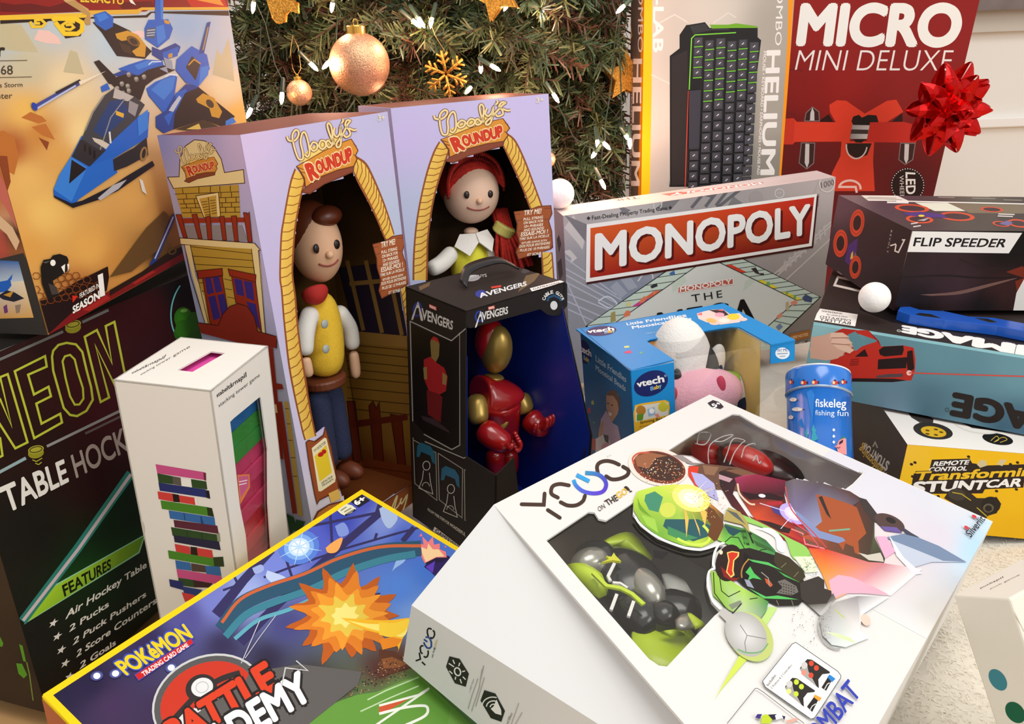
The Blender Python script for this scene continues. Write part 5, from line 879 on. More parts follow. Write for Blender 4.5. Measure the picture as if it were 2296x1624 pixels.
f.done(); f = Face(b.e, (0,0,H_), (W_,0,0), (0,D_,0), 'cow_picture'); f.polys('M 1195,205 1260,185 1330,170 1420,168 1480,210 1560,200 1600,240 1560,280 1400,300 1280,280 1210,250', (238, 214, 208)); f.polys('M 1300,175 1420,168 1470,215 1400,235 1360,200', (60, 40, 48)); f.ell('M 1390,215', 11, 5, 0, (240, 170, 190)); f.ell('M 1510,232', 14, 7, 0, (240, 210, 60)); f.polys('M 1190,215 1240,195 1240,220|M 1370,178 1420,165 1425,182', (230, 110, 120)); f.ell('M 1350,288', 12, 4, 0, (244, 206, 200)); f.ell('M 1590,255', 10, 4, 0, (244, 206, 200)); f.ell('M 1320,265', 12, 5, 10, (236, 190, 110)); f.ell('M 1430,265', 12, 5, 0, (230, 236, 226))
f.done(); f = Face(b.e, (0,0,H_), (W_,0,0), (0,D_,0), 'note_print'); f.polys('M 570,485 610,480 620,495 575,500', (210, 220, 140)); f.polys('M 580,530 630,520 635,545 570,545', (216, 60, 110)); f.polys('M 700,545 715,530 735,540 715,555', (90, 170, 140)); f.done()
f = Face(b.e, (0,D_,0), (0,-D_,0), (0,0,H_), 'side_print'); f.soft((0, 0, 1, 1), [((1300,760),(34,112,172)),((1400,850),(30,110,168)),((1310,880),(26,96,150)),((1400,960),(28,100,156)),((1340,980),(30,84,130))], (8, 12))
vlogo(f, 'M 228,532', 15, 28, -15, 'M 172,512 290,575 288,520 170,458', 'M 225,598 275,628 275,585 225,560'); f.text('Little Friendlies', 'M 330,612 590,795 590,745 330,560', (206, 222, 236), .01); f.text('Moosical Beads', 'M 330,688 585,872 585,825 330,642', (206, 222, 236), .01)
f.polys('M 290,960 310,945 315,985 295,985', (200, 200, 90)); f.polys('M 260,1020 285,1005 285,1060 262,1055', (200, 60, 70)); f.polys('M 300,1135 322,1130 318,1150', (80, 160, 90))
f.poly('M 420,900 440,870 490,862 525,900 535,980 520,1060 470,1140 440,1080 420,1010', (206, 150, 116)); f.poly('M 418,905 445,865 500,860 540,940 530,1040 515,960 480,910', (120, 84, 56)); f.ell('M 436,975', 2.2, 1.6, 0, (50, 34, 30)); f.ell('M 470,990', 2.2, 1.6, 0, (50, 34, 30)); f.polys('M 440,1050 470,1060 460,1085 445,1078', (250, 236, 230)); f.poly('M 375,1110 420,1035 470,1140 520,1170 545,1280 530,1330 360,1400 360,1240', (206, 172, 200)); f.poly('M 360,1190 385,1120 400,1140 390,1240 350,1280', (206, 150, 116)); f.polys('M 310,1290 400,1240 450,1300 440,1420 330,1400', (240, 232, 228)); f.polys('M 395,1240 440,1250 440,1320 410,1300', (50, 36, 44)); f.ell('M 415,1360', 10, 12, 0, (240, 160, 180)); f.polys('M 300,1280 330,1275 330,1380 300,1370', (200, 70, 40)); f.done()
f = Face(b.e, (0,0,0), (W_,0,0), (0,0,H_), 'front_print'); vlogo(f, 'M 802,803', 40, 27, -24, 'M 688,836 915,790 905,732 678,786', 'M 800,866 892,838 888,806 796,834'); f.ring('M 925,738', 2, 2, 0, .8, (220, 230, 245))
f.poly('M 650,1060 665,990 720,975 920,945 955,960 962,1010 955,1080 660,1235', (240, 186, 50)); f.poly('M 668,1010 730,990 920,962 945,975 948,1075 668,1135', (226, 224, 214)); f.ell('M 715,1035', 11, 11, 0, (186, 130, 50)); f.ell('M 905,1005', 11, 11, 0, (206, 200, 60)); f.poly('M 770,1025 830,1005 840,1070 780,1090', (150, 190, 226)); f.ell('M 808,1040', 6, 6, 0, (250, 250, 250)); f.polys('M 680,1070 740,1060 730,1120 680,1125', (100, 150, 40)); f.polys('M 830,1070 860,1060 880,1090 850,1095', (236, 150, 140)); f.text('Spinning Beads', 'M 708,1158 940,1115 938,1082 708,1128', (60, 50, 40), .015); f.text('Encourages', 'M 705,1185 830,1160 830,1145 705,1170', (90, 76, 50)); f.done(); f = Face(b.e, (0,0,0), (W_,0,0), (0,0,H_), 'tab_print'); f.ell('M 1930,545', 16, 13, 0, (244, 246, 248)); f.text('TRY ME!', 'M 1880,535 1982,528 1980,500 1878,512', (40, 90, 170), .01); f.line('M 1885,550 1975,545', 2, (120, 150, 190)); f.line('M 1905,572 1955,568', 1.6, (120, 150, 190)); f.done()
# plush cow
e = empty('plush_cow', 'white plush cow with pink muzzle and black patch inside the blue box window', 'plush toy', mtx=b.e.matrix_world.copy()); PW_ = mat('white_plush', (240, 236, 230), rough=.95, bump=.8, bscale=350, sheen=.4); PP = mat('pink_plush', (240, 176, 190), rough=.95, bump=.8, bscale=350, sheen=.4); PB = mat('black_plush', (30, 28, 32), rough=.9, bump=.6, bscale=350); PR = mat('rose_felt', (204, 60, 74), rough=.9); LIM = mat('lime_plastic', (160, 206, 40), rough=.3)
y0 = .07; c = np.array(dp(b, *q('M 1060,600')[0], y0+.01)); Rc_ = R3(-.1, 0, -.06)
hd = MB(); hd.sph(c, (.036, .03, .052), 30, 22, R=Rc_); hd = hd.out('head', e, PW_, smooth=True); MB().sph(c+np.array((.026, -.006, -.018)), (.016, .026, .036), 20, 16).out('black_patch', hd, PB, smooth=True)
mz = np.array(dp(b, *q('M 1195,900')[0], y0-.018)); MB().sph(mz, (.058, .026, .032), 30, 20, R=R3(0, 0, .06)).out('muzzle', e, PP, smooth=True)
MB().sph(np.array(dp(b, *q('M 1400,825')[0], y0-.036)), (.006, .005, .0125), 16, 12).out('nostril', e, PR, smooth=True); MB().sph(np.array(dp(b, *q('M 1000,890')[0], y0-.042)), (.004, .003, .008), 16, 12).out('nostril', e, PR, smooth=True)
MB().sph(np.array(dp(b, *q('M 1025,742')[0], y0-.022)), (.0055, .004, .0095), 16, 12).out('eye', hd, PB, smooth=True)
er = np.array(dp(b, *q('M 1330,690')[0], y0+.005)); MB().sph(er, (.0135, .008, .033), 20, 16, R=R3(0, 0, .32)).out('ear', e, PW_, smooth=True); MB().sph(er+np.array((.003, -.006, -.005)), (.0055, .005, .014), 16, 12, R=R3(0, 0, .32)).out('ear_lining', e, PB, smooth=True)
sc = np.array(dp(b, *q('M 1580,890')[0], y0)); MB().sph(sc, (.021, .02, .03), 24, 18, R=R3(0, 0, -.3)).out('foot', e, PW_, smooth=True); MB().sph(sc+np.array((.0, -.009, -.006)), (.016, .014, .018), 20, 14).out('black_hoof_patch', e, PB, smooth=True); MB().sph(np.array(dp(b, *q('M 1470,930')[0], y0)), (.018, .016, .018), 20, 14).out('arm', e, PW_, smooth=True)
for p in ('M 1465,775', 'M 1590,1000'): 
    cc = np.array(dp(b, *q(p)[0], y0-.005)); MB().lathe([(.006, -.009), (.013, -.007), (.0145, 0), (.013, .007), (.006, .009)], cc, n=24).out('bead', e, LIM, smooth=True)

# ------------------------------------------------------------------ keyboard box
b = Box('helium', 'keyboard_box', 'grey keyboard box with yellow edge standing behind the silver board game', 'electronics box'); b.solid((150, 144, 134), bevel=.001)
f = b.face('front', 'front_print'); f.soft((0, 0, 1, 1), [((1480,50),(196,190,180)),((1480,250),(204,198,188)),((1480,400),(176,172,166)),((1600,20),(206,200,190)),((1740,60),(170,164,154)),((1740,380),(140,136,128)),((1720,250),(164,158,148))], (20, 30))
f.poly('P 1448,-400 1466,-400 1461,200 1456,480 1436,480 1441,200', (240, 184, 22)); f.poly('P 1773,-400 1781,-400 1779,0 1756,392 1750,440 1744,440 1766,80', (240, 150, 24))
f.lines('I 1600,220 1770,125 1880,190|I 2100,200 2230,110 2296,150|I 1570,640 1730,720', 3, (216, 212, 204))
LT = (236, 234, 230)
f.text('HELIUM', 'J 90,440 35,1495 150,1493 203,437', LT, .02); f.text('COMBO', 'J 180,-230 158,390 213,390 240,-230', LT, .0); f.text('MOUSE • KEYBOARD • EARPHONES • MOUSE PAD', 'J 60,440 3,1500 25,1500 85,440', LT, .01); f.text('G-LAB', 'I 1590,-210 1585,443 1668,445 1680,-210', (232, 230, 226), .02)
f.poly('I 1812,300 1870,215 1900,212 2030,190 2070,240 2296,205 J 10,235 10,320 40,345 -40,990 -80,1380 -150,1600 K 1150,150 1150,90 I 1730,1600 1728,480 1812,415', (30, 29, 30)); f.poly('I 1900,225 2030,200 2060,245 2230,230 2240,260 2080,262 1930,290', (52, 52, 54)); f.poly('I 2070,212 2230,212 2296,200 J 5,225 5,240 I 2290,240 2090,245', (110, 170, 40)); f.poly('I 1745,490 1880,430 1890,1580 1745,1590', (46, 40, 40))
GL = (120, 206, 60)
f.line('I 1895,770 1915,330 1945,300 2296,280', 2.5, GL); f.line('I 1870,1290 1888,780', 2, (206, 70, 50)); f.line('I 1860,1610 1870,1290', 2, (206, 70, 50))
kc = [(60, 60, 66), (54, 54, 60), (66, 66, 72)]
for r in range(15):
    for c_ in range(6):
        x = 1556+25*c_-(1.0*r if c_ < 5 else 1.4*r); y = 84+23.2*r+(5 if c_ % 2 else 0)+c_*1.2
        if x > 1700-r*1.4 or y > 415: continue
        if c_ == 0 and 4 <= r <= 9: continue
        f.poly([(x, y), (x+20, y-1), (x+19.4, y+19), (x-.6, y+20)], kc[(r+c_) % 3]); f.poly([(x+2.5, y+2), (x+17, y+1.2), (x+16.5, y+14), (x+2, y+15)], (74, 74, 82)); f.line([(x+7, y+11), (x+12, y+7)], 2, (206, 206, 210))
        if r < 6-c_*.4: f.line([(x, y+21.5), (x+20, y+20)], 2.2, (112, 196, 56))
f.poly('I 1890,780 1990,770 1975,1270 1885,1280', (58, 58, 68)); f.done()
f = b.face('left', 'side_print'); f.soft((0, 0, 1, 1), [((1415,100),(96,84,76)),((1412,300),(92,80,72))], (4, 4)); f.poly('P 1409,-400 1415.5,-400 1412,200 1403,480 1399,480 1407,200', (178, 74, 30)); f.poly('P 1441,-400 1449,-400 1442,200 1438,480 1430,480 1436,200', (206, 130, 24))
f.text('HELIUM', 'I 1418,510 1398,1590 1468,1590 1490,510', (226, 222, 216), .02); f.text('COMBO', 'I 1460,-230 1455,450 1498,450 1503,-230', (222, 218, 212)); f.text('MOUSE • KEYBOARD • EARPHONES • MOUSE PAD', 'I 1402,510 1382,1700 1394,1700 1414,510', (214, 206, 200)); f.done()

# ------------------------------------------------------------------ scooter box and gift bow
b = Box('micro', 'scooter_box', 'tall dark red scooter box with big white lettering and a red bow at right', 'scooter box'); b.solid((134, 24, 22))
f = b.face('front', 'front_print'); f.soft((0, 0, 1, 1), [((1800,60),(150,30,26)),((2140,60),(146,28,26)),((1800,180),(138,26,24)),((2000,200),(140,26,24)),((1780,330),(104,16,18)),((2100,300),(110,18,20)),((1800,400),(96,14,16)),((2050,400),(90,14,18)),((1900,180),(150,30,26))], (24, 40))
f.text('MICRO', 'J 358,378 1715,388 1765,45 400,45', (248, 246, 240), .035); f.text('MINI DELUXE', 'J 328,605 1662,607 1695,432 365,432', (244, 236, 232), -.012)
OR = (222, 62, 38); OR2 = (196, 42, 30)
f.poly('J 540,1035 620,980 660,1045 1160,1045 1250,970 1260,1100 540,1100', (44, 10, 12)); f.poly('J 625,900 690,860 770,865 930,975 1120,865 1200,855 1260,960 1100,1060 820,1120 680,1050 630,960', OR); f.poly('J 815,1040 830,1000 880,985 905,1010 960,985 1030,990 1048,1050 1000,1075 830,1075', (24, 14, 14))
f.poly('J 730,1210 1010,1215 1000,1380 1015,1640 600,1640 650,1480 720,1340', OR); f.poly('J 770,1230 990,1230 950,1330 860,1362 790,1320', (40, 18, 18)); f.ring('J 860,1250', 23, 29, 8, 3, (214, 196, 190), 0, 180)
f.poly('J 250,1018 320,1015 345,1045 820,1050 800,1215 330,1218 310,1240 235,1240', OR); f.poly('J 975,1050 1260,1045 1390,1080 1370,1225 945,1220', OR2); 
for k in range(7): f.line('J %d,1020 %d,1240' % (258+11*k, 245+11*k), 1.2, OR2)
f._add(q('J 822,1072 970,1075 948,1192 802,1192'), [(0, 1, 2, 3)], [(150, 142, 140), (190, 186, 184), (206, 200, 198), (140, 132, 130)]); f.poly('J 815,1110 962,1114 955,1150 808,1148', (60, 48, 46)); f.polys('J 830,1195 940,1195 900,1225 850,1222', (20, 14, 14))
for w_ in ('J 412,1038 425,970 480,918 535,960 540,1038', 'J 385,1225 500,1228 490,1400 430,1450 365,1400', 'J 1235,1228 1362,1230 1340,1370 1275,1412 1220,1370'): 
    P_ = q(w_); f.poly(P_, (60, 30, 32)); c = np.mean(P_, axis=0); f.poly([tuple(c+(np.array(p)-c)*np.array((.3, .93))) for p in P_], (206, 196, 192)); f.line(P_, 2, (130, 112, 110), True)
f.ell('J 1297,1590', 38, 39, 0, (34, 12, 14)); 
for k in range(40): a = 2*math.pi*k/40; c = q('J 1297,1590')[0]; f.ell((c[0]+36*math.cos(a), c[1]+37*math.sin(a)), 1.3, 1.3, 0, (230, 220, 216), 6)
f.text('LED', 'L 1280,25 1285,215 1362,205 1360,30', (236, 230, 224), .02); f.text('WHEELS', 'L 1225,55 1232,270 1270,270 1262,50', (220, 206, 200)); f.ring('L 800,160', 24, 17, 0, 5, (246, 200, 190), 180, 370); f.line('L 705,150 850,150 860,200', 5, (246, 200, 190)); f.lines('J 280,600 385,600 385,620|J 260,965 325,975 340,1010', 1, (110, 30, 28)); f.done()
bc = at(2112, 243, 1.415); bow = empty('gift_bow', 'shiny metallic red gift bow stuck to the right edge of scooter box', 'gift bow', bc); FOIL = mat('red_foil', (214, 22, 22), rough=.2, metal=.75); nb = R3(.22, 0, 0)
Rb = nb; out_ = -Rb[:, 1]; ax1 = Rb[:, 0]; ax2 = Rb[:, 2]
def loop_mesh(L, wd):
    vs = []; fs = []; n = 20
    for i in range(n+1):
        t = i/n; a = t*2*math.pi; x = L*.5*(1-math.cos(a)) ; sx = (1-math.cos(a))/2; z = .3*L*math.sin(a)*(1-.55*sx); w2 = wd*(.5+.75*math.sin(math.pi*sx)-.42*sx)
        vs += [(x, -w2, z), (x, 0, z*1.18+.0008), (x, w2, z)]
    for i in range(n):
        for k in range(2): fs.append((3*i+k, 3*i+k+1, 3*i+k+4, 3*i+k+3))
    return mesh_from('loop', vs, fs, False)
lm = [loop_mesh(.079, .0135), loop_mesh(.07, .0135), loop_mesh(.054, .012)]
for ring_, (n, el, mi) in enumerate(((10, 10, 0), (9, 34, 1), (7, 60, 2), (2, 84, 2))):
    for k in range(n):
        a = 2*math.pi*(k+.5*(ring_ % 2))/n+ring_*.3+RNG.uniform(-.08, .08); e_ = math.radians(el+RNG.uniform(-5, 5)); d = (ax1*math.cos(a)+ax2*math.sin(a))*math.cos(e_)+out_*math.sin(e_); s_ = np.cross(d, out_+ax1*.01); s_ /= np.linalg.norm(s_); t_ = np.cross(d, s_)
        o = newobj('ribbon_loop', lm[mi], bow, FOIL); o.matrix_local = mtx(np.stack([d, s_, t_], 1), out_*(.004+.004*ring_)); 
        if not o.modifiers: so = o.modifiers.new('thick', 'SOLIDIFY'); so.thickness = .0006
MB().lathe([(.001, 0), (.016, .0), (.016, .003), (.001, .004)], (0, 0, 0), 20, R=np.stack([ax1, ax2, out_], 1)).out('base_disc', bow, FOIL)

# ------------------------------------------------------------------ toy car box (black, white banner)
b = Box('flip', 'toy_car_box', 'black toy car box with white title banner and orange wheeled buggy art', 'toy box'); b.solid((36, 24, 26))
f = b.face('front', 'front_print'); f.soft((0, 0, 1, 1), [((2040,560),(44,30,30)),((2100,600),(52,34,40)),((2150,640),(60,40,46)),((2250,560),(12,10,12)),((2250,650),(56,30,30)),((2050,680),(24,16,18)),((2200,690),(22,16,18)),((2280,540),(8,8,10))], (20, 16), .04)
f.poly('L 1338,530 2280,545 2165,720 1293,708', (240, 238, 234)); f.text('FLIP SPEEDER', 'L 1345,658 2125,668 2160,597 1362,585', (26, 22, 24), .02); f.line(sm(q('L 1740,770 1900,830 2100,850 2290,850'), 5), 3, (40, 26, 28)); f.line(sm(q('L 1240,930 1600,910 1900,930 2250,930'), 5), 4, (34, 22, 24)); f.poly(sm(q('L 1400,1075 1700,1050 2000,980 2240,930 2020,1000 1750,1070 1500,1085'), 4), (120, 88, 80)); f.polys('L 2140,880 2280,830 2296,840 2296,930 2200,900|L 2220,960 2296,930 2296,1080 2240,1090', (120, 44, 26)); f.poly('L 2400,920 2296,940 2230,1060 2184,1312 2296,1338 2420,1340', (236, 232, 228)); f.line('L 1335,530 1170,1195', 2, (140, 110, 100)); f.done()
def wheel(f, c, rx, ry, rot, col=(204, 74, 40)): f.ell(c, rx, ry, rot, col); f.ell(c, rx*.55, ry*.55, rot, (44, 24, 24)); f.ring(c, rx*.8, ry*.8, rot, max(1.5, rx*.15), (176, 56, 30))
f = b.face('left', 'side_print'); f.soft((0, 0, 1, 1), [((1885,460),(96,72,84)),((1870,560),(60,40,50)),((1900,600),(52,36,44)),((1950,520),(52,32,34)),((2020,540),(42,26,28)),((1990,650),(32,20,22)),((1930,640),(50,34,36))], (12, 16))
f.poly('L 790,650 870,590 860,700 810,830 760,790', (76, 44, 120)); f.polys('L 815,720 830,700 830,760 805,775', (220, 190, 60)); f.polys('L 850,710 880,800 850,880 815,800', (120, 104, 110))
for c, rx, ry, rt in (('L 865,460', 16, 31, 8), ('L 722,635', 16, 31, 4), ('L 850,840', 13, 26, 6)): wheel(f, q(c)[0], rx, ry, rt)
f.polys('L 660,840 700,870 660,940 740,900', (120, 104, 110)); f.text('REVOLT', 'L 1155,520 1118,712 1130,718 1168,524', (206, 196, 190), 0, spacing=1.5); f.line('L 1250,605 1272,605 1220,712 1190,700 1200,645', 3, (236, 232, 228)); f.line('L 1200,640 1150,655', 3, (236, 232, 228)); f.done()
f = b.face('top', 'top_print'); f.soft((0, 0, 1, 1), [((1890,436),(120,96,100)),((2000,460),(70,50,62)),((2060,500),(64,48,52)),((2200,480),(70,60,56)),((2280,500),(58,46,46)),((2200,445),(90,86,76))], (20, 10))
f.poly('L 880,210 1200,222 1310,272 960,270', (224, 214, 206)); f.poly('L 1360,285 1640,288 1795,358 1530,358', (222, 220, 204)); f.poly('L 1650,292 2296,305 2296,380 1830,375', (120, 106, 86)); f.line('L 700,192 1700,215 2400,235', 3, (240, 236, 232)); f.line('L 1200,272 2400,300', 2.5, (236, 230, 224)); f.lines('L 940,250 1250,262|L 960,240 1200,248|L 1560,240 1700,243|L 1850,248 2050,252|L 2120,262 2280,266|L 1800,232 2000,236', 1.5, (160, 150, 140))
for c, rx, ry, rt, o_ in (('L 1335,335', 39, 9, 4, 0), ('L 1400,430', 31, 9, 4, 0), ('L 1720,405', 40, 10, 4, 0), ('L 2020,345', 26, 6, 4, 0), ('L 2250,465', 26, 9, 8, 0), ('L 2100,470', 20, 6, 8, 0)): f.ell(q(c)[0], rx, ry, rt, (206, 74, 40)); f.ell(q(c)[0], rx*.75, ry*.66, rt, (56, 36, 44))
f.polys('L 1255,375 1400,365 1600,385 1640,420 1420,410 1280,395', (70, 44, 120)); f.ell('L 1415,400', 7, 2.4, 0, (226, 200, 60)); f.poly('L 1380,440 1490,415 1440,445', (176, 170, 176)); f.polys('L 2080,470 2150,440 2200,460 2160,485', (110, 100, 150)); f.lines('L 1345,495 1410,485|L 1325,470 1385,460|L 2075,385 2215,390|L 2070,402 2200,407', 2.5, (214, 206, 200)); f.line('L 1120,284 1305,287', 4, (226, 220, 216)); f.done()

# ------------------------------------------------------------------ laser blaster box (upside down)
b = Box('laser', 'toy_blaster_box', 'black and teal box lying upside down between the two car boxes', 'toy box'); b.solid((46, 36, 33))
f = b.face('front', 'front_print'); f.soft((0, 0, 1, 1), [((1830,730),(150,196,204)),((1850,800),(120,170,182)),((1900,890),(96,140,156)),((2100,800),(104,150,164)),((2290,830),(110,156,170)),((2080,900),(84,122,140)),((2280,960),(70,106,128)),((2000,910),(110,140,160)),((1950,800),(96,140,150))], (40, 16))
f.poly('L 490,1312 2296,1595 2600,1640 2600,1660 2290,1622 485,1332', (156, 212, 222))
f.poly('N 620,180 640,90 760,60 900,-10 1050,-60 L 740,1365 860,1380 960,1380 1070,1520 1260,1510 1350,1530 N 1365,100 1360,200 1330,280 1180,285 760,280 650,240', (196, 48, 34)); f.poly('L 740,1365 860,1378 880,1430 780,1440 800,1480 840,1550 800,1600 640,1560 600,1490 620,1420', (186, 44, 32)); f.poly('L 780,1420 850,1390 910,1460 930,1500 850,1560', (100, 146, 158)); f.polys('N 845,78 930,10 960,75', (44, 22, 20)); f.polys('N 1060,60 1050,20 1090,-10 1260,-20 1265,20 1250,62 1100,75|N 1045,100 1295,80 1285,175 1040,185', (36, 22, 22)); f.polys('N 1295,30 1340,20 1355,180 1300,215 1290,120', (44, 18, 18)); f.polys('N 1030,240 1130,225 1260,222 1255,250 1140,255 1030,260', (90, 70, 74)); f.polys('N 700,260 1180,265 1290,280 1170,295 800,290', (40, 22, 24)); f.lines('N 810,105 880,95|N 805,120 880,112|N 800,136 878,128|N 798,150 874,145', 2, (130, 30, 24))
f.polys('N 450,0 600,-20 700,-40 760,0 760,40 700,90 640,105 620,85 470,70|L 470,1440 590,1420 640,1400 720,1400 800,1460 830,1520 760,1560 740,1600 600,1640 460,1620', (216, 172, 152)); f.polys('L 640,1400 740,1400 800,1440 720,1440 630,1450|L 650,1450 760,1450 830,1490 760,1500 640,1490|L 650,1500 780,1510 840,1550 800,1580 700,1540', (232, 194, 172)); f.lines('L 640,1445 780,1445|L 645,1495 800,1505', 1.5, (160, 110, 96))
f.ell('N 1310,215', 6, 6, 0, (255, 200, 190)); f.line('N 1310,215 2296,245 2900,262', 3, (216, 84, 74)); f.text('IMAGE', 'N 2720,590 1705,392 1672,572 2695,770', (38, 30, 28), .04); f.ring('N 1637,532', 4, 4, 0, 1.2, (60, 60, 60)); f.done()
f = b.face('top', 'top_print'); f.poly('L 545,1195 870,1245 847,1348 485,1292', (240, 238, 234))
for t_, s_ in (('BATTERY', 'L 805,1335 540,1298 545,1275 812,1312'), ('OPERATED', 'L 808,1308 542,1272 548,1255 814,1290'), ('AGES 8 AND UP', 'L 780,1275 600,1252 604,1240 784,1264'), ('WARNING!', 'L 735,1248 560,1222 564,1208 740,1234')): f.text(t_, s_, (60, 56, 54), .01)
f.line('L 850,960 700,925 670,995 910,1050', 5, (226, 220, 214)); f.poly('L 895,1140 885,1205 1160,1312 1500,1365 2296,1490 2900,1600 2900,1400 2296,1330 1170,1195', (20, 16, 18))
f.text('IMAGE', 'L 2330,1522 1262,1343 1256,1398 2310,1606', (244, 242, 238), .05); f.ring('L 1222,1387', 4, 2, 10, 1.2, (220, 216, 212)); f.done()
bl = empty('toy_blaster', 'blue plastic toy blaster lying in the tray on top of black and teal box', 'toy blaster', mtx=b.e.matrix_world.copy()); tf_ = b.face('top'); tf_.clip = None
def ext(name, parent, f, pts, th, m, bev=.002):
    P = [f.uv(*p) for p in (q(pts) if isinstance(pts, str) else pts)]; mb = MB(); mb.slab([P], f.o+f.N*th, f.U, f.V, f.N, th*.96); return mb.out(name, parent, m, bevel=bev)
ext('body', bl, tf_, 'L 1195,1295 1215,1262 1290,1255 1380,1285 1600,1300 1800,1345 2000,1355 2400,1430 2400,1500 2050,1430 1850,1405 1600,1378 1300,1330', .012, mat('blue_plastic', (26, 88, 190), rough=.25)); ext('grip_hole_rim', bl, tf_, 'L 1830,1355 1960,1365 2060,1400 1980,1402', .0126, mat('black_plastic', (22, 22, 26), rough=.4)); ext('clear_lens', bl, tf_, 'L 1350,1205 1580,1205 1600,1260 1420,1255', .01, mat('smoky_plastic', (44, 66, 110), rough=.12)); ext('emblem', bl, tf_, 'L 1345,1330 1380,1318 1480,1330 1560,1362 1420,1345', .0126, MATS['black_plastic'], .0003)

# ------------------------------------------------------------------ stunt car box
b = Box('stunt', 'toy_car_box', 'yellow fronted toy car box at the bottom under the teal box', 'toy box'); b.solid((40, 26, 22))
f = b.face('front', 'front_print'); f.soft((0, 0, 1, 1), [((2040,1010),(250,200,60)),((2100,1010),(246,196,24)),((2280,1030),(244,190,20)),((2030,1080),(244,196,30)),((2280,1100),(240,188,20)),((2150,1190),(238,184,18)),((2280,1200),(234,180,16))], (20, 12))
DK = (46, 32, 26)
f.polys('N 1505,960 1830,950 1850,990 1980,1010 2296,1000 2440,1010 2440,1110 2300,1120 2290,1200 1960,1215 1940,1250 1350,1255 1335,1150 1350,1080 1480,1060', DK); f.polys('N 1890,1000 1930,960 1970,970 1980,1010 1920,1030|N 2060,1000 2090,960 2150,960 2110,1015', (214, 196, 150)); 
for c in ((1330, 1000), (1360, 985), (1820, 935), (2180, 1000), (2240, 985), (2060, 1230), (1560, 1275), (2230, 1215), (1340, 1105), (2200, 1040)): f.ell(q('N %d,%d' % c)[0], 4, 3, 20, DK, 10)
f.text('REMOTE', 'N 1515,1015 1815,1000 1832,962 1532,978', (244, 242, 238), .03); f.text('CONTROL', 'N 1475,1062 1800,1052 1816,1016 1492,1027', (244, 242, 238), .03); f.text('Transforming', 'N 1348,1142 2440,1092 2466,1020 1380,1066', (240, 194, 40), .03, (.05, DK), base=True); f.text('STUNT', 'N 1345,1242 1950,1213 1985,1138 1360,1152', (246, 244, 240), .03, (.05, DK)); f.text('CAR', 'N 1962,1200 2262,1190 2290,1120 1995,1135', (246, 244, 240), .03, (.05, DK))
f.poly('N 1610,1290 1650,1230 1720,1200 1800,1215 1890,1290 1980,1290 2060,1280 2100,1340 2060,1420 1990,1440 1960,1480 1900,1470 1800,1400', (50, 42, 36)); f.ell('N 2010,1350', 22, 19, 0, (40, 34, 30)); f.ell('N 1990,1375', 12, 10, 0, (100, 92, 70)); f.ell('N 1990,1378', 8, 7, 0, (40, 34, 30)); f.ell('N 1720,1260', 20, 13, 10, (70, 62, 54)); f.line('N 1680,1240 1760,1255 1840,1310', 2, (200, 180, 50)); f.line('N 1890,1370 1980,1450', 2, (200, 180, 50)); f.done()
f = b.face('top', 'top_print'); f.soft((0, 0, 1, 1), [((2000,940),(236,232,226)),((2200,980),(244,240,232)),((2290,1000),(246,242,236))], (6, 6)); f.polys('N 1300,560 1420,560 1520,610 1515,650 1430,660 1330,600', (60, 54, 52)); f.line('N 1400,640 1450,680', 6, (90, 84, 80)); f.ell('N 1515,715', 45, 18, 10, (50, 44, 40)); f.ell('N 1520,722', 29, 11.5, 10, (222, 178, 34))
for k in range(5): a = 2*math.pi*k/5; c = q('N 1520,722')[0]; f.ell((c[0]+17*math.cos(a), c[1]+6.4*math.sin(a)+1), 5, 2, 10, (96, 70, 20))
f.ell('N 2070,785', 35, 12.5, 10, (26, 22, 20)); f.line(sm(q('N 2010,800 2060,760 2080,790 2040,810 2110,770 2150,790 2090,815'), 5), 1.5, (214, 180, 70)); f.ring('N 1900,640', 60, 24, 10, 3, (226, 222, 214)); f.polys('N 1750,640 2296,720 2296,745 1850,690', (60, 56, 54)); f.done()
f = b.face('left', 'side_print'); f.soft((0, 0, 1, 1), [((1920,920),(52,34,30)),((2020,1000),(60,40,36)),((1940,1040),(42,26,22)),((2010,1080),(40,26,22))], (8, 8)); f.text('Transforming', 'N 1128,1085 905,830 870,890 1090,1130', (214, 180, 60), .02, base=True); f.text('STUNT CAR', 'N 1145,985 935,815 915,860 1115,1060', (226, 222, 216), .03); f.line('N 1000,850 1020,810 1040,860', 3, (190, 186, 180)); f.done()

# ------------------------------------------------------------------ fishing game tin
tp = np.array(at(1834, 842, .79)); base_ = np.array(at(1838, 1016, .733)); axd = tp-base_; ln = np.linalg.norm(axd); axd /= ln; sx_ = np.cross(axd, [0, 1, 0]); sx_ /= -np.linalg.norm(sx_); sx_ = -sx_ if sx_[0] < 0 else sx_; sy_ = np.cross(axd, sx_); Rt = np.stack([sx_, sy_, axd], 1); foot = tp-axd*(tp[2]+.012)/axd[2]; hT = np.linalg.norm(tp-foot)
tin = empty('fishing_game_tin', 'round blue fishing game tin with red fish between clear window box and teal box', 'game tin', mtx=mtx(Rt, foot)); rT = 64/FOC*np.linalg.norm(tp-CAM)
BT = mat('blue_tin', (30, 112, 206), rough=.22, coat=.4); MB().lathe([(rT*.97, 0), (rT*.98, .002), (rT*.98, hT-.0235)], n=48).out('tin_body', tin, BT, smooth=True)
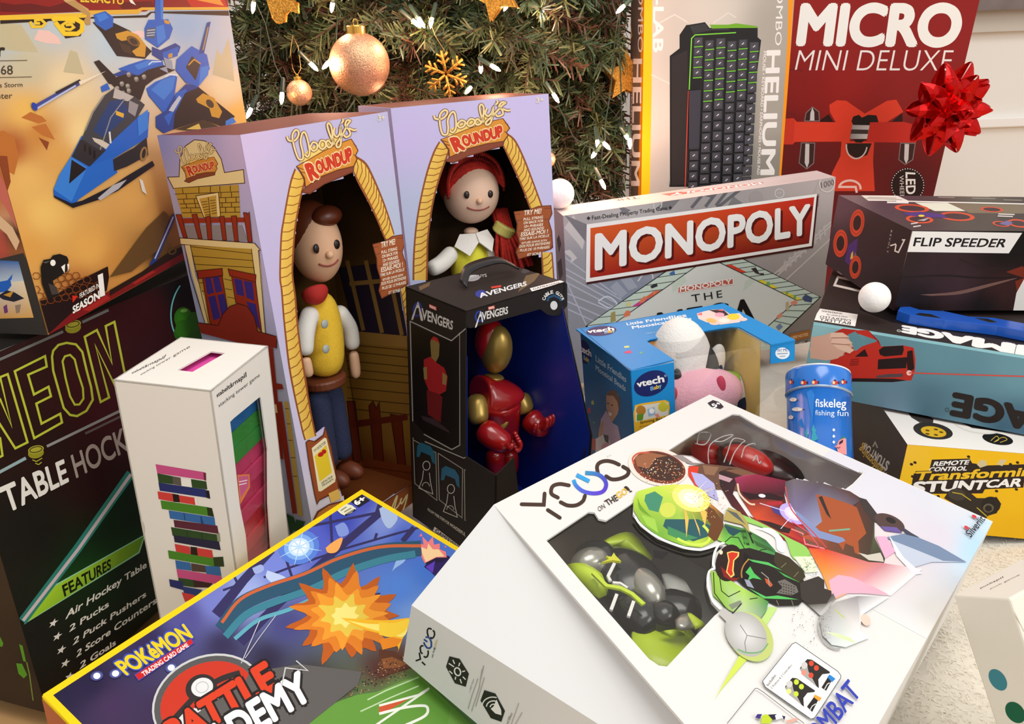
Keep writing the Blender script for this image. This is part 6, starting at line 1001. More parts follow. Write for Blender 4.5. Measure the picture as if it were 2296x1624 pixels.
MB().lathe([(rT*1.0, hT-.0235), (rT*1.02, hT-.022), (rT*1.02, hT-.002), (rT*1.0, hT)], n=48).out('lid', tin, mat('blue_tin_lid', (34, 118, 212), rough=.2, coat=.4), smooth=True); MB().lathe([(rT*1.0, hT-.0245), (rT*1.035, hT-.0235), (rT*1.035, hT-.0222), (rT*1.0, hT-.0215)], n=48).out('lid_seam', tin, mat('tin_seam', (170, 190, 214), rough=.2, metal=.6), smooth=True); MB().lathe([(rT*.2, hT+.0002), (rT*.985, hT+.0002), (rT*1.0, hT+.0016), (rT*.96, hT+.0022), (rT*.3, hT+.0012)], n=48).out('lid_top', tin, mat('white_tin', (246, 244, 240), rough=.3), smooth=True)
class Tin(Face):                          # artwork wrapped round the tin
    def __init__(s, name, r): s.owner = tin; s.r = r; s.vs = []; s.fs = []; s.cs = []; s.lay = .0002; s.name = name
    def _add(s, pts, fs, cols):
        s.lay += 2e-5; n = len(s.vs); r = s.r+s.lay; ok = []
        if np.ndim(cols) == 1: cols = [cols]*len(pts)
        for p in pts:
            d = Rt.T @ ray(*p); c = Rt.T @ (CAM-foot); A = d[0]**2+d[1]**2; B = 2*(d[0]*c[0]+d[1]*c[1]); C_ = c[0]**2+c[1]**2-r*r; D_ = B*B-4*A*C_; t = (-B-math.sqrt(max(D_, 0)))/(2*A); ok.append(D_ > 0); s.vs.append(c+d*t)
        s.fs += [tuple(i+n for i in f) for f in fs if all(ok[i] for i in f)]; s.cs += [tuple(lin(c)) for c in cols]; return s
t = Tin('tin_print', rT*1.02)
for c in ((298, 295, .6), (405, 300, 1), (500, 297, 1), (675, 300, 1), (748, 295, .8)): p = q('N %d,%d' % c[:2])[0]; t.ell(p, 7*c[2], 5, 0, (206, 56, 40)); t.ell((p[0]-3*c[2], p[1]), 3*c[2], 3.6, 0, (240, 206, 160)); t.poly([(p[0]+5*c[2], p[1]), (p[0]+10*c[2], p[1]-4), (p[0]+10*c[2], p[1]+4)], (60, 30, 60)); t.ell((p[0], p[1]-5.5), 2.4*c[2], 1.8, 0, (40, 40, 60))
t.done('lid_print'); t = Tin('tin_print', rT*.98)
t.text('fiskeleg', 'N 505,528 770,540 770,440 505,440', (232, 240, 248), .01); t.text('fishing fun', 'N 505,592 790,605 790,535 505,535', (226, 236, 246), .0)
for x, y, w_ in ((315, 445, 10), (350, 528, 15), (295, 597, 7)): p = q('N %d,%d' % (x, y))[0]; t.ell(p, w_*.8, 4.4, 0, (240, 232, 226)); t.poly([(p[0], p[1]-4.5), (p[0]+w_, p[1]), (p[0], p[1]+4.5)], (214, 70, 40)); t.poly([(p[0]+w_*.8, p[1]-1), (p[0]+w_*1.3, p[1]+1), (p[0]+w_*.8, p[1]+2)], (60, 50, 40))
for y in (705, 760, 810): t.ell(q('N 664,%d' % y)[0], 2.8, 3.2, 0, (226, 238, 250))
t.polys('N 470,790 475,760 480,720 475,700 490,655 500,690 515,710 505,725 520,760 530,780 500,800|N 415,740 420,715 430,690 440,720 435,740 445,750 430,775', (60, 170, 190)); t.polys('N 672,850 690,835 705,800 740,770 770,780 775,920 700,900 690,860', (232, 150, 150)); t.polys('N 715,790 745,760 770,770 740,780', (60, 130, 90)); t.ell('N 720,815', 1.8, 4, 20, (40, 26, 40)); t.ell('N 735,805', 1.8, 4, 20, (40, 26, 40)); t.line(sm(q('N 690,850 705,862 720,850'), 4), 1.6, (120, 50, 70)); t.polys('N 430,380 470,360 500,400 440,800 480,640|N 360,640 390,600 410,680 385,690', (48, 128, 214)); t.done()

# ------------------------------------------------------------------ white puck game box
b = Box('puck', 'puck_game_box', 'white box with teal and green dots leaning at the lower right', 'game box'); b.solid((236, 231, 218), bevel=.0015)
f = b.face('top', 'top_print'); f.text('puckspil', 'O 1925,465 2120,372 2115,355 1918,452', (120, 112, 104), .01); f.text('puck game', 'O 2010,470 2262,350 2255,335 2003,458', (150, 142, 134)); f.done()
f = b.face('front', 'front_print'); f.ell('O 2072,1243', 17, 27, -35, (62, 136, 150)); f.ell('O 2222,1523', 19, 27, -40, (16, 96, 66)); f.done()
f = b.face('right', 'side_print'); f.line('O 2160,555 2296,830', 1.5, (196, 186, 170)); f.done()

# ------------------------------------------------------------------ card game box lying in front
b = Box('poke', 'card_game_box', 'flat yellow edged card game box with blue fiery artwork in left foreground', 'card game'); b.solid((240, 202, 20), bevel=.001)
sf = b.face('left', 'side_print'); sf.soft((0, 0, 1, .93), [((110,1590),(190,104,64)),((150,1610),(180,96,56))], (8, 3)); sf.done()
f = b.face('top', 'top_print'); YE = (250, 214, 20); f.poly('P 93,1555 811,1090 1200,1330 500,2000', YE)
f.clip = (.0165, .02, .9835, .979)
f.soft(f.clip, [((812,1125),(76,84,184)),((760,1170),(60,72,180)),((700,1210),(84,96,200)),((620,1270),(120,136,220)),((560,1330),(160,176,232)),((480,1350),(120,128,206)),((420,1385),(84,80,150)),((860,1170),(120,140,210)),((900,1215),(70,96,190)),((960,1280),(66,116,206)),((900,1320),(80,130,216)),((930,1380),(110,150,220)),((330,1440),(50,40,84)),((200,1530),(36,28,62)),((140,1550),(34,28,60)),((500,1450),(52,46,84)),((600,1480),(46,40,68)),((250,1590),(66,46,84)),((350,1600),(60,44,80)),((640,1400),(70,70,130)),((700,1530),(56,34,44)),((850,1500),(80,44,40)),((600,1560),(70,50,70)),((760,1550),(66,38,50)),((900,1480),(96,56,40)),((900,1560),(96,140,62)),((800,1610),(88,136,52)),((960,1610),(120,170,90)),((700,1610),(110,150,80)),((940,1530),(110,150,80)),((760,1600),(130,180,90))], (90, 66), .05, 6)
BMC = (52, 48, 96); f.line('V 1350,310 1330,400 1000,680 700,950 400,1240 150,1500', [12, 16, 17, 18, 20, 22], BMC); f.line('V 420,700 180,960 -60,1260', [18, 20, 24], BMC)
f.lines('V 920,380 935,640 960,900|V 500,660 640,1080|V 90,920 130,1000|V 1300,620 1320,560|V 740,500 900,470 1350,380 1700,250', 6, BMC); f.lines('V 1690,510 1500,560 1050,690 560,860 350,940|V 0,1050 200,980|V 1350,1080 1150,1110|V 960,960 700,1040', 5, BMC); f.line('V 1540,630 1640,510', 12, BMC)
for p_, c in (('V 1340,350 1400,330 1500,420 1430,520 1370,460', (170, 190, 226)), ('V 1450,890 1500,770 1570,730 1560,800 1480,860', (150, 186, 236)), ('V 380,880 520,930 600,1000 450,1000 370,940', (190, 206, 240)), ('V 960,500 1040,470 1080,560 1000,590', (130, 150, 220)), ('V 250,860 330,830 350,880 280,910', (160, 176, 226))): f.poly(sm(q(p_)+q(p_)[:1], 4), c)
for rx, c in ((46, (90, 130, 220)), (34, (130, 176, 240)), (24, (206, 232, 252)), (17, (252, 254, 255))): f.ell('V 652,680', rx, rx*.84, -15, c, edge=c)
for k in range(8): a = math.pi*k/4+.2; c = q('V 652,680')[0]; f.line([c, (c[0]+52*math.cos(a), c[1]+42*math.sin(a))], [4, .5], (190, 224, 252))
# brazier with flames
f.poly('V 1725,850 1760,800 1850,765 1945,770 1940,800 1860,880 1820,930 1780,890', (42, 26, 92)); f.ell('V 1840,790', 28, 7, -14, (30, 18, 60)); f.poly('V 1740,850 1820,800 1800,900 1780,890', (96, 60, 190))
f.polys('V 1730,820 1690,740 1660,640 1720,660 1710,590 1760,640 1800,590 1810,660 1860,650 1860,700 1910,720 1920,770 1830,770', (240, 130, 130)); f.polys('V 1740,810 1710,740 1700,680 1750,700 1760,650 1800,700 1850,700 1900,760 1830,765', (252, 214, 160)); f.polys('V 1680,590 1705,560 1710,590|V 1900,680 1910,665 1915,690', (240, 120, 140))
# plain fireball with flame tongues and teal wind bands (no creature)
TL_ = (46, 96, 116); OG = (224, 128, 36); OD = (190, 92, 28); YL = (250, 200, 60)
f.line(sm(q('V -10,1390 150,1180 400,1060 700,960 1000,820 1350,720 1700,690'), 5), 34, (44, 84, 110)); f.line(sm(q('V -10,1330 150,1130 400,1010 700,910 1000,775 1350,680 1700,670'), 5), 7, (206, 100, 56)); f.line(sm(q('V 20,1450 200,1260 450,1150 760,1040 1050,900 1380,790 1650,740'), 5), 16, (60, 130, 150)); f.line(sm(q('V 100,1470 300,1310 560,1220 800,1110'), 5), 9, (96, 170, 190))
fc = q('V 1050,1270')[0]; rg0 = np.random.default_rng(11)
def blaze(R_, n, col, k0=.62, ph=0.):
    P = []
    for i in range(2*n): a = math.pi*i/n+ph; r = R_*(rg0.uniform(.92, 1.18) if i % 2 == 0 else k0*rg0.uniform(.92, 1.08)); P.append((fc[0]+r*math.cos(a)*1.08, fc[1]+r*math.sin(a)*.86))
    f.poly(sm(P+P[:1], 3), col)
blaze(118, 13, OD, .7); blaze(104, 12, OG, .7, .2); blaze(80, 11, (240, 156, 46), .7, .5); blaze(54, 9, (232, 200, 74), .7, .1); blaze(30, 8, (250, 232, 130), .75)
f.poly(sm(q('V 1010,1290 1180,1300 1400,1310 1600,1290 S 270,740 200,900 160,1010 V 1500,1540 1420,1450 1250,1400 1120,1350 1010,1290'), 5), (250, 190, 40)); f.poly(sm(q('V 1060,1310 1250,1340 1450,1340 1580,1330 1550,1450 1400,1420 1220,1370 1060,1310'), 5), (254, 236, 120)); f.poly(sm(q('S 0,750 120,760 260,730 220,830 100,880 0,860'), 4), (250, 210, 60)); f.polys('S 0,900 110,880 200,900 150,960 30,990', (236, 140, 30)); f.poly(sm(q('V 880,690 940,640 1025,600 1000,690 960,730 900,730 880,690'), 4), (250, 170, 90))
for a, c in (('S 0,985 120,1000 260,1100 280,1140 120,1190 0,1230', (92, 52, 34)), ('S 20,1070 110,1050 240,1110 180,1140 40,1150', (140, 84, 44))): f.poly(a, c)
rg = np.random.default_rng(3)
for k in range(240): t, u = rg.uniform(0, 1), rg.uniform(0, 1); x, y = 690+225*t, 1530-60*t+70*u*(1-.3*t); f.ell((x, y), 1.6, 1.3, 0, [(150, 104, 60), (40, 26, 34), (110, 60, 50), (190, 150, 110)][k % 4], 6)
f.poly('S 0,1345 200,1260 300,1220 340,1195 800,1640 -300,1640 P 700,1600', (110, 158, 70)); f.poly('P 690,1600 800,1560 855,1552 940,1522 1010,1590 1000,1650 690,1650', (100, 152, 60)); f.lines('S -100,1420 60,1340 340,1225|S -160,1520 100,1400 340,1300', 3, (190, 216, 170)); f.poly('S 0,1470 330,1370 100,1500 0,1545', (206, 86, 50)); f.line('S 0,1470 340,1378 430,1320', 5, (236, 240, 226)); f.line('S -60,1660 420,1330', 5, (236, 240, 226)); f.line(sm(q('S 0,1540 200,1490 360,1470 415,1490 390,1560 200,1650'), 5), 6, (238, 242, 230))
# lettering and emblem
for c in ('D 832,1215', 'D 992,1195', 'D 1470,1145'): f.ell(c, 15, 11, -15, (120, 140, 220), edge=(60, 56, 110)); f.ell(c, 8, 7, -15, (240, 248, 255))
f.text('POKéMON', 'D 1090,1208 1655,882 1575,772 985,1108', (248, 210, 30), .025, (.055, (66, 80, 176))); f.poly('D 1150,1205 1190,1262 1672,935 1640,890', (70, 70, 170)); f.poly('D 1160,1208 1192,1252 1660,932 1638,898', (208, 36, 36)); f.text('TRADING CARD GAME', 'D 1236,1222 1624,962 1602,932 1213,1188', (250, 244, 240), .02)
E0 = q('D 1790,1440')[0]; 
def circ(r0, r1, c, a0=0, a1=360): f.ell(E0, r0, r1, -24, c, 40, a0=a0, a1=a1)
circ(131, 104, (206, 206, 206)); circ(126, 99, (90, 88, 88)); circ(112, 87, (228, 226, 224)); 
f.poly([E0]+[(E0[0]+112*math.cos(t)*math.cos(-.42)-87*math.sin(t)*math.sin(-.42), E0[1]+112*math.cos(t)*math.sin(-.42)+87*math.sin(t)*math.cos(-.42)) for t in np.linspace(math.pi*1.0, math.pi*2.02, 30)], (206, 56, 36))
f.line(sm(q('D 1430,1660 1520,1560 1620,1450 1700,1370 1830,1280 1930,1230 2060,1190'), 5), 13, (52, 46, 46)); f.ell('D 1728,1322', 36, 31, -20, (52, 46, 46)); f.ell('D 1735,1314', 25, 21, -20, (232, 232, 232)); f.ring('D 1735,1314', 14, 12, -20, 2, (190, 190, 190))
f.poly('D 1640,1640 1700,1530 1830,1450 1960,1340 2090,1290 2140,1190 2230,1120 2300,1160 V 660,1690 S -150,1180 -180,1290 -620,1640', (96, 92, 90)); 
f.text('BATTLE', 'P 392,1678 626,1541 594,1487 368,1626', (222, 66, 36), .035, (.045, (40, 30, 30))); f.text('ACADEMY', 'P 400,1752 702,1566 670,1508 372,1694', (250, 250, 248), .03, (.05, (38, 34, 34))); f.line('P 632,1540 640,1500 690,1506 664,1484', 3, (200, 200, 200))
f.poly('V 1098,292 1190,233 1260,283 1165,342', (34, 30, 40)); f.text('6+', 'V 1150,325 1232,277 1190,248 1115,298', (248, 248, 246), .04); f.poly(sm(q('V 980,372 1050,312 1142,355 1045,415 980,372'), 2), (232, 230, 200)); f.poly('V 1042,408 1128,358 1140,366 1050,416', (30, 28, 34)); f.lines('V 1010,372 1060,340|V 1040,385 1100,350|V 1060,400 1120,365', 3, (150, 146, 120)); f.line('V 455,1270 300,1480 190,1640', 2, (190, 186, 206)); f.line('D 2230,740 2070,1110', 2, (200, 196, 214)); f.done()

# ------------------------------------------------------------------ white robot box with windows (front right)
Ry = R3(YC['yaw'], YC['p'], YC['r']); yb = empty('robot_toy_box', 'large white robot toy box with windows and green and red robots, front right', 'toy box', mtx=mtx(Ry, (YC['x'], YC['y'], YC['z'])))
w_, L_, a_, b_, c_, q_, b2 = [YC[k] for k in ('w', 'L', 'a', 'b', 'c', 'q', 'b2')]
WHT = (229, 228, 225)
FA = Face(yb, (0, -L_, 0), (w_, 0, 0), (0, L_, 0), 'front_print'); FA.clip = (-q_/w_, 0, 1, 1)
h1 = q('Q 285,1270 650,1025 700,1030 735,1085 800,1100 1035,945 1030,1050 P 1430,1165 T 330,680 480,790 700,872 850,890 985,850 1045,865 960,930 943,1030 965,1062 912,1090 897,1200 940,1340 1010,1420 U 1345,695 940,1130 870,1120 P 1455,1478 1380,1392 1300,1302 1232,1220'); h2 = q('M 1505,1065 1560,1070 P 1700,955 1800,1003 1900,1048 N 915,1075 P 1912,1085 1893,1099 T 2070,372 1900,325 1700,288 1590,308 1320,248 1160,188 880,158 700,84 590,74 P 1488,1017 1560,970')
mb = MB(); loops = [[(-q_/w_, 0), (1, 0), (1, 1), (0, 1)], [FA.uv(*p) for p in h1], [FA.uv(*p) for p in h2]]; mb.slab(loops, FA.o, FA.U, FA.V, FA.N, .0016, WHT); mb.out('window_panel', yb, INK)
P0, P1, P2, P3 = (w_,0,0), (0,0,0), (-a_,0,-b_), (-a_,0,-c_); Q0, Q1, Q2, Q3 = (w_,-L_,0), (-q_,-L_,0), (-a_,-L_,-b2), (-a_,-L_,-c_); P4, Q4 = (w_,0,-c_), (w_,-L_,-c_)
if q_ > a_: Q1 = (-q_, -L_, 0)
MB().add([P1, P2, Q2, Q1], [(0, 1, 2), (0, 2, 3)], (229, 229, 228)).out('bevel_panel', yb, INK); MB().add([P2, P3, Q3, Q2], [(0, 1, 2, 3)], (226, 226, 224)).out('side_panel', yb, INK)
MB().add([P0, P4, Q4, Q0, P3, Q3], [(0, 3, 2, 1), (1, 2, 5, 4)], WHT).add([P0, P1, P2, P3, P4], [(0, 4, 3, 2, 1)], (196, 180, 150)).add([Q0, Q1, Q2, Q3, Q4], [(0, 1, 2, 3, 4)], WHT).out('carton', yb, MATTE)
MB().box((-a_*.6, -L_+.004, -.07), (w_-.004, -.004, -.068), (196, 190, 184)).box((w_*.47, -L_*.5, -.068), (w_*.5, -.004, -.004), (150, 140, 136)).out('inner_tray', yb, MATTE)
tf2 = Face(yb, (-a_*.6, -L_+.004, -.068), (w_+a_*.6-.004, 0, 0), (0, L_-.008, 0), 'tray_print'); tf2.soft((0, 0, 1, 1), [((1300,1200),(206,192,182)),((1480,1250),(196,192,206)),((1560,1300),(210,210,210)),((1650,1000),(190,160,166)),((1760,1050),(184,150,156)),((1880,1080),(150,110,112))], (24, 24), .08); tf2.polys('N 480,960 720,1060 900,1080 740,1230 520,1150', (196, 36, 30)); tf2.polys('N 370,1030 480,1010 490,1080 380,1060', (214, 206, 200)); tf2.polys('N 360,900 430,880 440,1000 380,1020|N 430,880 560,960 480,980', (70, 40, 42)); tf2.poly('U 820,130 960,150 900,210 830,200', (90, 96, 160)); tf2.done()
for hl in (h1, h2):
    fm = Face(yb, FA.o-FA.N*.0019, FA.U, FA.V); MB().slab([[fm.uv(*p) for p in hl]], fm.o, fm.U, fm.V, fm.N, .0001).out('window_film', yb, film_mat('tray_film', (254, 254, 253), .025, .25))
f = FA; INKB = (56, 42, 36)
f.soft((.36, .0, .995, .52), [((2000,1250),(232,216,216)),((2150,1130),(222,224,232)),((2220,1165),(206,230,246)),((2190,1230),(186,220,240)),((2100,1210),(220,214,226)),((2100,1400),(229,228,225)),((1950,1420),(229,228,225)),((2000,1560),(186,208,230)),((1900,1600),(196,214,232)),((2050,1490),(230,238,244)),((1750,1450),(229,228,225)),((1700,1200),(229,228,225)),((1960,1080),(222,222,232))], (40, 30), 0, hole=[h1, h2])
for s_ in ('Q 75,962 265,966 272,870', 'Q 300,1012 402,1078', 'Q 385,905 330,870 340,810 400,788 480,800', 'Q 410,945 470,972 545,970 600,935 618,890', 'Q 730,700 722,640 745,605 800,590 860,600 910,622', 'Q 800,722 850,748 920,742 980,712 990,670 945,640'): f.line(sm(q(s_), 5) if len(s_) > 40 else q(s_), 8.6, INKB); [f.ell(c, 4.3, 4.3, 0, INKB, 10) for c in (q(s_)[0], q(s_)[-1])]
pw = sm(q('Q 520,752 540,800 600,850 690,870 770,855 800,800 780,745 720,705 620,695'), 5)
for i in range(len(pw)-1): t = i/len(pw); f.line([pw[i], pw[i+1]], 9, (int(30+70*min(1, 2*t)*(1-t)*1.6), int(160-100*math.sin(math.pi*t)), 220-30*t))
f.line('Q 545,712 655,768', 9, (40, 160, 226)); f.text('TM', 'Q 805,565 845,545 840,538 800,556', (200, 196, 190))
f.text('ON', 'Q 738,1030 795,995 775,958 722,992', INKB, -.005); f.text('THE', 'Q 815,978 905,928 880,882 782,938', INKB, .02); f.text('GO', 'Q 905,920 985,870 965,822 878,872', (236, 190, 60), .02); f.text('!', 'Q 1005,862 1022,855 970,808 952,820', INKB, .02)
f.poly('Q 1670,95 1715,70 1772,88 1808,128 1780,146 1700,126', (46, 34, 46)); f.text('5+', 'Q 1725,140 1790,105 1760,85 1700,108', (246, 246, 244), .03)
# red robot picture
f.ell('T 480,185', 68, 42, 12, (236, 150, 120), edge=(246, 226, 216)); f.ell('T 490,190', 60, 35, 14, (120, 56, 40)); f.ell('T 500,185', 52, 30, 14, (64, 42, 36)); f.poly('T 280,100 400,60 560,90 460,110 400,200 300,180', (150, 96, 66)); f.line(sm(q('T 270,160 262,110 310,70 400,62'), 4), 4, (196, 90, 66))
rg = np.random.default_rng(5)
for k in range(150): a, r = rg.uniform(0, 6.28), rg.uniform(0, 1)**.5; c = q('T 520,200')[0]; f.ell((c[0]+54*r*math.cos(a), c[1]+30*r*math.sin(a)+8), rg.uniform(.6, 1.5), rg.uniform(.6, 1.4), 0, [(246, 196, 140), (224, 120, 70), (255, 240, 220)][k % 3], 6)
f.poly('T 600,85 690,83 770,92 880,160 760,165 690,140', (150, 140, 140)); f.poly('T 690,90 760,100 850,155 780,150', (226, 222, 222)); f.poly('T 740,180 880,160 1160,190 1330,250 1200,400 1060,380 900,380 830,330', (104, 74, 58)); f.poly('T 735,200 760,178 828,185 815,260 890,340 930,400 800,350 740,260', (216, 60, 38)); f.poly('T 760,230 860,250 960,330 1000,480 880,420 800,330', (176, 176, 226)); f.poly('T 860,170 1000,190 960,260 880,250', (140, 104, 80))
f._add(q('T 1000,230 1090,195 1330,252 1160,290 1120,420 1280,650 1110,520 1010,350'), [(0,1,2,3),(0,3,4,7),(4,5,6,7)], [(40,30,30),(80,52,40),(90,50,44),(52,30,32),(60,26,36),(110,40,40),(80,30,36),(46,30,34)]); f.poly('T 1050,215 1180,205 1330,250 1200,262', (120, 84, 62)); f.poly('T 1000,250 1120,290 1090,320 1000,290', (190, 150, 160))
f._add(q('T 1135,282 1230,256 1330,252 1590,308 1560,420 1600,600 1740,700 1760,850 1480,760 1300,620 1180,440'), [(0,1,2,10),(2,3,4,10),(4,5,9,10),(5,6,7,8),(5,8,9)], [(160,50,90),(190,80,110),(150,40,70),(110,24,50),(60,20,30),(90,20,36),(200,50,40),(180,40,50),(220,84,44),(214,80,44),(80,24,34)])
f.polys('T 1190,400 1320,420 1430,410 1560,450 1540,480 1380,460 1260,470', (40, 16, 22)); f.ell('T 1370,435', 8, 4, 8, (246, 230, 236)); f.poly('T 1410,490 1540,480 1545,510 1420,520', (176, 40, 50)); f.line(sm(q('T 1160,330 1180,420 1260,500 1310,510'), 4), 4, (226, 200, 170)); f.polys('T 1330,640 1440,660 1620,720 1600,760 1450,730', (50, 30, 28)); f.polys('T 1250,600 1440,700 1560,760 1740,840 1920,900 1700,880 1440,760', (150, 40, 44)); f.polys('T 1640,700 1750,720 1900,880 1910,900 1790,860 1700,780', (120, 80, 70)); f.line('T 1620,720 1720,760 1740,850 1910,890', 3, (236, 130, 130))
f.polys('T 1440,520 1600,560 1680,600 1560,620 1470,580', (70, 60, 130)); 
for r_, c in ((34, (190, 170, 240)), (22, (226, 216, 252)), (12, (255, 255, 255))): f.ell('T 1640,590', r_, r_*.6, 28, c)
f.lines('T 1640,590 1350,500|T 1640,590 1530,720|T 1640,590 1700,480', 1.5, (236, 226, 255))
f._add(q('O 440,120 600,130 1090,250 1420,300 1150,530 800,500 650,572 560,340'), [(0,1,7),(1,2,7),(2,3,4),(2,4,5),(2,5,7),(5,6,7)], [(226,90,44),(214,70,50),(206,130,140),(246,240,242),(246,244,243),(232,170,180),(250,176,90),(246,150,60)]); f.poly('O 620,400 700,350 820,370 1000,450 1140,525 900,510 740,510 650,560', (226, 176, 196)); f.poly('O 1140,20 1200,0 1420,90 1790,240 1500,240 1300,300 1200,170', (196, 206, 224)); f.poly('O 1100,30 1290,-10 1560,100 1800,240 1600,230 1380,140', (120, 140, 170)); f.poly('O 1130,0 1260,200 1420,340 1350,350 1200,190', (230, 232, 240)); f.poly('O 1020,20 1110,20 1190,150 1100,210', (236, 176, 206))
f._add(q('N 245,1158 320,1132 560,1168 800,1240 910,1310 1010,1430 O 1010,30 1100,210 1092,246 960,240 600,130 380,20 N 540,1600 330,1420 240,1260'), [(0,1,2,13,14),(2,3,12,13),(3,4,11,12),(4,5,10,11),(5,6,9,10),(6,7,8,9)], [(90,84,92),(110,100,106),(88,76,80),(90,60,52),(80,52,46),(70,50,44),(84,90,60),(60,54,44),(52,46,42),(70,60,46),(120,70,50),(190,90,60),(150,160,200),(120,110,150),(90,86,96)])
f.poly('N 510,1265 620,1290 800,1350 860,1380 940,1600 O 870,60 880,180 840,160 830,110 760,80 740,140 700,80 600,30 450,-20 N 560,1500', (168, 84, 46)); f.poly('N 560,1280 640,1480 600,1440 530,1290', (50, 42, 42)); f.line('N 620,1580 800,1565', 4, (120, 170, 140)); f.poly('N 330,1400 430,1480 540,1580 740,1640 O 760,60 700,80 480,20 N 340,1460', (130, 146, 190)); f.line(sm(q('N 245,1200 300,1400 480,1590 O 600,120'), 4), 2.5, (206, 70, 80)); f.polys('O 870,160 950,180 1060,160 1080,200 1090,240 960,225', (206, 200, 186))
f.polys('N 870,1290 940,1310 1030,1430 1110,1520 1000,1500 920,1400', (62, 54, 52)); f.ell('N 1140,1510', 36, 17, 24, (84, 64, 60)); f.ell('N 1150,1490', 12, 6, 24, (40, 34, 34)); f.polys('N 1060,1540 1200,1550 1250,1600 1100,1580', (110, 90, 160)); f.polys('N 1240,1540 1330,1600 1400,1640 1280,1610', (70, 70, 86)); f.line('N 300,1500 450,1600 O 560,150', 2, (226, 90, 110))
# green swirl behind green robot
f.poly(sm(q('T 1060,560 1200,600 1420,700 1600,800 1750,880 1780,980 1640,980 1560,800 1400,720 1200,650 1080,600'), 4), (150, 206, 100)); f.poly(sm(q('T 1300,720 1450,720 1550,820 1560,920 1500,900 1480,800 1380,740 1300,720'), 4), (250, 250, 246)); f.poly('T 1640,960 1800,960 1850,1090 1740,1100', (226, 240, 206)); f.poly('T 1430,1390 1500,1400 1400,1560 1360,1640 1330,1560', (190, 224, 130)); f.poly('U 1560,1040 1640,1060 1400,1340 1340,1430 1440,1250', (206, 224, 90))
f._add(q('T 265,480 300,400 450,358 640,338 760,372 900,480 1040,600 1030,740 960,830 850,882 700,868 480,788 330,672 268,560 650,600'), [(0,1,14),(1,2,14),(2,3,14),(3,4,14),(4,5,14),(5,6,14),(6,7,14),(7,8,14),(8,9,14),(9,10,14),(10,11,14),(11,12,14),(12,13,14),(13,0,14)], [(170,206,60),(190,220,80),(196,224,80),(220,226,90),(246,220,110),(214,140,60),(110,70,44),(70,60,40),(150,180,50),(190,220,70),(150,200,70),(110,170,60),(130,180,60),(150,190,60),(160,200,80)])
f.polys('T 370,430 450,400 520,450 480,580 400,560 360,480', (66, 140, 110)); f.poly(sm(q('T 300,450 320,560 420,620 400,600 330,520 300,450'), 3), (110, 160, 50)); f.ell('T 560,560', 18, 17, 0, (206, 216, 90)); f.poly('T 540,640 820,640 930,700 900,790 780,830 620,780 520,700', (40, 90, 96)); f.poly('T 560,700 700,760 820,800 700,830 560,770', (66, 140, 90)); f.ring('T 740,740', 50, 27, 22, 6, (206, 232, 90), -60, 110); f.poly('T 330,600 450,640 480,760 380,690', (160, 206, 80))
f.poly('T 740,470 860,500 960,560 1040,680 1030,780 960,830 900,780 930,680 820,560', (104, 64, 36)); f.polys('T 820,520 900,580 880,700|T 700,520 740,640 720,800|T 760,560 830,720 840,790', (246, 190, 90))
for r_, c in ((44, (246, 230, 120)), (30, (252, 244, 190)), (17, (255, 255, 250))): f.ell('T 760,460', r_, r_*.66, 20, c, edge=c)
for k in range(110): a, r = rg.uniform(-.6, 1.3), rg.uniform(.1, 1); c = q('T 760,440')[0]; f.ell((c[0]+85*r*math.cos(a), c[1]+62*r*math.sin(a)), .9, .9, 0, [(200, 140, 60), (250, 226, 150), (130, 80, 50)][k % 3], 6)
for k in range(14): a = rg.uniform(0, 6.28); c = q('T 760,450')[0]; r = rg.uniform(30, 70); f.line([c, (c[0]+r*math.cos(a), c[1]+r*.7*math.sin(a))], [2.5, .4], (255, 250, 214))
# green robot picture with white outline
f.line(sm(q('T 1000,850 960,935 948,1030 965,1062 915,1092 902,1200 944,1340 1012,1415'), 3), 5, (250, 250, 250)); f.line(sm(q('T 280,620 330,690 480,800 700,885 850,902 985,862 1050,840'), 4), 5, (250, 250, 250))
f._add(q('T 1050,680 1230,725 1400,820 1482,910 1492,980 1468,1012 1250,960 1050,845 985,820'), [(0,1,7,8),(1,2,6,7),(2,3,4,5,6)], [(70,110,60),(70,130,60),(50,96,60),(60,130,80),(96,176,90),(90,170,90),(110,190,80),(120,200,80),(170,206,90)]); f.poly('T 1040,690 1200,740 1120,790 1080,760', (34, 76, 84)); f.lines('T 1050,840 1100,795 1165,800 1235,930|T 1330,930 1360,905 1420,900', 2, (24, 40, 24)); f.text('SPEED', 'T 1215,860 1265,870 1230,735 1180,735', (30, 56, 30), .01); f.poly('T 1240,740 1285,770 1270,780 1300,850 1285,850', (24, 34, 20)); f.polys('T 1290,820 1440,890 1480,930 1320,870', (56, 100, 50)); f.poly('T 1080,540 1180,580 1250,680 1260,760 1200,690 1040,650 1050,600', (176, 160, 90)); f.poly('T 1060,560 1150,590 1230,690 1130,620', (90, 96, 96))
f._add(q('T 925,1080 1000,1110 1210,1240 1425,1345 1400,1440 1350,1498 1220,1490 1080,1420 950,1300'), [(0,1,7,8),(1,2,6,7),(2,3,4,5,6)], [(150,190,70),(150,200,80),(170,214,80),(60,140,60),(90,160,80),(150,176,140),(190,206,170),(150,190,90),(130,180,60)]); f.lines('T 1000,1110 1020,1260 1080,1310 1180,1260|T 950,1100 960,1280 1050,1400|T 1330,1320 1260,1330', 2, (24, 40, 20)); f.polys('T 1080,1380 1180,1340 1200,1370 1110,1420', (130, 140, 120)); f.line('T 1190,1370 1110,1460', 3, (50, 50, 50))
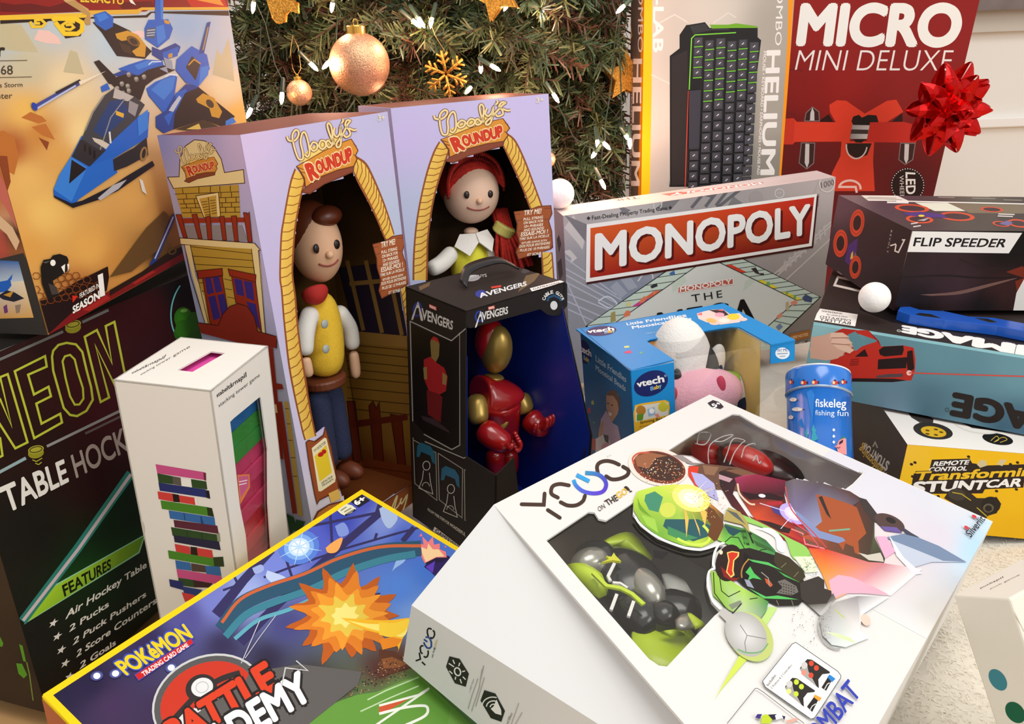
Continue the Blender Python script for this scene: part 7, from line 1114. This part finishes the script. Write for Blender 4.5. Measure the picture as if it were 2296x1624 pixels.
f.poly('T 1170,900 1260,890 1500,960 1620,1040 1740,1190 1730,1330 1680,1385 1500,1390 1400,1340 1200,1210 1150,1160', (36, 32, 30)); f.poly('T 1480,920 1600,970 1720,1080 1740,1140 1680,1190 1520,1080 1470,1010', (60, 54, 36)); f.lines('T 1530,1060 1575,1020|T 1640,1140 1680,1095|T 1490,1340 1510,1385|T 1620,1340 1635,1385', 1.5, (130, 126, 100)); f.poly('T 1220,930 1290,990 1250,1060 1260,1160 1200,1200 1180,1120', (20, 20, 22)); f.poly('T 1240,985 1420,1015 1540,1085 1500,1070 1420,1040 1290,1010', (86, 190, 96)); f.poly('T 1450,1040 1500,1085 1695,1190 1560,1135', (70, 170, 80)); f.poly('T 1250,1235 1400,1310 1500,1300 1680,1335 1500,1330 1380,1325', (86, 190, 96)); f.poly('T 1225,1100 1265,1050 1300,1110 1365,1165 1290,1150 1245,1170 1260,1130', (80, 190, 90)); f.poly('T 1215,1160 1260,1170 1300,1240 1240,1220', (150, 156, 176)); f.poly('T 1500,1180 1560,1160 1660,1220 1680,1270 1620,1300 1490,1280 1540,1230', (110, 106, 100)); 
for i in range(6):
    for j in range(4): f.ell(q('T %d,%d' % (1530+22*i, 1195+24*j+6*i))[0], 1.7, 1.5, 0, (48, 44, 42), 6)
f.polys('T 1390,1150 1430,1170 1460,1210 1440,1230 1400,1190', (190, 90, 50)); f.line('T 1360,1100 1420,1150 1430,1220', 2, (160, 150, 140)); f.ell('T 1085,1020', 30, 42, 14, (40, 26, 24)); f.polys('T 1010,1050 1060,1090 1120,1150 1180,1150 1120,1180 1040,1140', (130, 30, 24)); f.poly('T 1065,930 1110,918 1172,928 1168,965 1130,1000 1122,1085 1132,1125 1100,1148 1058,1100 1078,1000', (236, 206, 110)); f.poly('T 1075,938 1110,928 1160,936 1155,960 1120,998 1110,1085 1118,1118 1098,1135 1068,1096 1088,1000', (206, 50, 32)); f.ell('T 1015,930', 4, 5, 0, (236, 220, 190)); f.line(sm(q('T 1255,985 1210,1040 1190,1100 1195,1150'), 3), 3, (180, 130, 60))
f.poly('T 1690,1190 1850,1135 1900,1170 1900,1240 1960,1260 1970,1340 1920,1380 1760,1380 1700,1330', (58, 52, 48)); f._add(q('T 1760,1380 1920,1370 1975,1280 2000,1330 1970,1350 1890,1500 1850,1460'), [(0,1,4,6),(1,2,3,4),(4,5,6)], [(90,86,80),(110,106,100),(80,76,72),(130,128,126),(170,168,166),(206,206,204),(190,190,186)])
f._add(q('O 530,720 560,700 680,590 860,540 1140,545 900,700 880,830 960,900 760,980 640,960 560,880'), [(0,1,2,9,10),(2,3,6,8),(3,4,5),(3,5,6),(6,7,8),(2,8,9)], [(150,150,148),(160,160,156),(176,172,170),(150,146,150),(238,238,238),(240,240,240),(236,232,230),(244,244,243),(226,236,230),(214,220,220),(176,176,172)]); f.ring('O 640,860', 25, 40, -35, 4, (170,170,168), 100, 280); f.poly('O 590,850 680,860 800,900 850,950 700,900', (216, 236, 180)); f.ell('O 930,745', 10, 14, -30, (240, 206, 190)); f.line('O 665,655 750,730', 2, (190, 206, 90))
for k in range(90): x, y = rg.uniform(300, 640), rg.uniform(640, 1010); f.ell(q('O %d,%d' % (x, y))[0], rg.uniform(.5, 1.4), rg.uniform(.5, 1.3), 0, (120, 116, 110), 6)
for k in range(50): x, y = rg.uniform(370, 520), rg.uniform(180, 360); f.ell(q('O %d,%d' % (x, y))[0], rg.uniform(.5, 1.3), rg.uniform(.5, 1.2), 0, (110, 116, 96), 6)
f.ell('U 1645,890', 46, 62, -38, (206, 190, 120), edge=(190, 206, 120)); f.ell('U 1610,870', 42, 55, -38, (222, 222, 220), edge=(176, 176, 172)); f.poly('U 1380,700 1410,640 1500,700 1540,720 1470,790', (190, 188, 184)); f.line('U 1560,790 1620,880 1780,910', 1.5, (120, 120, 116)); f.line('U 1620,880 1600,940 1610,1020', 1.5, (120, 120, 116)); f.line(sm(q('U 1540,1000 1620,1030 1740,1020 1800,950'), 3), 3, (110, 170, 110))
# lower cards and lettering
def rrect(s_): return sm(q(s_)+q(s_)[:1], 2)
cp = q('O 45,1275 300,955 330,940 690,1190 716,1225 715,1245 490,1590 460,1600 70,1325'); f.poly(cp, (250, 250, 248)); f.line(cp, 1.6, (90, 90, 92), True)
for dx, dy, c in ((0, 0, (200, 220, 60)), (128, -160, (214, 74, 50))):
    o_ = lambda t: [(x+dx*ZS, y+dy*ZS) for x, y in q(t)]
    f.poly(o_('O 235,1330 250,1300 300,1245 340,1250 495,1355 490,1368 430,1375 395,1420 400,1495 380,1480 270,1390'), (44, 42, 40)); f.poly(o_('O 235,1330 300,1300 310,1350 380,1480 270,1390'), (170, 166, 160)); f.ell(o_('O 275,1300')[0], 7, 8, 20, (206, 204, 200))
    for p_ in ('O 335,1282', 'O 378,1322', 'O 332,1385', 'O 270,1362'): f.ell(o_(p_)[0], 5.6, 6.2, 0, c if p_ != 'O 270,1362' else tuple(min(255, int(v*.6+100)) for v in c))
f.poly('O 425,1495 490,1405 525,1430 470,1540', (36, 34, 34)); f.poly('O 480,1410 495,1390 552,1420 530,1450', (240, 160, 60)); f.poly('O 550,1330 605,1240 640,1265 590,1358', (36, 34, 34)); f.poly('O 600,1240 620,1218 670,1255 640,1285', (40, 130, 206)); f.lines('O 450,1525 470,1490 500,1470|O 575,1345 600,1300 620,1290', 2, (220, 220, 220))
f.text('Includes:', 'O 95,1320 165,1225 145,1210 75,1305', (120, 116, 112), .005); f.text('2 Robots & 2 Controllers', 'O 125,1345 300,1140 285,1128 110,1330', (130, 126, 122), .0)
c2 = q('O -260,1640 -20,1340 0,1338 50,1370 400,1640'); f.line(c2, 1.6, (110, 110, 112)); f.polys('O 40,1570 80,1560 130,1600 110,1640 30,1640', (190, 210, 50)); f.polys('O 90,1565 160,1560 180,1600 130,1610|O 200,1570 240,1580 230,1610', (40, 36, 60)); f.polys('O 150,1570 200,1560 220,1590 160,1610', (240, 240, 240)); f.polys('O 0,1560 40,1560 20,1600 -20,1590', (60, 50, 130)); f.polys('O 240,1620 340,1590 350,1610 260,1640', (226, 170, 150))
f.text('KOMBAT', 'O 458,1908 890,1385 776,1258 345,1785', (52, 66, 176), .012); f.text('Silverlit', 'N 1832,1650 1958,1492 1905,1450 1782,1600', (46, 40, 52), .01); f.ell('N 1862,1465', 6, 3.2, 30, (220, 60, 70)); f.ell('N 1795,1560', 6, 3.2, 30, (220, 60, 70)); f.done()
# printed narrow side
f = Face(yb, (-a_, 0, -c_), (0, -L_, 0), (0, 0, c_-b2), 'side_print'); f.clip = None; GB = (40, 40, 36)
TS = affine([(65, 960), (1000, 680), (405, 1080)], q('S 312,1080 478,835 398,1118'))
for s_ in ('75,962 265,966 272,870', '300,1012 402,1078', '385,905 330,870 340,810 400,788 480,800', '410,945 470,972 545,970 600,935 618,890', '730,700 722,640 745,605 800,590 860,600 910,622', '800,722 850,748 920,742 980,712 990,670 945,640'): f.line(mapped(TS, s_), 3.4, (24, 24, 24))
f.line(mapped(TS, '520,752 540,800 600,850 690,870 770,855 800,800 780,745 720,705 620,695'), 3.6, (36, 74, 150)); f.line(mapped(TS, '545,712 655,768'), 3.4, (36, 74, 150)); f.text('ON THE', 'S 462,1055 488,965 472,960 452,1048', GB, .01); f.text('GO!', 'S 486,960 505,900 492,898 474,950', (220, 180, 80), .02)
f.poly('S 605,1040 692,1062 772,1190 745,1302 652,1272 575,1130', GB); f.ring('S 675,1172', 6.5, 9, -20, 3, (240, 240, 236))
for p_ in ('S 635,1070 650,1105', 'S 695,1095 685,1125', 'S 740,1165 715,1172', 'S 720,1215 745,1240', 'S 697,1235 710,1272', 'S 660,1215 655,1240', 'S 632,1190 605,1165', 'S 645,1130 600,1100'): f.line(p_, 2.6, (236, 236, 232))
f.poly('S 905,1330 1000,1360 1082,1510 1050,1602 960,1570 872,1420', GB); f.poly('S 960,1490 985,1470 1010,1410 1050,1500 1052,1545 1000,1530', (240, 240, 238))
for r_ in (18, 35, 55): f.ring('S 990,1480', r_*.5, r_*.42, 20, 2.6, (236, 236, 232), 165, 265)
f.text('• LED Eyes', 'S 785,1355 822,1235 808,1230 770,1350', (130, 126, 120), 0); f.lines('S 765,1490 800,1370 850,1230|S 795,1510 860,1310 885,1150|S 830,1470 905,1220', 1.8, (176, 172, 166)); f.text('• Sound Effect', 'S 1085,1680 1150,1530 1130,1520 1065,1670', (110, 106, 100), 0); f.lines('S 1130,1640 1200,1440|S 1160,1640 1230,1520', 1.8, (180, 176, 170)); f.line('S 870,1240 900,1120', 2, (170, 166, 160)); f.done()
# the toy robots behind the windows -------------------------------------
def yp(px, py, z): return np.array(Face(yb, (0, 0, z), (1, 0, 0), (0, 1, 0)).loc(px, py), float)
BLK = mat('black_robot_plastic', (30, 32, 36), rough=.22, coat=.3); LIME = mat('lime_robot_plastic', (196, 222, 50), rough=.3); SILV = mat('silver_robot_plastic', (170, 168, 160), rough=.25, metal=.6); PALE = mat('clear_pale_plastic', (206, 206, 202), rough=.3); RDR = mat('red_robot_plastic', (190, 36, 30), rough=.25, coat=.3)
e = empty('toy_robot', 'black and lime green toy robot lying behind the big window of the white box', 'toy robot', mtx=yb.matrix_world.copy()); zc = -.042
def el(part, px, py, z, r, m, R=None, parent=None): o = MB().sph(yp(px, py, z), r, 28, 18, R=R).out(part, parent or e, m, smooth=True); return o
def oriented(p0, p1):                    # frame with x along p0->p1
    d = np.array(p1)-np.array(p0); d /= np.linalg.norm(d); n = np.array((0, 0, 1.)); s = np.cross(n, d); s /= np.linalg.norm(s); return np.stack([d, s, np.cross(d, s)], 1)
Rb = oriented(yp(1360, 1250, zc), yp(1470, 1390, zc))
ch = el('chest', 1402, 1315, zc, (.036, .029, .025), BLK, Rb); el('head', 1338, 1272, zc+.004, (.021, .02, .02), BLK, Rb); el('visor', 1326, 1266, zc+.012, (.012, .017, .013), SILV, Rb)
el('speaker_grille', 1446, 1322, zc+.013, (.02, .0125, .013), SILV, Rb); 
def rstrip(part, pts, wd, z, m, th=.0016):
    P = [yp(x, y, z) for x, y in q(pts)]; V = []; F = []
    for i, p in enumerate(P):
        t = P[min(i+1, len(P)-1)]-P[max(i-1, 0)]; t /= np.linalg.norm(t); s = np.array((-t[1], t[0], 0)); s /= np.linalg.norm(s)
        V += [p+s*wd/2, p-s*wd/2]
    for i in range(len(P)-1): F.append((2*i, 2*i+1, 2*i+3, 2*i+2))
    o = newobj(part, mesh_from(part, V, F), e, m); so = o.modifiers.new('thick', 'SOLIDIFY'); so.thickness = th; return o
rstrip('trim_stripe', 'U 310,320 420,430 540,450 640,500 740,590', .0035, zc+.029, LIME); rstrip('trim_stripe', 'U 700,260 780,380 860,470', .002, zc+.022, LIME); WR = mat('white_robot_paint', (232, 232, 230), rough=.4)
for p_ in ('U 490,240 435,350 455,390', 'U 475,405 540,410 600,450', 'U 510,505 460,640', 'U 655,565 610,695'): rstrip('trim_stripe', p_, .0022, zc+.028, WR)
st_ = [(x, y) for x, y in q('U 372,245 440,215 412,190 460,195 480,160 500,190 545,235 470,225')]; sf_ = Face(yb, (0, 0, zc+.027), (1, 0, 0), (0, 1, 0)); MB().slab([[tuple(sf_.loc(*p)[:2]) for p in st_]], (0, 0, zc+.028), (1, 0, 0), (0, 1, 0), (0, 0, 1), .002).out('star_badge', e, mat('yellow_robot_paint', (214, 216, 40), rough=.35))
def shell_part(part, pts, z, m, sub=1, dome=.012):
    P = [yp(x, y, z) for x, y in q(pts)]; c = np.mean(P, axis=0); V = P+[c+(p-c)*.62+np.array((0, 0, dome*.8)) for p in P]+[c+np.array((0, 0, dome))]; n = len(P); F = []
    for i in range(n): j = (i+1) % n; F += [(i, j, n+j, n+i), (n+i, n+j, 2*n)]
    o = newobj(part, mesh_from(part, V, F, True), e, m); so = o.modifiers.new('thick', 'SOLIDIFY'); so.thickness = .002; return o
shell_part('shoulder_shell', 'U 290,140 370,80 480,30 570,10 650,20 720,80 800,210 770,245 740,258 660,190 560,130 470,105 380,125', zc+.012, LIME, dome=.008); shell_part('shoulder_shell', 'U 60,280 160,285 280,340 390,420 412,470 400,520 350,545 250,470 130,380', zc+.014, LIME, dome=.009)
shell_part('rear_plate', 'U 840,365 900,350 1000,385 1110,450 1160,540 1080,575 980,575 920,500', zc+.004, PALE, dome=.006)
hip = yp(*q('U 800,600')[0], zc); kn = yp(*q('U 1000,690')[0], zc); ft = yp(*q('U 1250,760')[0], zc); skin('leg', [[(*hip, .017), (*kn, .02), (*ft, .019)]], e, BLK); arm0 = yp(*q('U 500,560')[0], zc); arm1 = yp(*q('U 700,760')[0], zc); arm2 = yp(*q('U 880,860')[0], zc); skin('arm', [[(*arm0, .018), (*arm1, .021), (*arm2, .019)]], e, BLK)
el('hip_joint', *q('U 905,710')[0], zc+.01, (.012, .012, .012), BLK); shell_part('knee_plate', 'U 1020,750 1060,710 1120,690 1170,810 1060,825 1020,800', zc+.021, SILV, dome=.002); shell_part('thigh_stripe', 'U 1105,700 1120,690 1255,790 1180,815', zc+.0215, LIME, dome=.002); shell_part('shin_trim', 'U 890,850 1020,845 1080,870 980,870', zc+.012, LIME, dome=.002); shell_part('shin_trim', 'U 1100,845 1130,845 1165,880 1130,880', zc+.012, LIME, dome=.002)
wc = yp(*q('U 900,1050')[0], -.05); MB().lathe([(.001, .012), (.016, .012), (.026, .01), (.03, .004), (.03, -.006)], wc, n=36).out('wheel_tyre', e, BLK, smooth=True); MB().lathe([(.001, .0145), (.012, .0145), (.0235, .013), (.0245, .011)], wc, n=36).out('wheel_hub', e, LIME, smooth=True)
e = empty('toy_robot', 'dark red and black toy robot lying behind the upper right window of the white box', 'toy robot', mtx=yb.matrix_world.copy())
Rr = oriented(yp(1640, 1060, zc), yp(1760, 1110, zc)); el('head', *q('T 1220,140')[0], zc, (.03, .021, .018), BLK, Rr); el('visor', *q('T 1250,120')[0], zc+.008, (.026, .015, .013), RDR, Rr); el('chest', *q('T 1500,200')[0], zc-.006, (.034, .03, .02), BLK, Rr); el('shoulder_shell', *q('T 1820,160')[0], zc-.006, (.03, .026, .02), RDR, Rr); el('shoulder_shell', *q('T 900,60')[0], zc-.008, (.018, .014, .012), RDR, Rr)
FW = mat('blister_plastic', (200, 196, 196), rough=.15); e2 = yb
for pl in ('Q 1580,440 1600,350 1690,350 1685,400 1640,450 1560,440', 'Q 1680,610 1675,520 1700,440 1800,380 1890,365 1800,420 1720,420', 'Q 1810,600 1840,520 1890,400 1990,415 1960,440 1900,520 1860,620', 'Q 1960,560 1990,470 2060,440 2080,450', 'Q 2060,590 2090,540 2110,610 2130,590'):
    P = sm(q(pl), 4); pts = [yp(x, y, -.016) for x, y in P]; MB().tube(pts, .0006, 5).out('blister_embossing', yb, FW, smooth=True)
